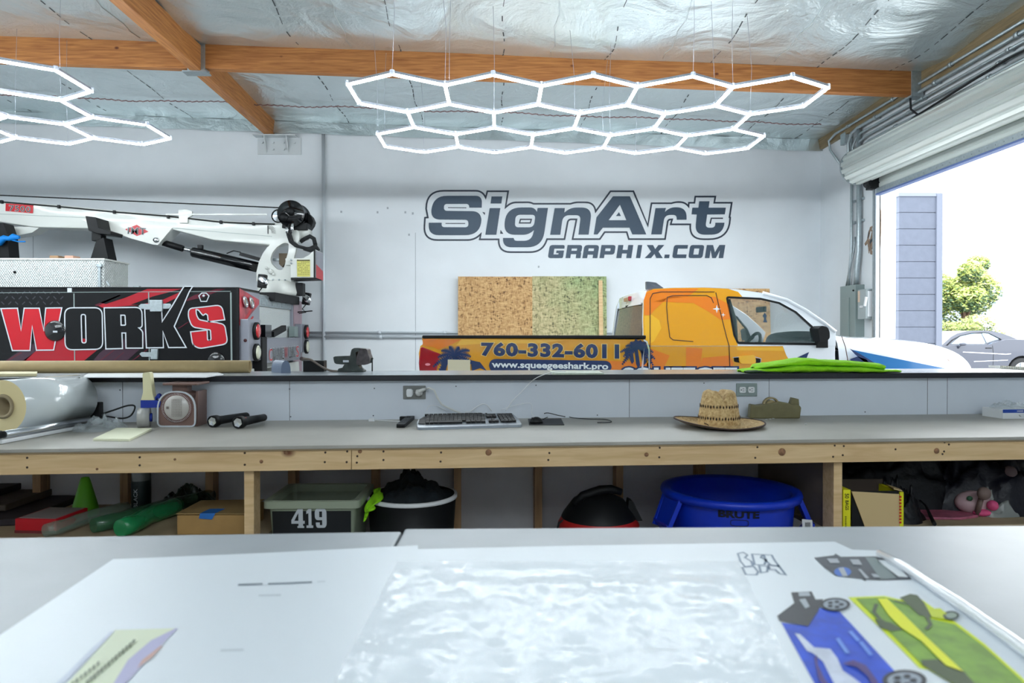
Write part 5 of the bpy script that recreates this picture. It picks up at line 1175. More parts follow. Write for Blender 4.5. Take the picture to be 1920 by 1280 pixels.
dec('label_print', [A1([(620,612),(648,605),(560,700),(380,880),(300,960),(270,940),(350,870),(500,720)])], (206, 214, 228), 2)
st_ = []
for i in range(14):
    t = i / 13; x = 750 - 260 * t; y = 668 + 225 * t
    st_.append(A1([(x, y - 14), (x + 14, y - 12), (x + 4, y + 12 + 6 * (i % 2)), (x - 12, y + 8)]))
for i in range(9):
    t = i / 8; x = 550 - 190 * t; y = 790 + 150 * t
    st_.append(A1([(x, y - 12), (x + 12, y - 10), (x + 3, y + 12 + 6 * (i % 2)), (x - 10, y + 8)]))
dec('label_strokes', st_, (120, 130, 110), 4)
dec('print_line', [A1([(1340,343),(1476,338),(1478,347),(1338,353)]), A1([(1508,338),(1755,328),(1756,337),(1508,347)])], (110, 124, 136))
dec('print_line', [A1([(1455,404),(1580,401),(1580,410),(1455,412)]), A1([(1240,712),(1370,708),(1370,718),(1240,722)]), A1([(1785,328),(1830,326),(1830,331),(1785,333)])], (196, 204, 210))
# clear protective film with wrinkles
def film(px0, px1, pxb0, pxb1, py0, py1, amp, seed, nu=110, nv=90):
    m = MB()
    def f(u, v):
        py = py0 + (py1 - py0) * v; x0 = px0 + (pxb0 - px0) * v; x1 = px1 + (pxb1 - px1) * v
        p = atz(x0 + (x1 - x0) * u, py, z1 + .004)
        e = min(1, u * 8, (1 - u) * 8, v * 8, (1 - v) * 8)
        k = max(0, NZ.noise(Vector((p.x * 9, p.y * 16, seed)))) * 1.3 + .6 * abs(NZ.noise(Vector((p.x * 26, p.y * 20, seed + 4)))) + .35 * abs(NZ.noise(Vector((p.x * 60, p.y * 50, seed))))
        return (p.x, p.y, z1 + .002 + amp * k * (.25 + .75 * e))
    m.grid(f, nu, nv); return m
M_cf = mat('cover_film', srgb(226, 236, 240), .08, alpha=.2, coat=1, bump=.45, bscale=20)
m = film(745, 1385, 560, 1560, 1050, 1400, .007, 2.5); top('cover_film', m, M_cf, 'wrinkled clear protective film lying over the middle of the printed sheet', 'plastic film')
m = MB(); cr = [W_(*p, z1 + .008) for p in ((1648,1036),(1690,1058),(1740,1092),(1800,1132),(1850,1166),(1905,1206),(1980,1262),(2060,1330))]
m.tube(cr, [.006, .008, .007, .009, .008, .009, .008, .008], 10); top('film_edge', m, mat('film_white', srgb(238, 242, 246), .15, coat=1), 'curled white glossy strip along the right edge of the printed sheet', 'plastic strip')
# ================================================================== crane truck
YC = 7.9; XR = aty(447, 600, YC).x; YF = 10.42
def diamond(name, c, sc=18, rough=.35, metal=.6):
    m = bpy.data.materials.new(name); m.use_nodes = True; nt = m.node_tree; N = nt.nodes; L = nt.links; b = N['Principled BSDF']
    b.inputs['Base Color'].default_value = (*c, 1); b.inputs['Roughness'].default_value = rough; b.inputs['Metallic'].default_value = metal
    tc = N.new('ShaderNodeTexCoord'); outs = []
    for ang in (.785, -.785):
        mp = N.new('ShaderNodeMapping'); mp.inputs['Rotation'].default_value = (ang, ang, 0); L.new(tc.outputs['Object'], mp.inputs[0])
        w = N.new('ShaderNodeTexWave'); w.inputs['Scale'].default_value = sc; L.new(mp.outputs[0], w.inputs[0]); outs.append(w)
    mm = N.new('ShaderNodeMath'); mm.operation = 'MULTIPLY'; L.new(outs[0].outputs['Fac'], mm.inputs[0]); L.new(outs[1].outputs['Fac'], mm.inputs[1])
    bp = N.new('ShaderNodeBump'); bp.inputs['Strength'].default_value = .8; bp.inputs['Distance'].default_value = .02; L.new(mm.outputs[0], bp.inputs['Height']); L.new(bp.outputs[0], b.inputs['Normal'])
    return m
M_dia = diamond('diamond_plate', srgb(222, 228, 228), 18, .4, .1); M_diaw = diamond('diamond_plate_white', srgb(214, 218, 216), 16, .4, .15)
M_crw = mat('crane_white', srgb(208, 211, 206), .35, coat=.3); M_body = mat('body_black', srgb(9, 9, 12), .3, coat=.15, spec=.3)
M_bsil = mat('body_silver', srgb(150, 152, 162), .3, .4)
ct = thing('crane_truck', 'black and red service truck lettered WORKS with a white crane', 'truck', (-5, 9.2, 0))
zt = aty(300, 540, YC).z
m = MB(); m.box(-8.4, XR, YC, 8.6, .62, zt); m.build('near_side_pack', M_body, ct, bevel=.01)
m = MB(); m.box(-8.4, XR, YC - .006, 8.6, zt - .004, zt + .012); m.build('top_trim', M_black, ct)
m = MB(); m.box(-8.4, XR, 9.98, YF, .62, zt - .02); m.build('far_side_pack', M_bsil, ct, bevel=.01)
m = MB(); m.box(-8.4, XR - .05, 8.6, 9.98, .9, 1.32); m.build('deck', M_dia, ct)
m = MB(); m.box(-8.4, XR, 8.2, 10.1, .45, .62); m.build('chassis', M_black, ct)
c8 = lambda x, y: aty(x, y, YC)
q8 = lambda dy: (lambda x, y: aty(x / 3.84, 480 + y / 3.84, YC - dy))
def decal(name, loops, h, mt, root, par=None):
    m = MB()
    for l in loops: m.flat([[h(*p) for p in l]])
    return m.build(name, mt, root)
M_swr = mat('swoosh_red', srgb(160, 14, 32), .3, coat=.15); M_swd = mat('swoosh_dark', srgb(84, 16, 34), .25, coat=.5); M_swp = mat('swoosh_purple', srgb(56, 26, 44), .25, coat=.5)
h = q8(.002)
decal('red_swoosh', [[(690,350),(860,285),(1040,236),(1350,236),(1290,290),(1180,345),(1000,352),(740,372)], [(150,765),(250,690),(400,560),(640,600),(740,660),(640,765)]], h, M_swr, ct)
decal('dark_swoosh', [[(20,765),(130,690),(260,620),(400,580),(250,690),(170,765)], [(640,765),(760,660),(1050,520),(1040,640),(900,765)]], h, M_swp, ct)
h = q8(.003)
decal('dark_swoosh', [[(700,330),(900,258),(1010,236),(1060,236),(900,300),(760,345)], [(940,350),(1100,290),(1290,240),(1340,238),(1180,310),(1000,352)], [(590,765),(720,660),(760,640),(660,765)]], h, M_body, ct)
decal('red_streak', [[(680,352),(860,278),(870,284),(700,360)], [(1310,330),(1400,280),(1560,236),(1620,236),(1450,300)], [(700,765),(860,640),(866,644),(712,765)], [(930,765),(1060,668),(1064,674),(940,765)], [(1280,520),(1370,462),(1372,468),(1290,522)], [(800,765),(890,690),(893,694),(806,765)], [(30,760),(150,690),(160,696),(50,762)]], h, M_swd, ct)
# plate pattern upper left
m = MB()
for i in range(9):
    for j in range(3):
        x = 20 + i * 50 + (j % 2) * 25; y = 262 + j * 38; d = 10 if (i + j) % 2 else -10
        m.ribbon([h(x - 10, y + d), h(x + 10, y - d)], .012, (0, 1, 0), False)
m.build('tread_pattern', mat('tread_grey', srgb(48, 50, 56), .3), ct)
h7 = lambda dy: (lambda x, y: aty(x / 7.68, 560 + y / 7.68, YC - dy)); h9 = lambda dy: (lambda x, y: aty(250 + x / 7.53, 530 + y / 7.53, YC - dy))
WL = [([(12,140),(252,135),(302,450),(348,135),(565,135),(628,450),(658,133),(890,130),(772,737),(525,740),(463,395),(432,744),(178,745)], h7, M_red),
      (rnd([(930,130,110),(1470,128,110),(1480,725,110),(938,735,110)]), h7, M_body), ]
def letter(loops, hf, fill):
    m = MB(); m.flat([[hf(.006)(*p) for p in l] for l in loops]); o = m.build('letter', fill, ct)
    m = MB()
    for l in loops: m.ribbon([hf(.009)(*p) for p in l], .0135, (0, 1, 0))
    m.build('letter_outline', M_sil, o)
letter([WL[0][0]], h7, M_red)
letter([WL[1][0], rnd([(1168,225,30),(1230,225,30),(1240,635,30),(1180,635,30)])], h7, M_body)
h4 = lambda dy: q8(dy)
letter([rnd([(750,372),(1022,368,50),(1024,515,34),(1000,517),(1028,540,20),(1028,662),(907,662),(905,553),(878,553),(882,665),(762,668)]), rnd([(870,425),(900,425,8),(904,497,8),(872,497)])], h4, M_body)
letter([[(160,368),(400,368),(408,545),(540,340),(665,130),(715,50),(838,50),(790,125),(578,615),(745,912),(498,914),(418,690),(425,915),(185,918)]], h9, M_body)
S_ = [(1290,522),(1058,548),(1048,455,10),(1020,435,10),(985,462,10),(955,430),(920,385,10),(885,375,8),(890,450,30),(925,520,30),(1050,545),(1180,562),(1290,590,50),(1335,860,80),(900,935,90),(835,860,30),(808,692),(1042,668),(1048,815,26),(1098,810,26),(1088,665,18),(1000,652),(830,625,60),(775,480,40),(780,362,60),(1000,340),(1250,310,90)]
letter([rnd(S_)], h9, M_red)
m = MB(); m.ribbon([h9(.009)(*p) for p in ((965,145),(1030,145),(1068,185),(1035,262),(955,262),(925,185))], .011, (0, 1, 0)); m.lathe(h9(.01)(993, 182), [(0, 0), (.014, 0), (.014, .002)], (0, 1, 0), 12); m.box(0, 0, 0, 0, 0, 0)
m.build('hook_emblem', M_sil, ct)
m = MB()
for x, y0, y1 in ((139, 550, 683), (279, 548, 690), (433, 548, 683)):
    a = c8(x, y0); b = c8(x + 1.5, y1); m.ribbon([a - Vector((0, .004, 0)), b - Vector((0, .004, 0))], .012 if x < 400 else .018, (0, 1, 0), False)
a = c8(0, 550); b = c8(433, 546); m.ribbon([a - Vector((1, .004, 0)), b - Vector((0, .004, 0))], .006, (0, 1, 0), False)
m.build('door_seam', M_grey, ct)
hh = h9(.0)
def hinge(pl, pts2, par):
    m = MB(); m.flat([[h9(.012)(*p) for p in pl]], (0, .012, 0)); o = m.build('hinge', M_galv, par, bevel=.002)
    m = MB(); m.flat([[h9(.03)(*p) for p in pts2]], (0, .03, 0)); m.build('hinge_knuckle', M_galv, o, bevel=.004)
hinge([(70,330),(105,298),(520,295),(535,325),(505,365),(105,368)], [(225,242),(405,242),(405,405),(232,405)], ct)
hinge([(85,1005),(115,980),(300,980),(300,1045),(120,1045)], [(245,935),(340,935),(335,1080),(240,1080)], ct)
for px, py, r in ((104, 620, .118), (406, 676, .1)):
    q = c8(px, py); m = MB(); m.lathe(q, [(0, -.035), (r * .8, -.03), (r, -.015), (r, 0)], (0, 1, 0), 32); o = m.build('round_latch', M_blackg, ct)
    m = MB(); m.box(q.x - .0, q.x + .05, q.y - .045, q.y - .03, q.z - .02, q.z); m.build('latch_handle', M_chrome, o)
m = MB(); a = c8(127, 540); b = c8(135, 548); m.box(a.x, b.x, YC - .008, YC, b.z, a.z); m.build('round_lock', M_sil, ct)
m = MB(); a = c8(443, 540); m.box(XR - .025, XR + .003, YC - .004, YC, .65, zt); m.build('corner_strip', M_black, ct)
# rear
rx = lambda x, y, d=.003: atx(x, y, XR + d)
m = MB(); m.flat([[(XR + .003, YC + .02, .66), (XR + .003, 8.58, .66), (XR + .003, 8.58, zt - .02), (XR + .003, YC + .02, zt - .02)]]); m.build('rear_panel', M_bsil, ct)
m = MB(); m.flat([[rx(x, y, .005) for x, y in ((449,540),(486,562),(486,570),(462,600),(449,610))]]); m.build('red_fade', mat('fade_red', srgb(190, 60, 72), .3, noise=.6, nscale=6), ct)
m = MB()
for l in (((458,598),(478,567),(481,567),(462,600)), ((468,600),(474,592),(476,594),(471,601))): m.flat([[rx(x, y, .007) for x, y in l]])
m.build('red_streak', M_red, ct)
m = MB()
for y in (8.05, 8.25):
    for k in range(2): m.lathe((XR + .004, y + .0, 1.72), [(.035, 0), (.05, .02), (.035, .04), (.03, .02)], (1, 0, 0), 16, 1, 1.8)
m.build('marker_light_ring', M_chrome, ct)
m = MB(); m.box(XR - .06, XR - .045, 8.6, 9.98, 1.3, zt - .02); m.build('rear_tread_plate', M_dia, ct)
m = MB(); m.box(XR - .045, XR - .02, 8.6, 9.98, 1.70, 1.84)
for i in range(6): y = 8.72 + i * .2; m.box(XR - .022, XR - .012, y, y + .12, 1.72, 1.80)
m.build('step_grating', M_galv, ct, bevel=.006)
m = MB(); m.flat([[(XR + .002, 9.99, .66), (XR + .002, YF, .66), (XR + .002, YF, zt - .03), (XR + .002, 9.99, zt - .03)]]); m.flat([[(XR + .004, 10.0, 1.4), (XR + .004, 10.38, 1.4), (XR + .004, 10.38, 1.84), (XR + .004, 10.0, 1.84)]]); m.build('far_rear_panel', mat('pink_panel', srgb(176, 150, 160), .35, noise=.15, nscale=4), ct)
def light_box(y0, y1, zt_, zb_):
    m = MB(); m.box(XR + .004, XR + .105, y0, y1, zb_, zt_); o = m.build('lamp_housing', M_bsil, ct, bevel=.008)
    yc = (y0 + y1) / 2 + .02
    for z, mt, nm in (((zt_ * .72 + zb_ * .28), mat('lamp_red', srgb(200, 24, 34), .15, coat=1), 'tail_lamp'), ((zt_ * .2 + zb_ * .8), mat('lamp_clear', srgb(210, 212, 190), .15, coat=1), 'reverse_lamp')):
        m = MB(); m.lathe((XR + .106, yc, z), [(.105, 0), (.105, .03), (.085, .035)], (1, 0, 0), 28); l = m.build('lamp_bezel', M_black, o)
        m = MB(); m.lathe((XR + .11, yc, z), [(.085, 0), (.083, .035), (.05, .045), (0, .048)], (1, 0, 0), 28); m.build(nm, mt, o)
light_box(7.93, 8.33, aty(460, 598, 7.95).z, aty(460, 677, 7.95).z)
light_box(10.04, 10.42, aty(570, 607, 10.05).z, aty(570, 661, 10.05).z)
q = aty(460, 638, 7.93); m = MB(); m.lathe(q, [(0, -.002), (.02, -.002), (.02, 0)], (0, 1, 0), 14); m.build('plug_hole', mat('dark_red', srgb(60, 16, 20), .5), ct)
m = MB(); m.box(XR + .0, XR + .1, 8.53, 10.03, .98, 1.30); m.build('bumper', M_bsil, ct, bevel=.01)
m = MB(); m.box(XR, XR + .12, 8.34, 8.52, .85, 1.31); m.build('bumper_end', M_black, ct, bevel=.01)
bx_ = XR + .105
fb = lambda u, v: (bx_, 8.62 + u * 1.28, 1.0 + v * .165 + .02 * u)
for s_, u0, u1, mt in (('C', 0, .1, M_red), ('RANE', .12, .47, M_blackg), ('W', .48, .6, M_red), ('ORK', .62, .87, M_blackg), ('S', .89, 1.0, M_red)):
    g = lambda u, v, a=u0, b=u1, d=0: Vector(fb(a + u * (b - a), v)) + Vector((d, 0, 0))
    m = MB(); text(m, s_, lambda u, v: g(u, v, d=.0), .035, ref=.02); o = m.build('bumper_lettering', M_sil, ct)
    m = MB(); text(m, s_, lambda u, v: g(u, v, d=.003), .0, ref=.02); m.build('letter_fill', mt, o)
m = MB(); m.box(XR + .02, XR + .12, 8.45, 8.68, 1.31, 1.46); m.build('hitch_block', M_blackg, ct); m = MB(); m.bar((XR + .1, 8.75, 1.34), (XR + .13, 9.15, 1.43), .06, .07); m.build('hitch_bar', M_black, ct)
m = MB(); m.box(XR - .02, XR + .06, 9.85, 10.03, 1.31, 1.46); m.build('hitch_block', M_grey, ct)
m = MB(); m.flat([[(XR + .05, 9.3, .45), (XR + .05, 10.2, .45), (XR + .05, 10.1, .95), (XR + .05, 9.3, .95)]], (-.4, 0, 0)); m.box(XR - .3, XR + .04, 7.95, 8.3, .55, .93); m.build('outrigger_box', M_crw, ct, bevel=.01)
m = MB(); m.tube([aty(565, 672, 9.8), aty(575, 675, 9.7), aty(588, 683, 9.6), aty(600, 700, 9.5)], .03, 8); m.build('rear_hose', mat('hose2', srgb(110, 100, 96), .5), ct)
# fold down work lights
for (x, y, d, s) in ((491, 527, 9.2, -1), (573, 560, 10.2, 1)):
    q = aty(x, y, d); m = MB(); m.bar(q + Vector((0, 0, -.09)), q + Vector((.03 if s > 0 else .015, 0, .09)), .1, .1, (0, 1, 0)); o = m.build('work_light', M_black, ct, bevel=.01)
    m = MB(); m.lathe(q + Vector((.03, -.05, 0)), [(0, 0), (.045, -.01), (.05, .01)], (0, 1, 0), 16, 1.0, 1.6); m.build('lens', M_chrome, o)
    m = MB(); m.tube([q + Vector((0, 0, -.09)), q + Vector((-.05, 0, -.15)), q + Vector((.0, .02, -.2)), q + Vector((-.1, 0, -.22))], .008, 6); m.tube([q + Vector((-.15, 0, -.2)), q + Vector((.1, 0, -.18))], .01, 6); m.build('light_bracket', M_black, ct)
for x in (-4.7, -7.4):
    for y in (8.15, 10.1):
        m = MB(); m.lathe((x, y, .48), [(0, -.12), (.26, -.12), (.3, -.14), (.46, -.14), (.48, -.1), (.48, .1), (.46, .14), (.3, .14), (0, .12)], (0, 1, 0), 36); o = m.build('wheel', M_rubber, ct)
# tool box on top
zb1 = aty(100, 487, 8.5).z; xb = aty(195, 500, 8.5).x
m = MB(); m.box(-8.3, xb, 8.5, 9.05, zt + .012, zb1); m.build('top_tool_box', M_diaw, ct, bevel=.008)
m = MB(); m.box(-8.3, xb + .01, 8.49, 9.06, zb1, zb1 + .02); o = m.build('tool_box_lid', M_crw, ct)
m = MB(); m.box(xb - .06, xb - .03, 8.47, 8.5, zt + .03, zb1 - .04); m.box(xb - .075, xb - .015, 8.465, 8.5, zb1 - .09, zb1 - .05); m.build('box_latch', M_galv, ct, bevel=.004)
q = aty(28, 510, 8.5); m = MB(); m.sphere(q, .018, 10, 8); m.build('box_lock', M_black, ct)
m = MB(); m.bar(aty(200, 527, 8.3), aty(206, 536, 8.3), .015, .015); m.box(aty(247, 0, 8.4).x, aty(258, 0, 8.4).x, 8.4, 8.45, zt + .01, zt + .06); m.build('top_bracket', M_galv, ct)
for a_, b_, cc in ((93, 109, (150, 120, 90)), (121, 137, (190, 150, 130))):
    m = MB(); p = aty(a_, 486, 8.8); q = aty(b_, 479, 8.8); m.box(p.x, q.x, 8.8, 8.95, zb1 + .02, q.z); o = top('small_carton', m, mat('carton%d' % a_, srgb(*cc), .7), 'small %s carton on top of the white tool box' % ('brown' if a_ < 100 else 'pinkish'), 'box')
# crane
YB = 9.75
cb_ = lambda x, y, d=0: aty(x, y, YB + d)
z6 = lambda x, y, d=0: aty(480 + x / 6.736, 370 + y / 6.736, YB + d)
def cpart(name, loops, d0, d1, mt, bev=.006, par=ct, f=cb_):
    m = MB(); m.flat([[f(p[0], p[1], d0) for p in l] for l in loops], (0, d1 - d0, 0)); return m.build(name, mt, par, bevel=bev)
tc_ = aty(523, 540, YB)
m = MB(); m.box(XR - .75, XR + .06, 9.0, 10.1, zt - .09, zt + .025); m.build('crane_base_plate', M_black, ct, bevel=.006)
m = MB(); m.lathe((tc_.x, YB, 0), [(0, zt + .025), (.29, zt + .025), (.3, zt + .06), (.27, aty(520, 527, YB).z - .02), (.235, aty(520, 527, YB).z), (0, aty(520, 527, YB).z)], (0, 0, 1), 40); m.build('turntable', M_crw, ct)
m = MB()
for k in range(20):
    a = k * math.pi / 10; m.cyl((tc_.x + .25 * math.cos(a), YB + .25 * math.sin(a), aty(520, 527, YB).z - .01), (tc_.x + .25 * math.cos(a), YB + .25 * math.sin(a), aty(520, 527, YB).z + .012), .012, seg=6)
m.build('turntable_bolts', M_galv, ct)
m = MB(); m.box(tc_.x + .26, tc_.x + .36, YB - .1, YB + .05, zt + .02, zt + .2); m.build('slew_motor', M_black, ct, bevel=.01)
ped = rnd([(95,1062),(5,1055),(5,940),(40,800),(90,700),(150,620),(210,570),(260,520),(320,470),(380,430,20),(540,405,50),(550,520,30),(512,600),(500,680),(475,770),(440,810),(445,1062)])
hole = rnd([(180,780,30),(205,700,30),(260,630,30),(345,570,40),(412,580,25),(410,680),(385,760),(362,860,30),(330,925,40),(260,905,40),(190,830,30)])
for d0 in (-.17, .11): cpart('pedestal_side', [ped, hole], d0, d0 + .06, M_crw, .006, ct, z6)
cpart('pedestal_web', [[(5,1055),(5,940),(40,800),(90,700),(150,620),(180,640),(110,740),(70,860),(60,1055)]], -.11, .11, M_crw, 0, ct, z6)
bo = [(-120,366),(0,377),(110,384),(213,394),(315,403),(413,413),(480,417),(545,418),(550,440),(540,452),(512,460),(400,450),(323,430),(295,459),(286,458),(245,446),(214,436),(163,428),(75,426),(60,425),(0,416),(-120,410)]
cpart('boom', [bo], -.13, .13, M_crw, .012)
cpart('boom_lower_plate', [[(152,412),(165,410),(323,427),(312,440),(296,459),(286,458),(245,447),(214,436),(170,419)]], -.15, -.13, mat('crane_white2', srgb(222, 224, 218), .35, coat=.3), .002)
m = MB(); m.ribbon([cb_(x, y, -.134) for x, y in ((-120,398),(0,401),(163,408))], .006, (0, 1, 0), False); m.ribbon([cb_(x, y, -.134) for x, y in ((323,427),(400,434),(510,443))], .006, (0, 1, 0), False); m.build('boom_weld', M_grey, ct)
cpart('boom_lug', [[(334,399),(334,394),(348,392),(360,396),(360,404),(352,408),(352,418),(336,418)]], -.16, -.13, M_crw, .003)
m = MB(); m.ribbon([cb_(x, y, -.16) for x, y in ((310,402),(500,402))], .02, (0, 1, 0), False); m.build('boom_rail', M_crw, ct, solid=.01)
m = MB()
pts = [cb_(x, y, -.15) for x, y in ((-120,370),(0,378),(60,383),(110,387),(213,397),(315,405),(413,416),(475,419),(515,420))]; m.tube(pts, .009, 8); o = m.build('boom_hose', M_black, ct)
m = MB()
for x, y in ((3,378),(110,387),(214,397),(315,406),(414,416),(475,419)): q = cb_(x, y, -.15); m.box(q.x - .015, q.x + .015, q.y - .01, q.y + .02, q.z - .025, q.z + .02)
m.build('hose_clamp', M_black, ct)
m = MB(); m.tube([cb_(-120, 359), cb_(0, 366), cb_(528, 389.5)], .009, 6); m.build('winch_rope', M_rubber, ct)
# cylinder
m = MB(); m.cyl(cb_(296, 452), cb_(343, 466), .045); m.build('cylinder_rod_end', M_black, ct); m = MB(); m.cyl(cb_(340, 465), cb_(362, 471), .03); m.build('cylinder_rod', M_chrome, ct)
m = MB(); a = cb_(361, 472); b = cb_(500, 505); m.lathe(a, [(0, 0), (.07, 0), (.075, .02), (.075, (b - a).length), (0, (b - a).length)], (b - a).normalized(), 28); m.build('lift_cylinder', M_blackg, ct)
m = MB(); m.bar(cb_(451, 476, -.05), cb_(490, 487, -.05), .07, .05); m.tube([cb_(425, 475), cb_(438, 470), cb_(452, 473)], .008, 6); m.build('valve', M_black, ct)
q = cb_(376, 462); m = MB(); m.box(q.x - .03, q.x + .03, YB - .03, YB + .03, q.z - .03, q.z + .02); m.build('cylinder_port', M_black, ct)
q = cb_(293, 450, -.155); m = MB(); m.lathe(q, [(0, -.03), (.03, -.03), (.04, 0)], (0, 1, 0), 16); m.build('boom_pin', M_chrome, ct)
# winch
q = z6(490, 235); m = MB(); m.lathe(q + Vector((0, -.2, 0)), [(0, 0), (.12, -.01), (.125, 0), (.185, 0), (.19, .03), (.17, .04), (.17, .3), (.19, .31), (.185, .36), (0, .36)], (0, 1, 0), 40); m.build('winch_drum', M_blackg, ct)
m = MB(); m.flat([[z6(*p, -.15) for p in ((330,320),(650,320),(645,410),(470,412),(325,385))]], (0, .25, 0)); m.flat([[z6(*p, .02) for p in ((640,180),(700,240),(725,300),(710,350),(660,420),(650,300))]], (0, .15, 0)); m.build('winch_housing', M_black, ct, bevel=.008)
q = z6(430, 175, -.24); m = MB(); m.lathe(q, [(0, -.03), (.05, -.03), (.055, 0), (.055, .04)], (0, 1, 0), 16); m.lathe(z6(350, 250, -.2), [(0, -.02), (.06, -.02), (.065, .03)], (0, 1, 0), 10); m.build('winch_motor', M_black, ct)
q = z6(280, 235, .02); m = MB(); m.lathe(q, [(.085, -.01), (.098, 0), (.085, .01)], (0, 1, 0), 30, 1, 1); m.build('lamp_ring', M_black, ct); m = MB(); m.lathe(q, [(0, -.02), (.085, 0)], (0, 1, 0), 24); m.build('boom_lamp', M_chrome, ct)
m = MB(); m.lathe(z6(590, 440, 0), [(0, -.1), (.11, -.1), (.11, .1), (0, .1)], (0, 1, 0), 24); m.build('boom_pivot', M_crw, ct)
m = MB()
for off in (0, 35): m.tube([z6(395 + off, 400, -.22), z6(400 + off, 470, -.22), z6(430 + off, 560, -.22), z6(500 + off, 615, -.22), z6(600 + off, 640, -.2), z6(700, 640, -.15)], .018, 8)
m.tube([z6(560,560,-.1), z6(620,520,-.1), z6(680,490,-.1), z6(730,520,-.1), z6(750,600,-.08)], .03, 8); m.tube([z6(600,650,-.2), z6(680,660,-.15), z6(760,625,-.1), z6(795,670,-.1)], [.02,.04,.045,.02], 8); m.build('hydraulic_hose', M_rubber, ct)
m = MB(); m.tube([z6(395, 380, -.22), z6(395, 455, -.22)], .024, 8); m.tube([z6(460, 330, -.22), z6(455, 450, -.22)], .024, 8); m.build('hose_fitting', M_chrome, ct)
# control box
cpart('control_box', [[(435,768),(590,768),(660,730),(750,655),(750,1012),(435,1012)]], -.28, .1, M_crw, .004, ct, z6)
cpart('box_arm', [[(370,770),(440,765),(440,855),(375,855)]], -.2, -.14, M_crw, .004, ct, z6)
xr_ = z6(750, 800, -.28).x
m = MB(); m.flat([[(xr_ + .002, YB - .27, z6(0, 665, -.28).z), (xr_ + .002, YB + .1, z6(0, 665, -.28).z + .0), (xr_ + .002, YB + .1, z6(0, 1020, -.28).z), (xr_ + .002, YB - .27, z6(0, 1012, -.28).z)]], (.004, 0, 0)); m.build('box_side_panel', M_bsil, ct)
m = MB(); m.flat([[(xr_ + .008, YB - .27, z6(0, 840, -.28).z), (xr_ + .008, YB + .1, z6(0, 900, -.28).z), (xr_ + .008, YB + .1, z6(0, 1020, -.28).z), (xr_ + .008, YB - .27, z6(0, 1012, -.28).z)]]); m.build('box_red_panel', M_red, ct)
m = MB(); m.flat([[z6(*p, -.284) for p in ((728,660),(750,650),(750,1012),(728,1012))]]); m.flat([[z6(*p, -.27) for p in ((440,1014),(750,1014),(760,1030),(440,1040))]], (0, .3, 0)); m.build('box_edge', M_black, ct)
m = MB(); m.flat([[z6(*p, -.286) for p in ((515,785),(682,785),(685,1000),(520,1000))]]); yl = m.build('warning_label', mat('label_yellow', srgb(196, 190, 98), .5), ct)
m = MB(); m.flat([[z6(*p, -.288) for p in ((517,787),(680,787),(680,802),(517,802))]])
for j in range(8):
    for i in range(7):
        if random.random() < .75: x = 528 + i * 22; y = 815 + j * 22; m.flat([[z6(*p, -.288) for p in ((x, y), (x + 12, y - 3), (x + 13, y + 3), (x + 1, y + 6))]])
m.build('label_marks', mat('label_ink', srgb(60, 56, 30), .5), yl)
for p in ((447, 790), (447, 832)): m = MB(); m.lathe(z6(*p, -.282), [(0, -.008), (.014, -.008), (.014, 0)], (0, 1, 0), 8); m.build('box_bolt', M_galv, ct)
for p, r in (((185, 935), .035), ((140, 893), .022), ((225, 972), .018)): m = MB(); m.lathe(z6(*p, -.17), [(0, -.03), (r, -.03), (r, 0)], (0, 1, 0), 16); m.build('pedestal_pin', M_crw, ct)
m = MB(); m.flat([[z6(*p, -.05) for p in ((290,705),(400,705),(390,800),(350,850),(330,880),(290,840))]], (0, .1, 0)); m.build('inner_motor', mat('bronze', srgb(90, 74, 50), .5), ct)
m = MB(); m.box(z6(220, 0).x, z6(380, 0).x, YB - .04, YB + .04, z6(0, 800).z, z6(0, 772).z); m.build('inner_bar', M_galv, ct)
# angle scale, boom decals
m = MB(); q0 = z6(150, 440, -.136)
for k in range(9): a = -math.pi / 2 * 0 - .1 + k * .2; d = Vector((math.cos(a), 0, math.sin(a))); m.ribbon([q0 + d * .05, q0 + d * .11], .004, (0, 1, 0), False)
m.flat([[z6(*p, -.137) for p in ((143,355),(158,355),(155,460),(146,460))]]); m.build('angle_scale', M_black, ct)
m = MB(); f = lambda x, y, d=-.134: cb_(x / 3.555, 360 + y / 3.555, d)
m.flat([[f(*p) for p in ((38,75),(222,88),(220,142),(36,126))]]); o = m.build('number_plate', M_red, ct)
m = MB(); text(m, '7500', quad(lambda x, y: f(x, y, -.137), (62, 126), (203, 136), (205, 97), (60, 86)), .03, ref=.02, space=1.15); m.build('number_outline', M_sil, o)
m = MB(); text(m, '7500', quad(lambda x, y: f(x, y, -.14), (62, 126), (203, 136), (205, 97), (60, 86)), -.004, ref=.02, space=1.15); m.build('number', M_blackg, o)
m = MB(); m.flat([[f(*p, -.153) for p in ((833,248),(912,217),(990,264),(912,293))]]); o = m.build('brand_diamond', M_red, ct)
m = MB(); text(m, 'IMT', quad(lambda x, y: f(x, y, -.156), (850, 278), (972, 284), (972, 240), (852, 233)), .04, ref=.02, space=1.15); m.build('brand_letter_outline', M_sil, o)
m = MB(); text(m, 'IMT', quad(lambda x, y: f(x, y, -.159), (850, 278), (972, 284), (972, 240), (852, 233)), .012, ref=.02, space=1.15); m.build('brand_letters', M_blackg, o)
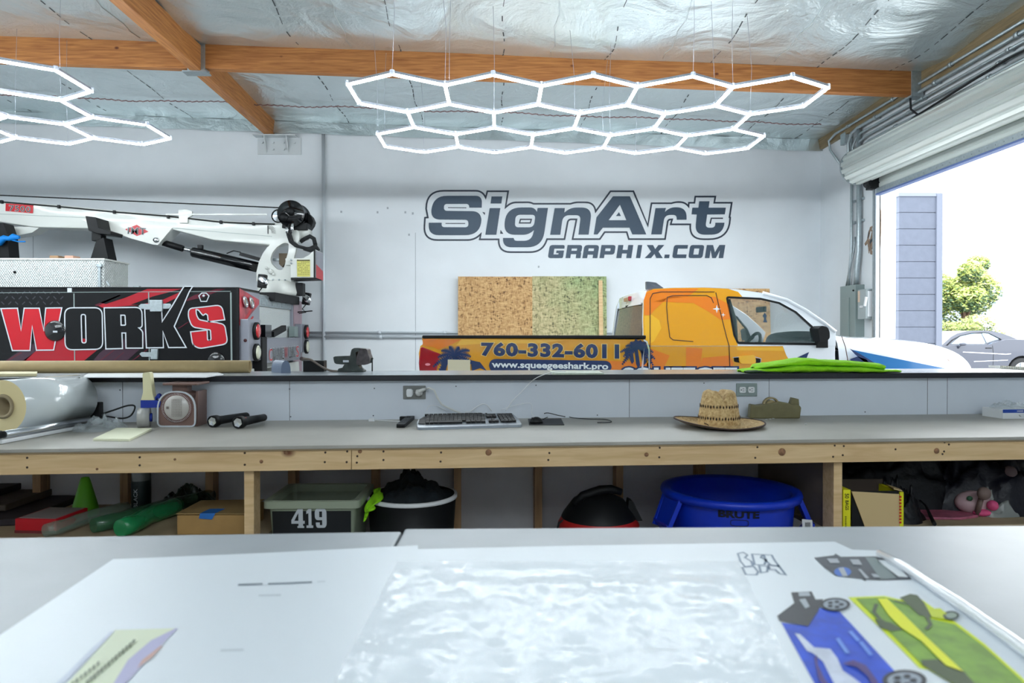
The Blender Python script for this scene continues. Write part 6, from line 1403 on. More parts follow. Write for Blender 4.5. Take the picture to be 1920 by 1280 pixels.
# boom rest
f = lambda x, y, d=0: aty(x / 3.555, 360 + y / 3.555, 9.35 + d)
m = MB(); m.flat([[f(*p) for p in ((600,445),(640,320),(690,300),(722,450),(722,470),(600,470))]], (0, .22, 0)); m.bar(f(660, 330, .1), f(660, 250, .1), .13, .13); m.build('boom_rest_post', M_black, ct, bevel=.01)
m = MB(); m.flat([[f(*p, -.05) for p in ((567,158),(640,168),(655,235),(740,262),(735,285),(640,275),(588,255))]], (0, .3, 0)); m.build('boom_rest_head', M_black, ct, bevel=.008)
m = MB(); m.box(xb - .7, xb - .42, 9.2, 9.6, zt + .01, zb1 + .0); m.build('rest_base', M_black, ct)
m = MB(); m.flat([[f(*p) for p in ((-200,205),(20,205),(50,290),(62,445),(62,470),(-200,470))]], (0, .2, 0)); m.build('rest_bracket', M_black, ct)
m = MB(); pts = [f(*p, -.06) for p in ((-60,320),(0,330),(30,305),(60,310),(90,298),(130,302))]; m.tube(pts, [.05,.06,.04,.03,.045,.02], 8); m.tube([f(60, 315, -.06), f(120, 330, -.06), f(168, 330, -.06)], .01, 6); m.build('blue_strap', mat('strap_blue', srgb(0, 120, 200), .6), ct)
cpart('boom_tip_bracket', [[(15,425),(18,440),(22,443),(60,436),(75,426),(70,424)]], -.1, .1, M_crw, .004)
# ================================================================== pickup
YN = 6.43; YW_ = 1.86; YFAR = YN + YW_; YM = YN + YW_ / 2
s7 = lambda x, y: (1120 + x / 4.571, 500 + y / 4.571)
side = lambda px, py, d=0: aty(px, py, YN - d)
ZB_ = side(1300, 648).z
gn = Vector((0, -1, .34)).normalized(); gp = Vector((0, YN, ZB_))
def gh(px, py, d=0): return hitp(px, py, gp + gn * d, gn)
def far_(p): p = Vector(p); return Vector((p.x, 2 * YM - p.y, p.z))
M_or = mat('wrap_orange', srgb(232, 128, 30), .16, coat=.8); M_go = mat('wrap_gold', srgb(226, 158, 26), .16, coat=.8); M_ye = mat('wrap_yellow', srgb(238, 182, 44), .16, coat=.8)
M_pw = mat('car_white', srgb(232, 238, 244), .15, coat=1); M_nv = mat('wrap_navy', srgb(18, 44, 92), .25, coat=.6); M_bl = mat('wrap_blue', srgb(20, 110, 176), .2, coat=.7)
M_wt = mat('wrap_white', srgb(228, 236, 240), .2, coat=.6)
def glassm(name, c, a, rough=.02):
    return mat(name, c, rough, alpha=a, coat=.6, spec=.8)
M_glass = glassm('car_glass', srgb(120, 150, 150), .22); M_glr = glassm('rear_glass', srgb(70, 72, 60), .6)
M_int = mat('car_interior', srgb(40, 46, 50), .7); M_intg = mat('interior_grey', srgb(120, 145, 150), .6)
pk = thing('pickup_truck', 'orange and white wrapped pickup truck with squeegeeshark.pro lettering in front of the back wall', 'truck', (2, YM, 0))
# bed
xr = side(790, 660).x; xc = side(1211, 660).x; ztb = side(1000, 632).z
tail = [(790,634),(787,648),(786,668),(787,697)]
def side_loop(l, zlow=None):
    out = [side(*p) for p in l]
    return out
bot = .48
def lower(px, z): q = side(px, 690).x; return Vector((q, YN, z))
wa = [Vector((.42 + .47 * math.cos(t), YN, .42 + .47 * math.sin(t))) for t in [math.pi * k / 12 for k in range(13)]]
bedl = [side(791, 633), side(1211, 636), Vector((xc, YN, .48))] + [Vector((p.x, YN, max(p.z, .48))) for p in wa] + [Vector((side(787, 690).x, YN, .55)), side(786, 680), side(785, 662), side(788, 648), side(793, 645)]
for nm, fx_ in (('bed_side', lambda p: p), ('far_bed_side', far_)):
    m = MB(); m.flat([[fx_(p) for p in bedl]], (0, .05 if nm == 'bed_side' else -.05, 0)); m.build(nm, M_go if nm == 'bed_side' else M_pw, pk, bevel=.008)
m = MB()
m.box(xr + .01, xc, YN - .012, YN + .09, ztb - .012, ztb + .018); m.box(xr + .0, xc, YFAR - .09, YFAR, ztb - .012, ztb + .018); m.box(xr - .0, xr + .06, YN + .05, YFAR - .05, ztb - .03, ztb + .012); m.box(xc - .05, xc, YN, YFAR, ztb - .02, ztb + .016)
m.build('bed_rail_cap', M_black, pk, bevel=.008)
m = MB(); m.box(xr + .02, xr + .06, YN + .06, YFAR - .06, .6, ztb - .03); m.build('tailgate', M_pw, pk, bevel=.01)
m = MB(); m.box(xr + .06, xc, YN + .06, YFAR - .06, .7, .74); m.box(xc - .03, xc, YN + .06, YFAR - .06, .74, ztb - .02); m.box(xr + .06, xc, YN + .055, YN + .075, .74, ztb - .01); m.box(xr + .06, xc, YFAR - .075, YFAR - .055, .74, ztb - .01); m.build('bed_liner', M_black, pk)
m = MB(); m.box(xr - .1, xr + .06, YN + .04, YFAR - .04, .45, .66); m.build('rear_bumper', M_chrome, pk, bevel=.03)
tl = [(788,651),(792,650),(826,663),(822,680),(819,698),(819,705),(787,705),(785,680)]
for s in (0, 1):
    m = MB(); l = [side(*p, .006) for p in tl]; l = [far_(p) for p in l] if s else l
    m.flat([l], (0, .05 if not s else -.05, 0)); o = m.build('tail_light', mat('tail_red', srgb(160, 8, 22), .08, coat=1), pk, bevel=.012)
m = MB(); m.flat([[side(*p, .012) for p in ell(802, 683, 5, 2.4, 14)]]); m.build('lamp_lens', mat('lens_pink', srgb(235, 150, 160), .1), pk)
# wrap graphics on the bed
hb_ = lambda d: (lambda x, y: side(760 + x / 4, 500 + y / 4, d))
hs_ = lambda d: (lambda x, y: side(*s7(x, y), d))
decal('wrap_patch', [[(130,540),(420,545),(330,590),(250,620),(200,600),(130,590)], [(980,700),(1560,705),(1840,720),(1840,795),(1500,795),(1100,790)]], hb_(.003), M_or, pk)
decal('wrap_patch', [[(420,545),(1200,550),(1000,575),(600,575),(380,590)]], hb_(.003), M_ye, pk)
def palm(cx, cy, s, hf, d, n=9, seed=1):
    rnd_ = random.Random(seed); m = MB()
    for k in range(n):
        a = math.pi * (-.18 + 1.36 * k / (n - 1)) + rnd_.uniform(-.06, .06); L = s * rnd_.uniform(.85, 1.1); N_ = 12; sp = []
        for i in range(N_ + 1):
            t = i / N_; sp.append((cx + math.cos(a) * L * t, cy - math.sin(a) * L * t * .9 + L * .42 * t * t))
        for i in range(N_):
            p, q = sp[i], sp[i + 1]; dx, dy = q[0] - p[0], q[1] - p[1]; l = math.hypot(dx, dy); dx /= l; dy /= l
            w = s * .17 * math.sin(math.pi * min(1, (i + 1.2) / (N_ + 1.5))) ** .7
            for sg_ in (-1, 1):
                nx, ny = -dy * sg_, dx * sg_
                m.flat([[hf(d + .0002 * k)(*r) for r in (p, (p[0] + dx * l * 1.0 + nx * w, p[1] + dy * l * 1.2 + ny * w), (q[0] + dx * 2, q[1] + dy * 2))]])
    return m
m = palm(370, 665, 150, hb_, .005, 10, 3); m.flat([[hb_(.005)(*p) for p in ((355,660),(390,660),(400,795),(340,795))]]); m.flat([[hb_(.005)(*p) for p in ((265,700),(330,680),(300,790),(240,795),(270,750))]]); m.flat([[hb_(.005)(*p) for p in ((490,700),(560,715),(610,780),(560,760),(500,780))]]); m.build('palm_graphic', M_nv, pk)
m = palm(1745, 610, 125, hb_, .005, 12, 8); m.flat([[hb_(.0055)(*p) for p in ell(1745, 590, 60, 32)]])
for x0, x1, y1 in ((1690, 1700, 730), (1730, 1745, 760), (1775, 1790, 740), (1800, 1840, 700), (1660, 1660, 690)): m.flat([[hb_(.005)(*p) for p in ((x0-12,620),(x0+14,620),(x1+16,y1-20),(x1,y1),(x1-14,y1-30))]])
m.build('palm_graphic', M_nv, pk)
# phone number and web address
f = lambda d: quad(lambda x, y: side(760 + x / 4, 500 + y / 4, d), (570, 668), (1602, 690), (1602, 580), (570, 566))
m = MB(); text(m, '760-332-6011', f(.006), .085, ref=.04, space=1.12); o = m.build('number_outline', mat('outline_yellow', srgb(240, 210, 120), .3), pk)
m = MB(); text(m, '760-332-6011', f(.008), .052, ref=.04, space=1.12); m.build('phone_number', M_nv, pk)
decal('web_banner', [rnd([(625,690,60),(1550,705,60),(1545,800,60),(630,795,60)], 8)], hb_(.007), M_nv, pk)
f = quad(lambda x, y: side(760 + x / 4, 500 + y / 4, .009), (648, 770), (1522, 784), (1522, 722), (648, 706))
m = MB(); text(m, 'www.squeegeeshark.pro', f, .03, ref=.03); m.build('web_address', M_wt, pk)
# QR code is left out; its plain pale square stays blank
decal('blank_square', [[(318,695),(487,698),(487,800),(318,800)]], hb_(.009), mat('pale_square', srgb(214, 206, 176), .3), pk)
# cab lower side
m = MB()
cab = [side(1213, 648), side(1566, 648), side(1566, 690), Vector((side(1566, 690).x, YN, .45)), Vector((xc + .02, YN, .45))]
for s in (0, 1):
    m = MB(); m.flat([[far_(p) if s else p for p in cab]], (0, .06 if not s else -.06, 0)); m.build('cab_side', M_pw, pk, bevel=.004)
def hcab(d): return lambda x, y: side(*s7(x, y), d)
hY = lambda pts: pts
decal('wrap_panel', [[(425,680),(1590,680),(1620,760),(1665,830),(1700,930),(425,930)]], hs_(.003), M_go, pk)
decal('wrap_patch', [[(455,700),(620,760),(560,890),(455,930)], [(900,780),(1130,760),(1170,830),(1130,930),(860,930)], [(760,690),(900,700),(880,900),(760,930)]], hs_(.0035), M_or, pk)
decal('wrap_patch', [[(1190,690),(1590,690),(1600,720),(1200,715)]], hs_(.0035), M_ye, pk)
decal('wrap_blue_patch', [[(1665,800),(1815,730),(1790,790),(1700,900)]], hs_(.004), M_nv, pk)
# SQUEEGEE lettering cut by the ledge (continues down the door)
f = lambda d: quad(lambda x, y: side(*s7(x, y), d), (215, 1010), (1200, 1010), (1200, 862), (215, 862))
m = MB(); text(m, 'SQUEEGEE', f(.006), .13, ref=.05); m.build('lettering_outline', M_nv, pk)
m = MB(); text(m, 'SQUEEGEE', f(.008), .05, ref=.05); m.build('big_lettering', M_wt, pk)
# plain cleaning-tool graphic in place of the mascot: squeegee, sparkles and swirl
decal('squeegee_graphic', [[(950,540),(1110,465),(1140,500),(985,570)], [(1035,560),(1060,545),(1140,745),(1110,755)]], hs_(.004), M_nv, pk) if False else None
star = lambda cx, cy, r: [(cx + (r if k % 2 == 0 else r * .28) * math.cos(k * math.pi / 4 + math.pi / 2), cy - (r if k % 2 == 0 else r * .28) * math.sin(k * math.pi / 4 + math.pi / 2)) for k in range(8)]
# greenhouse
gout = [s7(425, 676)] + [(1207, 640), (1206, 600), (1207, 562)] + [(1212, 547), (1226, 541.5), (1262, 539.5), (1320, 539), (1380, 542), (1430, 549), (1475, 562), (1510, 581), (1545, 605), (1567, 622), (1567, 648)]
gout[0] = (1210, 648)
gwin = rnd([(1363,557,4),(1426,560),(1461,568),(1492,585),(1522,612),(1534,630),(1533,645,3),(1384,643,3),(1377,628),(1371,595)])
for s in (0, 1):
    m = MB(); l = [[gh(*p) for p in gout], [gh(*p) for p in gwin]]
    if s: l = [[far_(p) for p in q] for q in l]
    m.flat(l, (0, .05 if not s else -.05, 0)); m.build('cab_upper_side', M_pw, pk)
hg = lambda d: (lambda x, y: gh(x, y, d))
def gdec(nm, loops, d, mt): 
    m = MB()
    for l in loops: m.flat([[gh(*p, d) for p in q] for q in l])
    return m.build(nm, mt, pk)
gdec('wrap_upper', [[[(1210,648),(1207,640),(1206,600),(1207,562),(1212,547),(1226,541.5),(1262,539.5),(1320,539),(1365,541),(1384,547),(1392,556),(1363,556.5),(1371,595),(1377,628),(1383,645),(1383,648)]]], .003, M_go)
gdec('wrap_upper_patch', [[[(1207,562),(1212,548),(1226,543),(1262,541),(1310,541),(1290,556),(1250,560),(1228,580),(1218,592),(1208,590)]], [[(1225,565),(1300,568),(1330,585),(1352,600),(1370,598),(1366,570),(1340,556),(1260,556)]]], .004, M_or)
gdec('wrap_upper_patch', [[[(1208,592),(1222,590),(1236,600),(1240,615),(1226,640),(1214,646),(1209,640)]]], .004, M_ye)
gdec('sparkle', [[star(1344, 579, 8)], [star(1356, 590, 4.5)]], .006, M_wt)
# seams on the cab
m = MB()
for l, d in (([(1342,548),(1352,590),(1362,630),(1367,648)], .006), ([(1219,648),(1219,560),(1224,550),(1240,547),(1340,547)], .006), ([(1251,557),(1262,554),(1325,553.5),(1334,558),(1338,568)], .006), ([(1251,557),(1250,575),(1252,600),(1256,632),(1262,637),(1300,640)], .006)):
    m.ribbon([gh(*p, d) for p in l], .008, gn, False)
m.ribbon([side(*p, .006) for p in ((1367,648),(1369,697),(1369,705))], .008, (0, 1, 0), False)
m.ribbon([side(*p, .006) for p in ((1219,648),(1219,705))], .008, (0, 1, 0), False)
m.build('panel_gap', mat('gap_dark', srgb(70, 40, 20), .6), pk)
m = MB(); m.ribbon([side(*p, .008) for p in ((1207,637),(1213,641),(1217,655),(1217.5,705))], .014, (0, 1, 0), False); m.build('chrome_trim', M_chrome, pk)
for s in (0, 1):
    m = MB(); l = [gh(*p, .004) for p in gwin]; m.ribbon([far_(p) for p in l] if s else l, .022, gn if not s else (0, 1, .34)); m.build('window_seal', M_black, pk)
    m = MB(); l = [gh(*p, -.02) for p in gwin]; m.flat([[far_(p) for p in l] if s else l]); m.build('door_glass', M_glass, pk)
# roof + windshield
top_l = [(1212,548),(1226,541.5),(1262,539.5),(1320,539),(1380,542),(1430,549)]; ws_l = [(1430,549),(1475,562),(1510,581),(1545,605),(1567,622)]
def crown_strip(l, cr, nm, mt, n=12):
    m = MB(); P_ = [gh(*p, .001) for p in l]
    def f(u, v):
        i = min(int(u * (len(P_) - 1)), len(P_) - 2); t = u * (len(P_) - 1) - i; a = P_[i].lerp(P_[i+1], t); b = far_(a); q = a.lerp(b, v)
        c = 1 - (2 * v - 1) ** 2; return q + Vector((c * (.10 if nm == 'windshield' else .0), 0, c * cr))
    m.grid(f, (len(P_) - 1) * 4, n); return m.build(nm, mt, pk)
crown_strip(top_l, .03, 'roof', M_pw); crown_strip(ws_l, .012, 'windshield', M_glass)
decal_ = None
m = MB(); l = [gh(*p, .001) for p in top_l[:5]]
m.grid(lambda u, v: (lambda a: a + Vector((0, v * .16, .004 + .03 * (1 - (2 * (v * .08) - 1) ** 2))))(l[min(int(u * 4), 3)].lerp(l[min(int(u * 4), 3) + 1], u * 4 - min(int(u * 4), 3))), 16, 3); m.build('roof_wrap_edge', M_or, pk)
for s in (0, 1):
    m = MB(); l = [gh(*p, .002) for p in ws_l]; l = [far_(p) for p in l] if s else l; m.tube(l, .018, 8); m.build('windshield_pillar', M_pw, pk)
# rear of the cab with glass
g0 = gh(1208, 648); g1 = gh(1212, 548)
def rq(v, z, d=0):   # v across 0..1, z height between g0.z and g1.z
    t = (z - g0.z) / (g1.z - g0.z); a = g0.lerp(g1, t); b = far_(a); p = a.lerp(b, v); return p + Vector((-.04 * (1 - (2 * v - 1) ** 2) - d, 0, 0))
def rear(loops, d, nm, mt, thick=None):
    m = MB(); m.flat([[rq(*p, d) for p in l] for l in loops], thick); return m.build(nm, mt, pk)
zt_ = g1.z + .02
hole = rnd([(.06, 1.30, .02), (.94, 1.30, .02), (.94, zt_ - .13, .06), (.06, zt_ - .13, .06)], 4)
hole2 = [(.06, 1.31), (.5, 1.31), (.94, 1.31), (.94, zt_ - .14), (.5, zt_ - .13), (.06, zt_ - .14)]
m = MB(); m.grid(lambda u, v: rq(u, .7 + v * (1.31 - .7)), 12, 1); m.grid(lambda u, v: rq(u, zt_ - .13 + v * .13), 12, 1); m.grid(lambda u, v: rq(u * .05, 1.31 + v * (zt_ - .13 - 1.31)), 2, 2); m.grid(lambda u, v: rq(.95 + u * .05, 1.31 + v * (zt_ - .13 - 1.31)), 2, 2); m.build('cab_rear_panel', M_pw, pk)
m = MB(); m.grid(lambda u, v: rq(.05 + u * .9, 1.31 + v * (zt_ - .13 - 1.31), -.005), 12, 2); m.build('rear_window', M_glr, pk)
m = MB(); m.ribbon([rq(v_, z_, .002) for v_, z_ in ((.05, 1.31), (.5, 1.31), (.95, 1.31), (.95, zt_ - .13), (.5, zt_ - .125), (.05, zt_ - .13))], .025, (1, 0, 0)); m.build('window_seal', M_black, pk)
q = rq(.45, zt_ - .05, .01); m = MB(); m.box(q.x - .02, q.x + .02, q.y - .14, q.y + .14, q.z - .025, q.z + .025); m.build('brake_light', mat('tail_red', (0, 0, 0)), pk, bevel=.01)
# antenna fin
a = hitp(1211, 540, (0, YM - .35, 0), (0, 1, 0)); b = hitp(1243, 540, (0, YM - .35, 0), (0, 1, 0)); tp_ = hitp(1212, 528, (0, YM - .35, 0), (0, 1, 0))
m = MB(); m.flat([[(a.x, YM - .38, a.z - .05), (b.x, YM - .38, a.z - .05), (b.x, YM - .38, a.z), (a.x + .1, YM - .37, tp_.z - .01), (a.x + .02, YM - .37, tp_.z), (a.x, YM - .37, tp_.z)]], (0, .05, 0)); m.build('antenna_fin', mat('fin_grey', srgb(70, 76, 84), .3), pk, bevel=.006)
# front clip
xs_ = [side(1560, 640).x]
st = [(1560, 621, .93), (1600, 629, .93), (1650, 631, .93), (1700, 633, .93), (1740, 639, .925), (1770, 647, .915), (1795, 659, .89), (1812, 673, .85), (1822, 685, .81), (1827, 698, .77)]
def sec(x, zt2, w, bul=0):
    ring = [(-w, .48), (-w - .005, .8), (-w, .98), (-w + .02, zt2 - .16), (-w + .07, zt2 - .065), (-w + .18, zt2 - .02), (-w * .5, zt2 + .0), (0, zt2 + .012)]
    ring = ring + [(-a, b) for a, b in ring[:-1][::-1]]
    return [(x + bul * (1 - (a / w) ** 2), YM + a, max(b, .47)) for a, b in ring]
secs = []
for px, py, w in st:
    p = aty(px, py, YN + .15); secs.append(sec(p.x, p.z, w, max(0, (px - 1700) / 127 * .28)))
last = secs[-1]; x_l = last[0][0]
secs.append(sec(x_l + .03, .80, .78, .3)); secs.append(sec(x_l + .05, .66, .8, .3)); secs.append(sec(x_l - .02, .60, .78, .3))
m = MB(); g = [[m._v(p) for p in s_] for s_ in secs]
for a, b in zip(g, g[1:]):
    for k in range(len(a) - 1):
        try: f_ = m.bm.faces.new((a[k], b[k], b[k+1], a[k+1])); f_.smooth = True
        except ValueError: pass
m.bm.faces.new(g[-1]); m.build('front_body', M_pw, pk, sub=1)
fs_ = lambda px, py, d=.012: side(px, py, d)
m = MB(); m.flat([[fs_(*p) for p in ((1595,655),(1640,664),(1700,676),(1770,690),(1790,694),(1790,697),(1680,697),(1640,690),(1610,670))]]); m.build('blue_swoosh', M_bl, pk)
m = MB(); m.flat([[fs_(*p, .013) for p in ((1593,653),(1612,663),(1640,680),(1660,697),(1650,697),(1625,682),(1603,664))]]); m.flat([[fs_(*p, .013) for p in ((1594,673),(1608,668),(1625,674),(1638,690),(1600,690))]]); m.build('navy_swoosh', M_nv, pk)
m = MB(); m.ribbon([fs_(*p, .01) for p in ((1578,630),(1585,650),(1589,672),(1590,705))], .008, (0, 1, 0), False); m.build('panel_gap', MATS['gap_dark'], pk)
for s in (0, 1):
    m = MB(); l = [side(*p, .0) + Vector((0, .04, 0)) for p in ((1782,672),(1796,678),(1815,685),(1824,694),(1822,700),(1796,697),(1785,688))]; l = [far_(p) for p in l] if s else l; m.flat([l], (0, .12 if not s else -.12, 0)); m.build('headlight', mat('headlamp', srgb(220, 190, 180), .1, coat=1), pk, bevel=.01)
m = MB(); m.box(x_l + .2, x_l + .38, YM - .5, YM + .5, .75, .98); m.build('grille', M_black, pk, bevel=.02)
m = MB(); m.box(xc - .02, side(1566, 0).x, YN + .08, YFAR - .08, .42, .5); m.box(xr + .1, x_l, YN + .35, YFAR - .35, .4, .5); m.build('underbody', M_black, pk)
# mirrors, handle
for s in (0, 1):
    l = [(1534,616,2),(1541,610,3),(1552,613,4),(1556,622,4),(1556,634,3),(1549,640,3),(1538,641,3)]
    m = MB(); pts = [side(*p, .1) for p in rnd(l, 4)]; pts = [far_(p) for p in pts] if s else pts
    m.flat([pts], (0, .18 if not s else -.18, 0)); o = m.build('side_mirror', M_black, pk, bevel=.02)
    m = MB(); a = side(1540, 640, .0); a = far_(a) if s else a; m.box(a.x - .05, a.x + .05, a.y - .03, a.y + .03, a.z - .06, a.z + .04); m.build('mirror_foot', M_black, pk)
m = MB(); m.flat([[side(*p, .004) for p in rnd([(1376,669,3),(1388,669,3),(1388,680,3),(1376,678,3)], 4)]]); m.flat([[side(*p, .004) for p in rnd([(1413,671,3),(1426,672,3),(1426,680,3),(1413,680,3)], 4)]]); m.build('handle_recess', M_black, pk)
m = MB(); m.flat([[side(*p, .03) for p in rnd([(1386,667,6),(1416,665,6),(1418,682,6),(1388,682,6)], 5)]], (0, .028, 0)); m.build('door_handle', M_ye, pk, bevel=.008)
m = MB(); m.ribbon([side(*p, .006) for p in ((1374,670),(1386,669))], .006, (0, 1, 0), False); m.ribbon([side(*p, .006) for p in ((1416,669),(1427,672),(1426,680))], .006, (0, 1, 0), False); m.build('handle_trim', M_chrome, pk)
# interior
m = MB(); m.box(xc + .1, side(1580, 0).x, YN + .1, YFAR - .1, .5, .56); m.build('cab_floor', M_int, pk)
xd = side(1450, 0).x
m = MB(); m.grid(lambda u, v: (xd + .28 + v * .45, YN + .12 + u * (YW_ - .24), 1.18 + .07 * math.sin(v * math.pi) + .03 * math.exp(-((u - .25) / .12) ** 2)), 12, 6); m.box(xd + .3, xd + .7, YN + .12, YFAR - .12, .8, 1.18); m.build('dashboard', M_int, pk)
c0 = Vector((xd - .02, YN + .5, 1.18)); m = MB(); pts = [c0 + Vector((.07 * math.sin(t), .18 * math.cos(t), .17 * math.sin(t))) for t in [2 * math.pi * k / 24 for k in range(25)]]; m.tube(pts, .017, 8); m.tube([c0, c0 + Vector((.25, 0, -.06))], .03, 8); m.bar(c0 + Vector((0, -.17, 0)), c0 + Vector((0, .17, 0)), .04, .02); m.build('steering_wheel', M_black, pk)
for y in (YN + .47, YFAR - .47):
    m = MB(); x0 = side(1352, 0).x; m.box(x0, x0 + .5, y - .25, y + .25, .6, .8); 
    m.flat([[(x0 - .04, y - .24, .78), (x0 - .13, y - .22, 1.32), (x0 - .02, y - .22, 1.32), (x0 + .1, y - .24, .78)]], (0, .46, 0)); m.box(x0 - .15, x0 - .05, y - .12, y + .12, 1.36, 1.52); m.build('seat', M_int, pk, bevel=.03)
m = MB(); q = hitp(1428, 580, (0, YM, 0), (0, 1, 0)); m.box(q.x - .02, q.x + .01, YM - .12, YM + .12, q.z - .03, q.z + .03); m.build('inside_mirror', M_black, pk, bevel=.008)
m = MB(); m.flat([[hitp(x, y, (0, YM, 0), (0, 1, 0)) for x, y in ((1434,586),(1438,592),(1436,597),(1439,604),(1431,604),(1433,597),(1430,592))]], (0, .006, 0)); m.tube([q, hitp(1434, 586, (0, YM, 0), (0, 1, 0))], .002, 4); m.build('air_freshener', M_nv, pk)
m = MB(); m.tube([far_(gh(1375, 560, -.06)), far_(gh(1400, 600, -.06)), far_(gh(1420, 645, -.06))], .05, 8); m.build('inner_pillar', M_intg, pk)
m = MB(); m.tube([gh(1366, 562, -.05), gh(1378, 600, -.05), gh(1380, 640, -.05)], .02, 8); m.build('seat_belt', M_black, pk)
for x in (.42, 3.72):
    for y, s in ((YN + .13, -1), (YFAR - .13, 1)):
        m = MB(); m.lathe((x, y, .4), [(0, -.12), (.24, -.12), (.27, -.13), (.38, -.13), (.4, -.1), (.4, .1), (.38, .13), (.27, .13), (0, .12)], (0, 1, 0), 36); m.build('wheel', M_rubber, pk)
# ================================================================== parked coupe outside
D = 18.5; W3 = 1.9; cs = lambda x, y, d=0: aty(1740 + x / 10.667, 580 + y / 10.667, D + d)
M_cp = mat('car_grey', srgb(66, 70, 82), .3, .1, coat=.4); M_cg = glassm('coupe_glass', srgb(150, 190, 225), 1, .1)
cp = thing('parked_car', 'grey two door coupe parked outside the open doorway', 'car', cs(1400, 900))
body = [(-900,900),(-850,800),(-500,740),(0,715),(420,725),(500,720),(700,705),(1230,700),(1300,665),(1560,600),(1800,600),(2300,620),(2500,660),(2600,800),(2600,1200),(2560,1330),(2350,1330)] 
def zc_(p): return p
lo = [cs(*p) for p in body]
wx2 = cs(1900, 0).x; wx1 = cs(-470, 0).x; zl = .28; wr = .42
arch2 = [Vector((wx2 + wr * math.cos(t), D, .36 + wr * math.sin(t))) for t in [math.pi * k / 12 for k in range(13)]]
arch1 = [Vector((wx1 + wr * math.cos(t), D, .36 + wr * math.sin(t))) for t in [math.pi * k / 12 for k in range(13)]]
lo = [Vector((p.x, D, p.z)) for p in lo[:-2]] + [Vector((lo[-3].x, D, zl)), Vector((wx2 + wr, D, zl))] + arch2[1:-1] + [Vector((wx2 - wr, D, zl)), Vector((wx1 + wr, D, zl))] + arch1[1:-1] + [Vector((wx1 - wr, D, zl)), Vector((lo[0].x, D, zl))]
m = MB(); m.flat([lo], (0, W3, 0)); m.build('body', M_cp, cp, bevel=.05, seg=3)
gr = [(330,720),(430,640),(560,540),(680,480),(900,430),(1150,418),(1400,430),(1600,480),(1800,560),(1900,610),(1300,720)]
m = MB(); P1 = [cs(*p) for p in gr]
l1 = [Vector((p.x, D + .12 + .25 * max(0, (p.z - 1.05)), p.z)) for p in P1]; l2 = [Vector((p.x, D + W3 - .12 - .25 * max(0, (p.z - 1.05)), p.z)) for p in P1]
m.flat([l1]); m.flat([l2])
for i in range(len(l1)): j = (i + 1) % len(l1); m.face((l1[i], l1[j], l2[j], l2[i]))
m.build('roof', M_cp, cp)
gg = lambda x, y, d=.0: (lambda p: Vector((p.x, D + .11 - d + .25 * max(0, (p.z - 1.05)), p.z)))(cs(x, y))
m = MB(); m.flat([[gg(*p, .004) for p in ((520,690),(740,530),(960,485),(1160,480),(1215,665),(1180,690))]]); m.flat([[gg(*p, .004) for p in ((1175,480),(1230,465),(1300,480),(1500,590),(1400,615),(1240,665))]]); m.build('side_window', M_cg, cp)
m = MB(); m.tube([gg(*p, .01) for p in ((420,725),(560,610),(740,525),(960,478),(1230,462),(1310,475),(1540,600))], .012, 6); m.build('window_trim', M_black, cp)
m = MB(); q = cs(700, 690, -.12); m.sphere(q, .1, 14, 8, (1, .6, .5)); m.tube([cs(600, 770), cs(640, 720, -.06), q], .025, 6); m.build('side_mirror', M_cp, cp)
m = MB(); a = cs(1160, 772, -.01); m.box(a.x, a.x + .16, a.y - .01, a.y + .02, a.z - .012, a.z + .012); m.build('door_handle', M_black, cp)
m = MB(); m.ribbon([cs(*p, -.004) for p in ((700,850),(1300,880),(1560,895),(1660,885))], .02, (0, 1, 0), False); m.ribbon([cs(*p, -.004) for p in ((920,1040),(1600,1012))], .015, (0, 1, 0), False); m.build('body_highlight', mat('crease_highlight', srgb(225, 228, 236), .3), cp)  # pale strips: highlights along the creases painted as colour
m = MB(); m.ribbon([cs(*p, -.004) for p in ((1290,720),(1310,880),(1300,1200))], .01, (0, 1, 0), False); m.build('door_gap', M_black, cp)
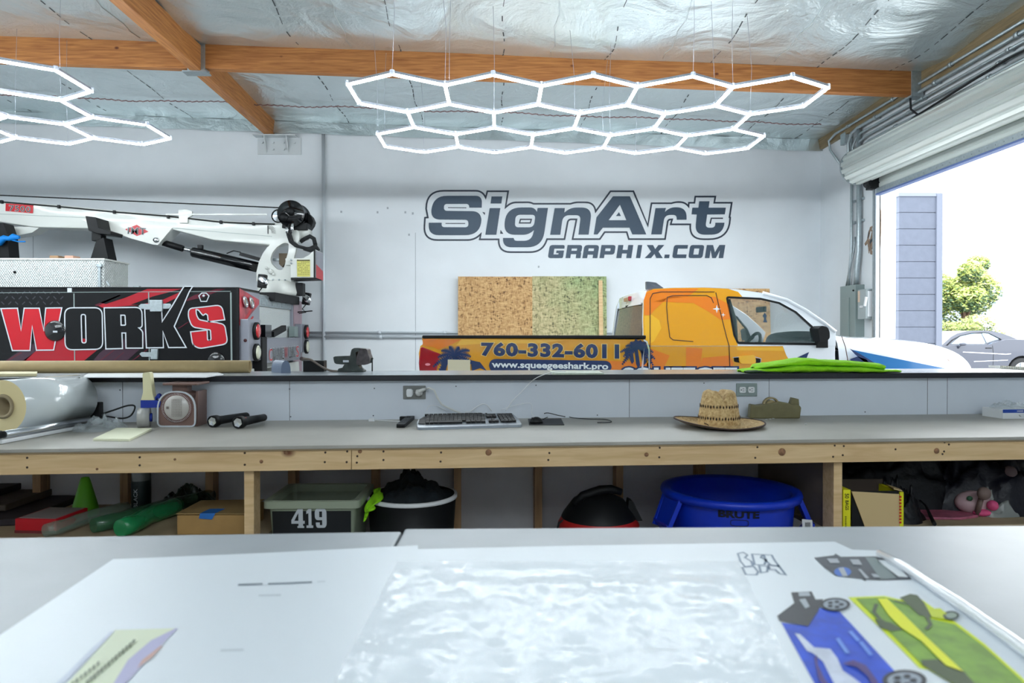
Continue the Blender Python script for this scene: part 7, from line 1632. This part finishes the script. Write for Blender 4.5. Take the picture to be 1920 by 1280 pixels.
for wx in (wx1, wx2):
    for yy in (D + .1, D + W3 - .1):
        m = MB(); m.lathe((wx, yy, .36), [(.24, -.1), (.34, -.1), (.36, -.07), (.36, .1), (.24, .1)], (0, 1, 0), 32); o = m.build('tyre', M_rubber, cp)
        m = MB()
        for k in range(5): a = k * 1.2566 + .3; m.bar((wx, yy - .08, .36), (wx + .24 * math.cos(a), yy - .08, .36 + .24 * math.sin(a)), .07, .03, (0, 1, 0))
        m.lathe((wx, yy - .07, .36), [(.22, -.02), (.25, -.02), (.25, .05), (.22, .05), (.22, -.02)], (0, 1, 0), 28); m.cyl((wx, yy - .04, .36), (wx, yy + .05, .36), .24); m.build('rim', M_sil, o)
# white car behind
q = aty(1768, 634, 21); m = MB(); pr = [(-2.2, .35), (-2.2, .8), (-1.4, .95), (-.8, 1.32), (.5, 1.36), (1.0, 1.0), (1.9, .85), (1.95, .35)]
m.flat([[(q.x + x - .3, 21, z) for x, z in pr]], (0, 1.7, 0)); wc = thing('white_car', 'white car just visible behind the grey parked coupe', 'car', (q.x, 21.8, 0)); m.build('body', M_pw, wc, bevel=.08, seg=3)
m = MB(); m.flat([[(q.x + x - .3, 20.99, z) for x, z in ((-1.2, .98), (-.75, 1.27), (.45, 1.3), (.85, 1.0))]]); m.build('side_window', M_cg, wc)
for x in (-1.5, 1.3): m = MB(); m.lathe((q.x + x - .3, 21.05, .33), [(0, -.1), (.33, -.1), (.33, .1), (0, .1)], (0, 1, 0), 24); m.build('wheel', M_rubber, wc)
# ================================================================== light
w = bpy.data.worlds.new('world'); SC.world = w; w.use_nodes = True; nt = w.node_tree; bg = nt.nodes['Background']
bg.inputs[0].default_value = (.92, .97, 1.0, 1); bg.inputs[1].default_value = 6
sd = bpy.data.lights.new('sun', 'SUN'); sd.energy = 5; sd.angle = R(1); sd.color = (1, .95, .86)
so = bpy.data.objects.new('sun', sd); COL.objects.link(so); so.location = (10, 20, 20)
so.rotation_euler = Vector((-.35, -.5, 1.0)).to_track_quat('Z', 'Y').to_euler()
so.rotation_euler = (Vector((.25, .75, 1.15))).to_track_quat('Z', 'Y').to_euler()
SC.view_settings.view_transform = 'Standard'; SC.view_settings.look = 'None'; SC.view_settings.gamma = 1; SC.view_settings.exposure = .12
cy = SC.cycles; cy.use_denoising = True; cy.max_bounces = 10; cy.diffuse_bounces = 5; cy.glossy_bounces = 4; cy.transparent_max_bounces = 12; cy.sample_clamp_indirect = 6; cy.caustics_reflective = False; cy.caustics_refractive = False
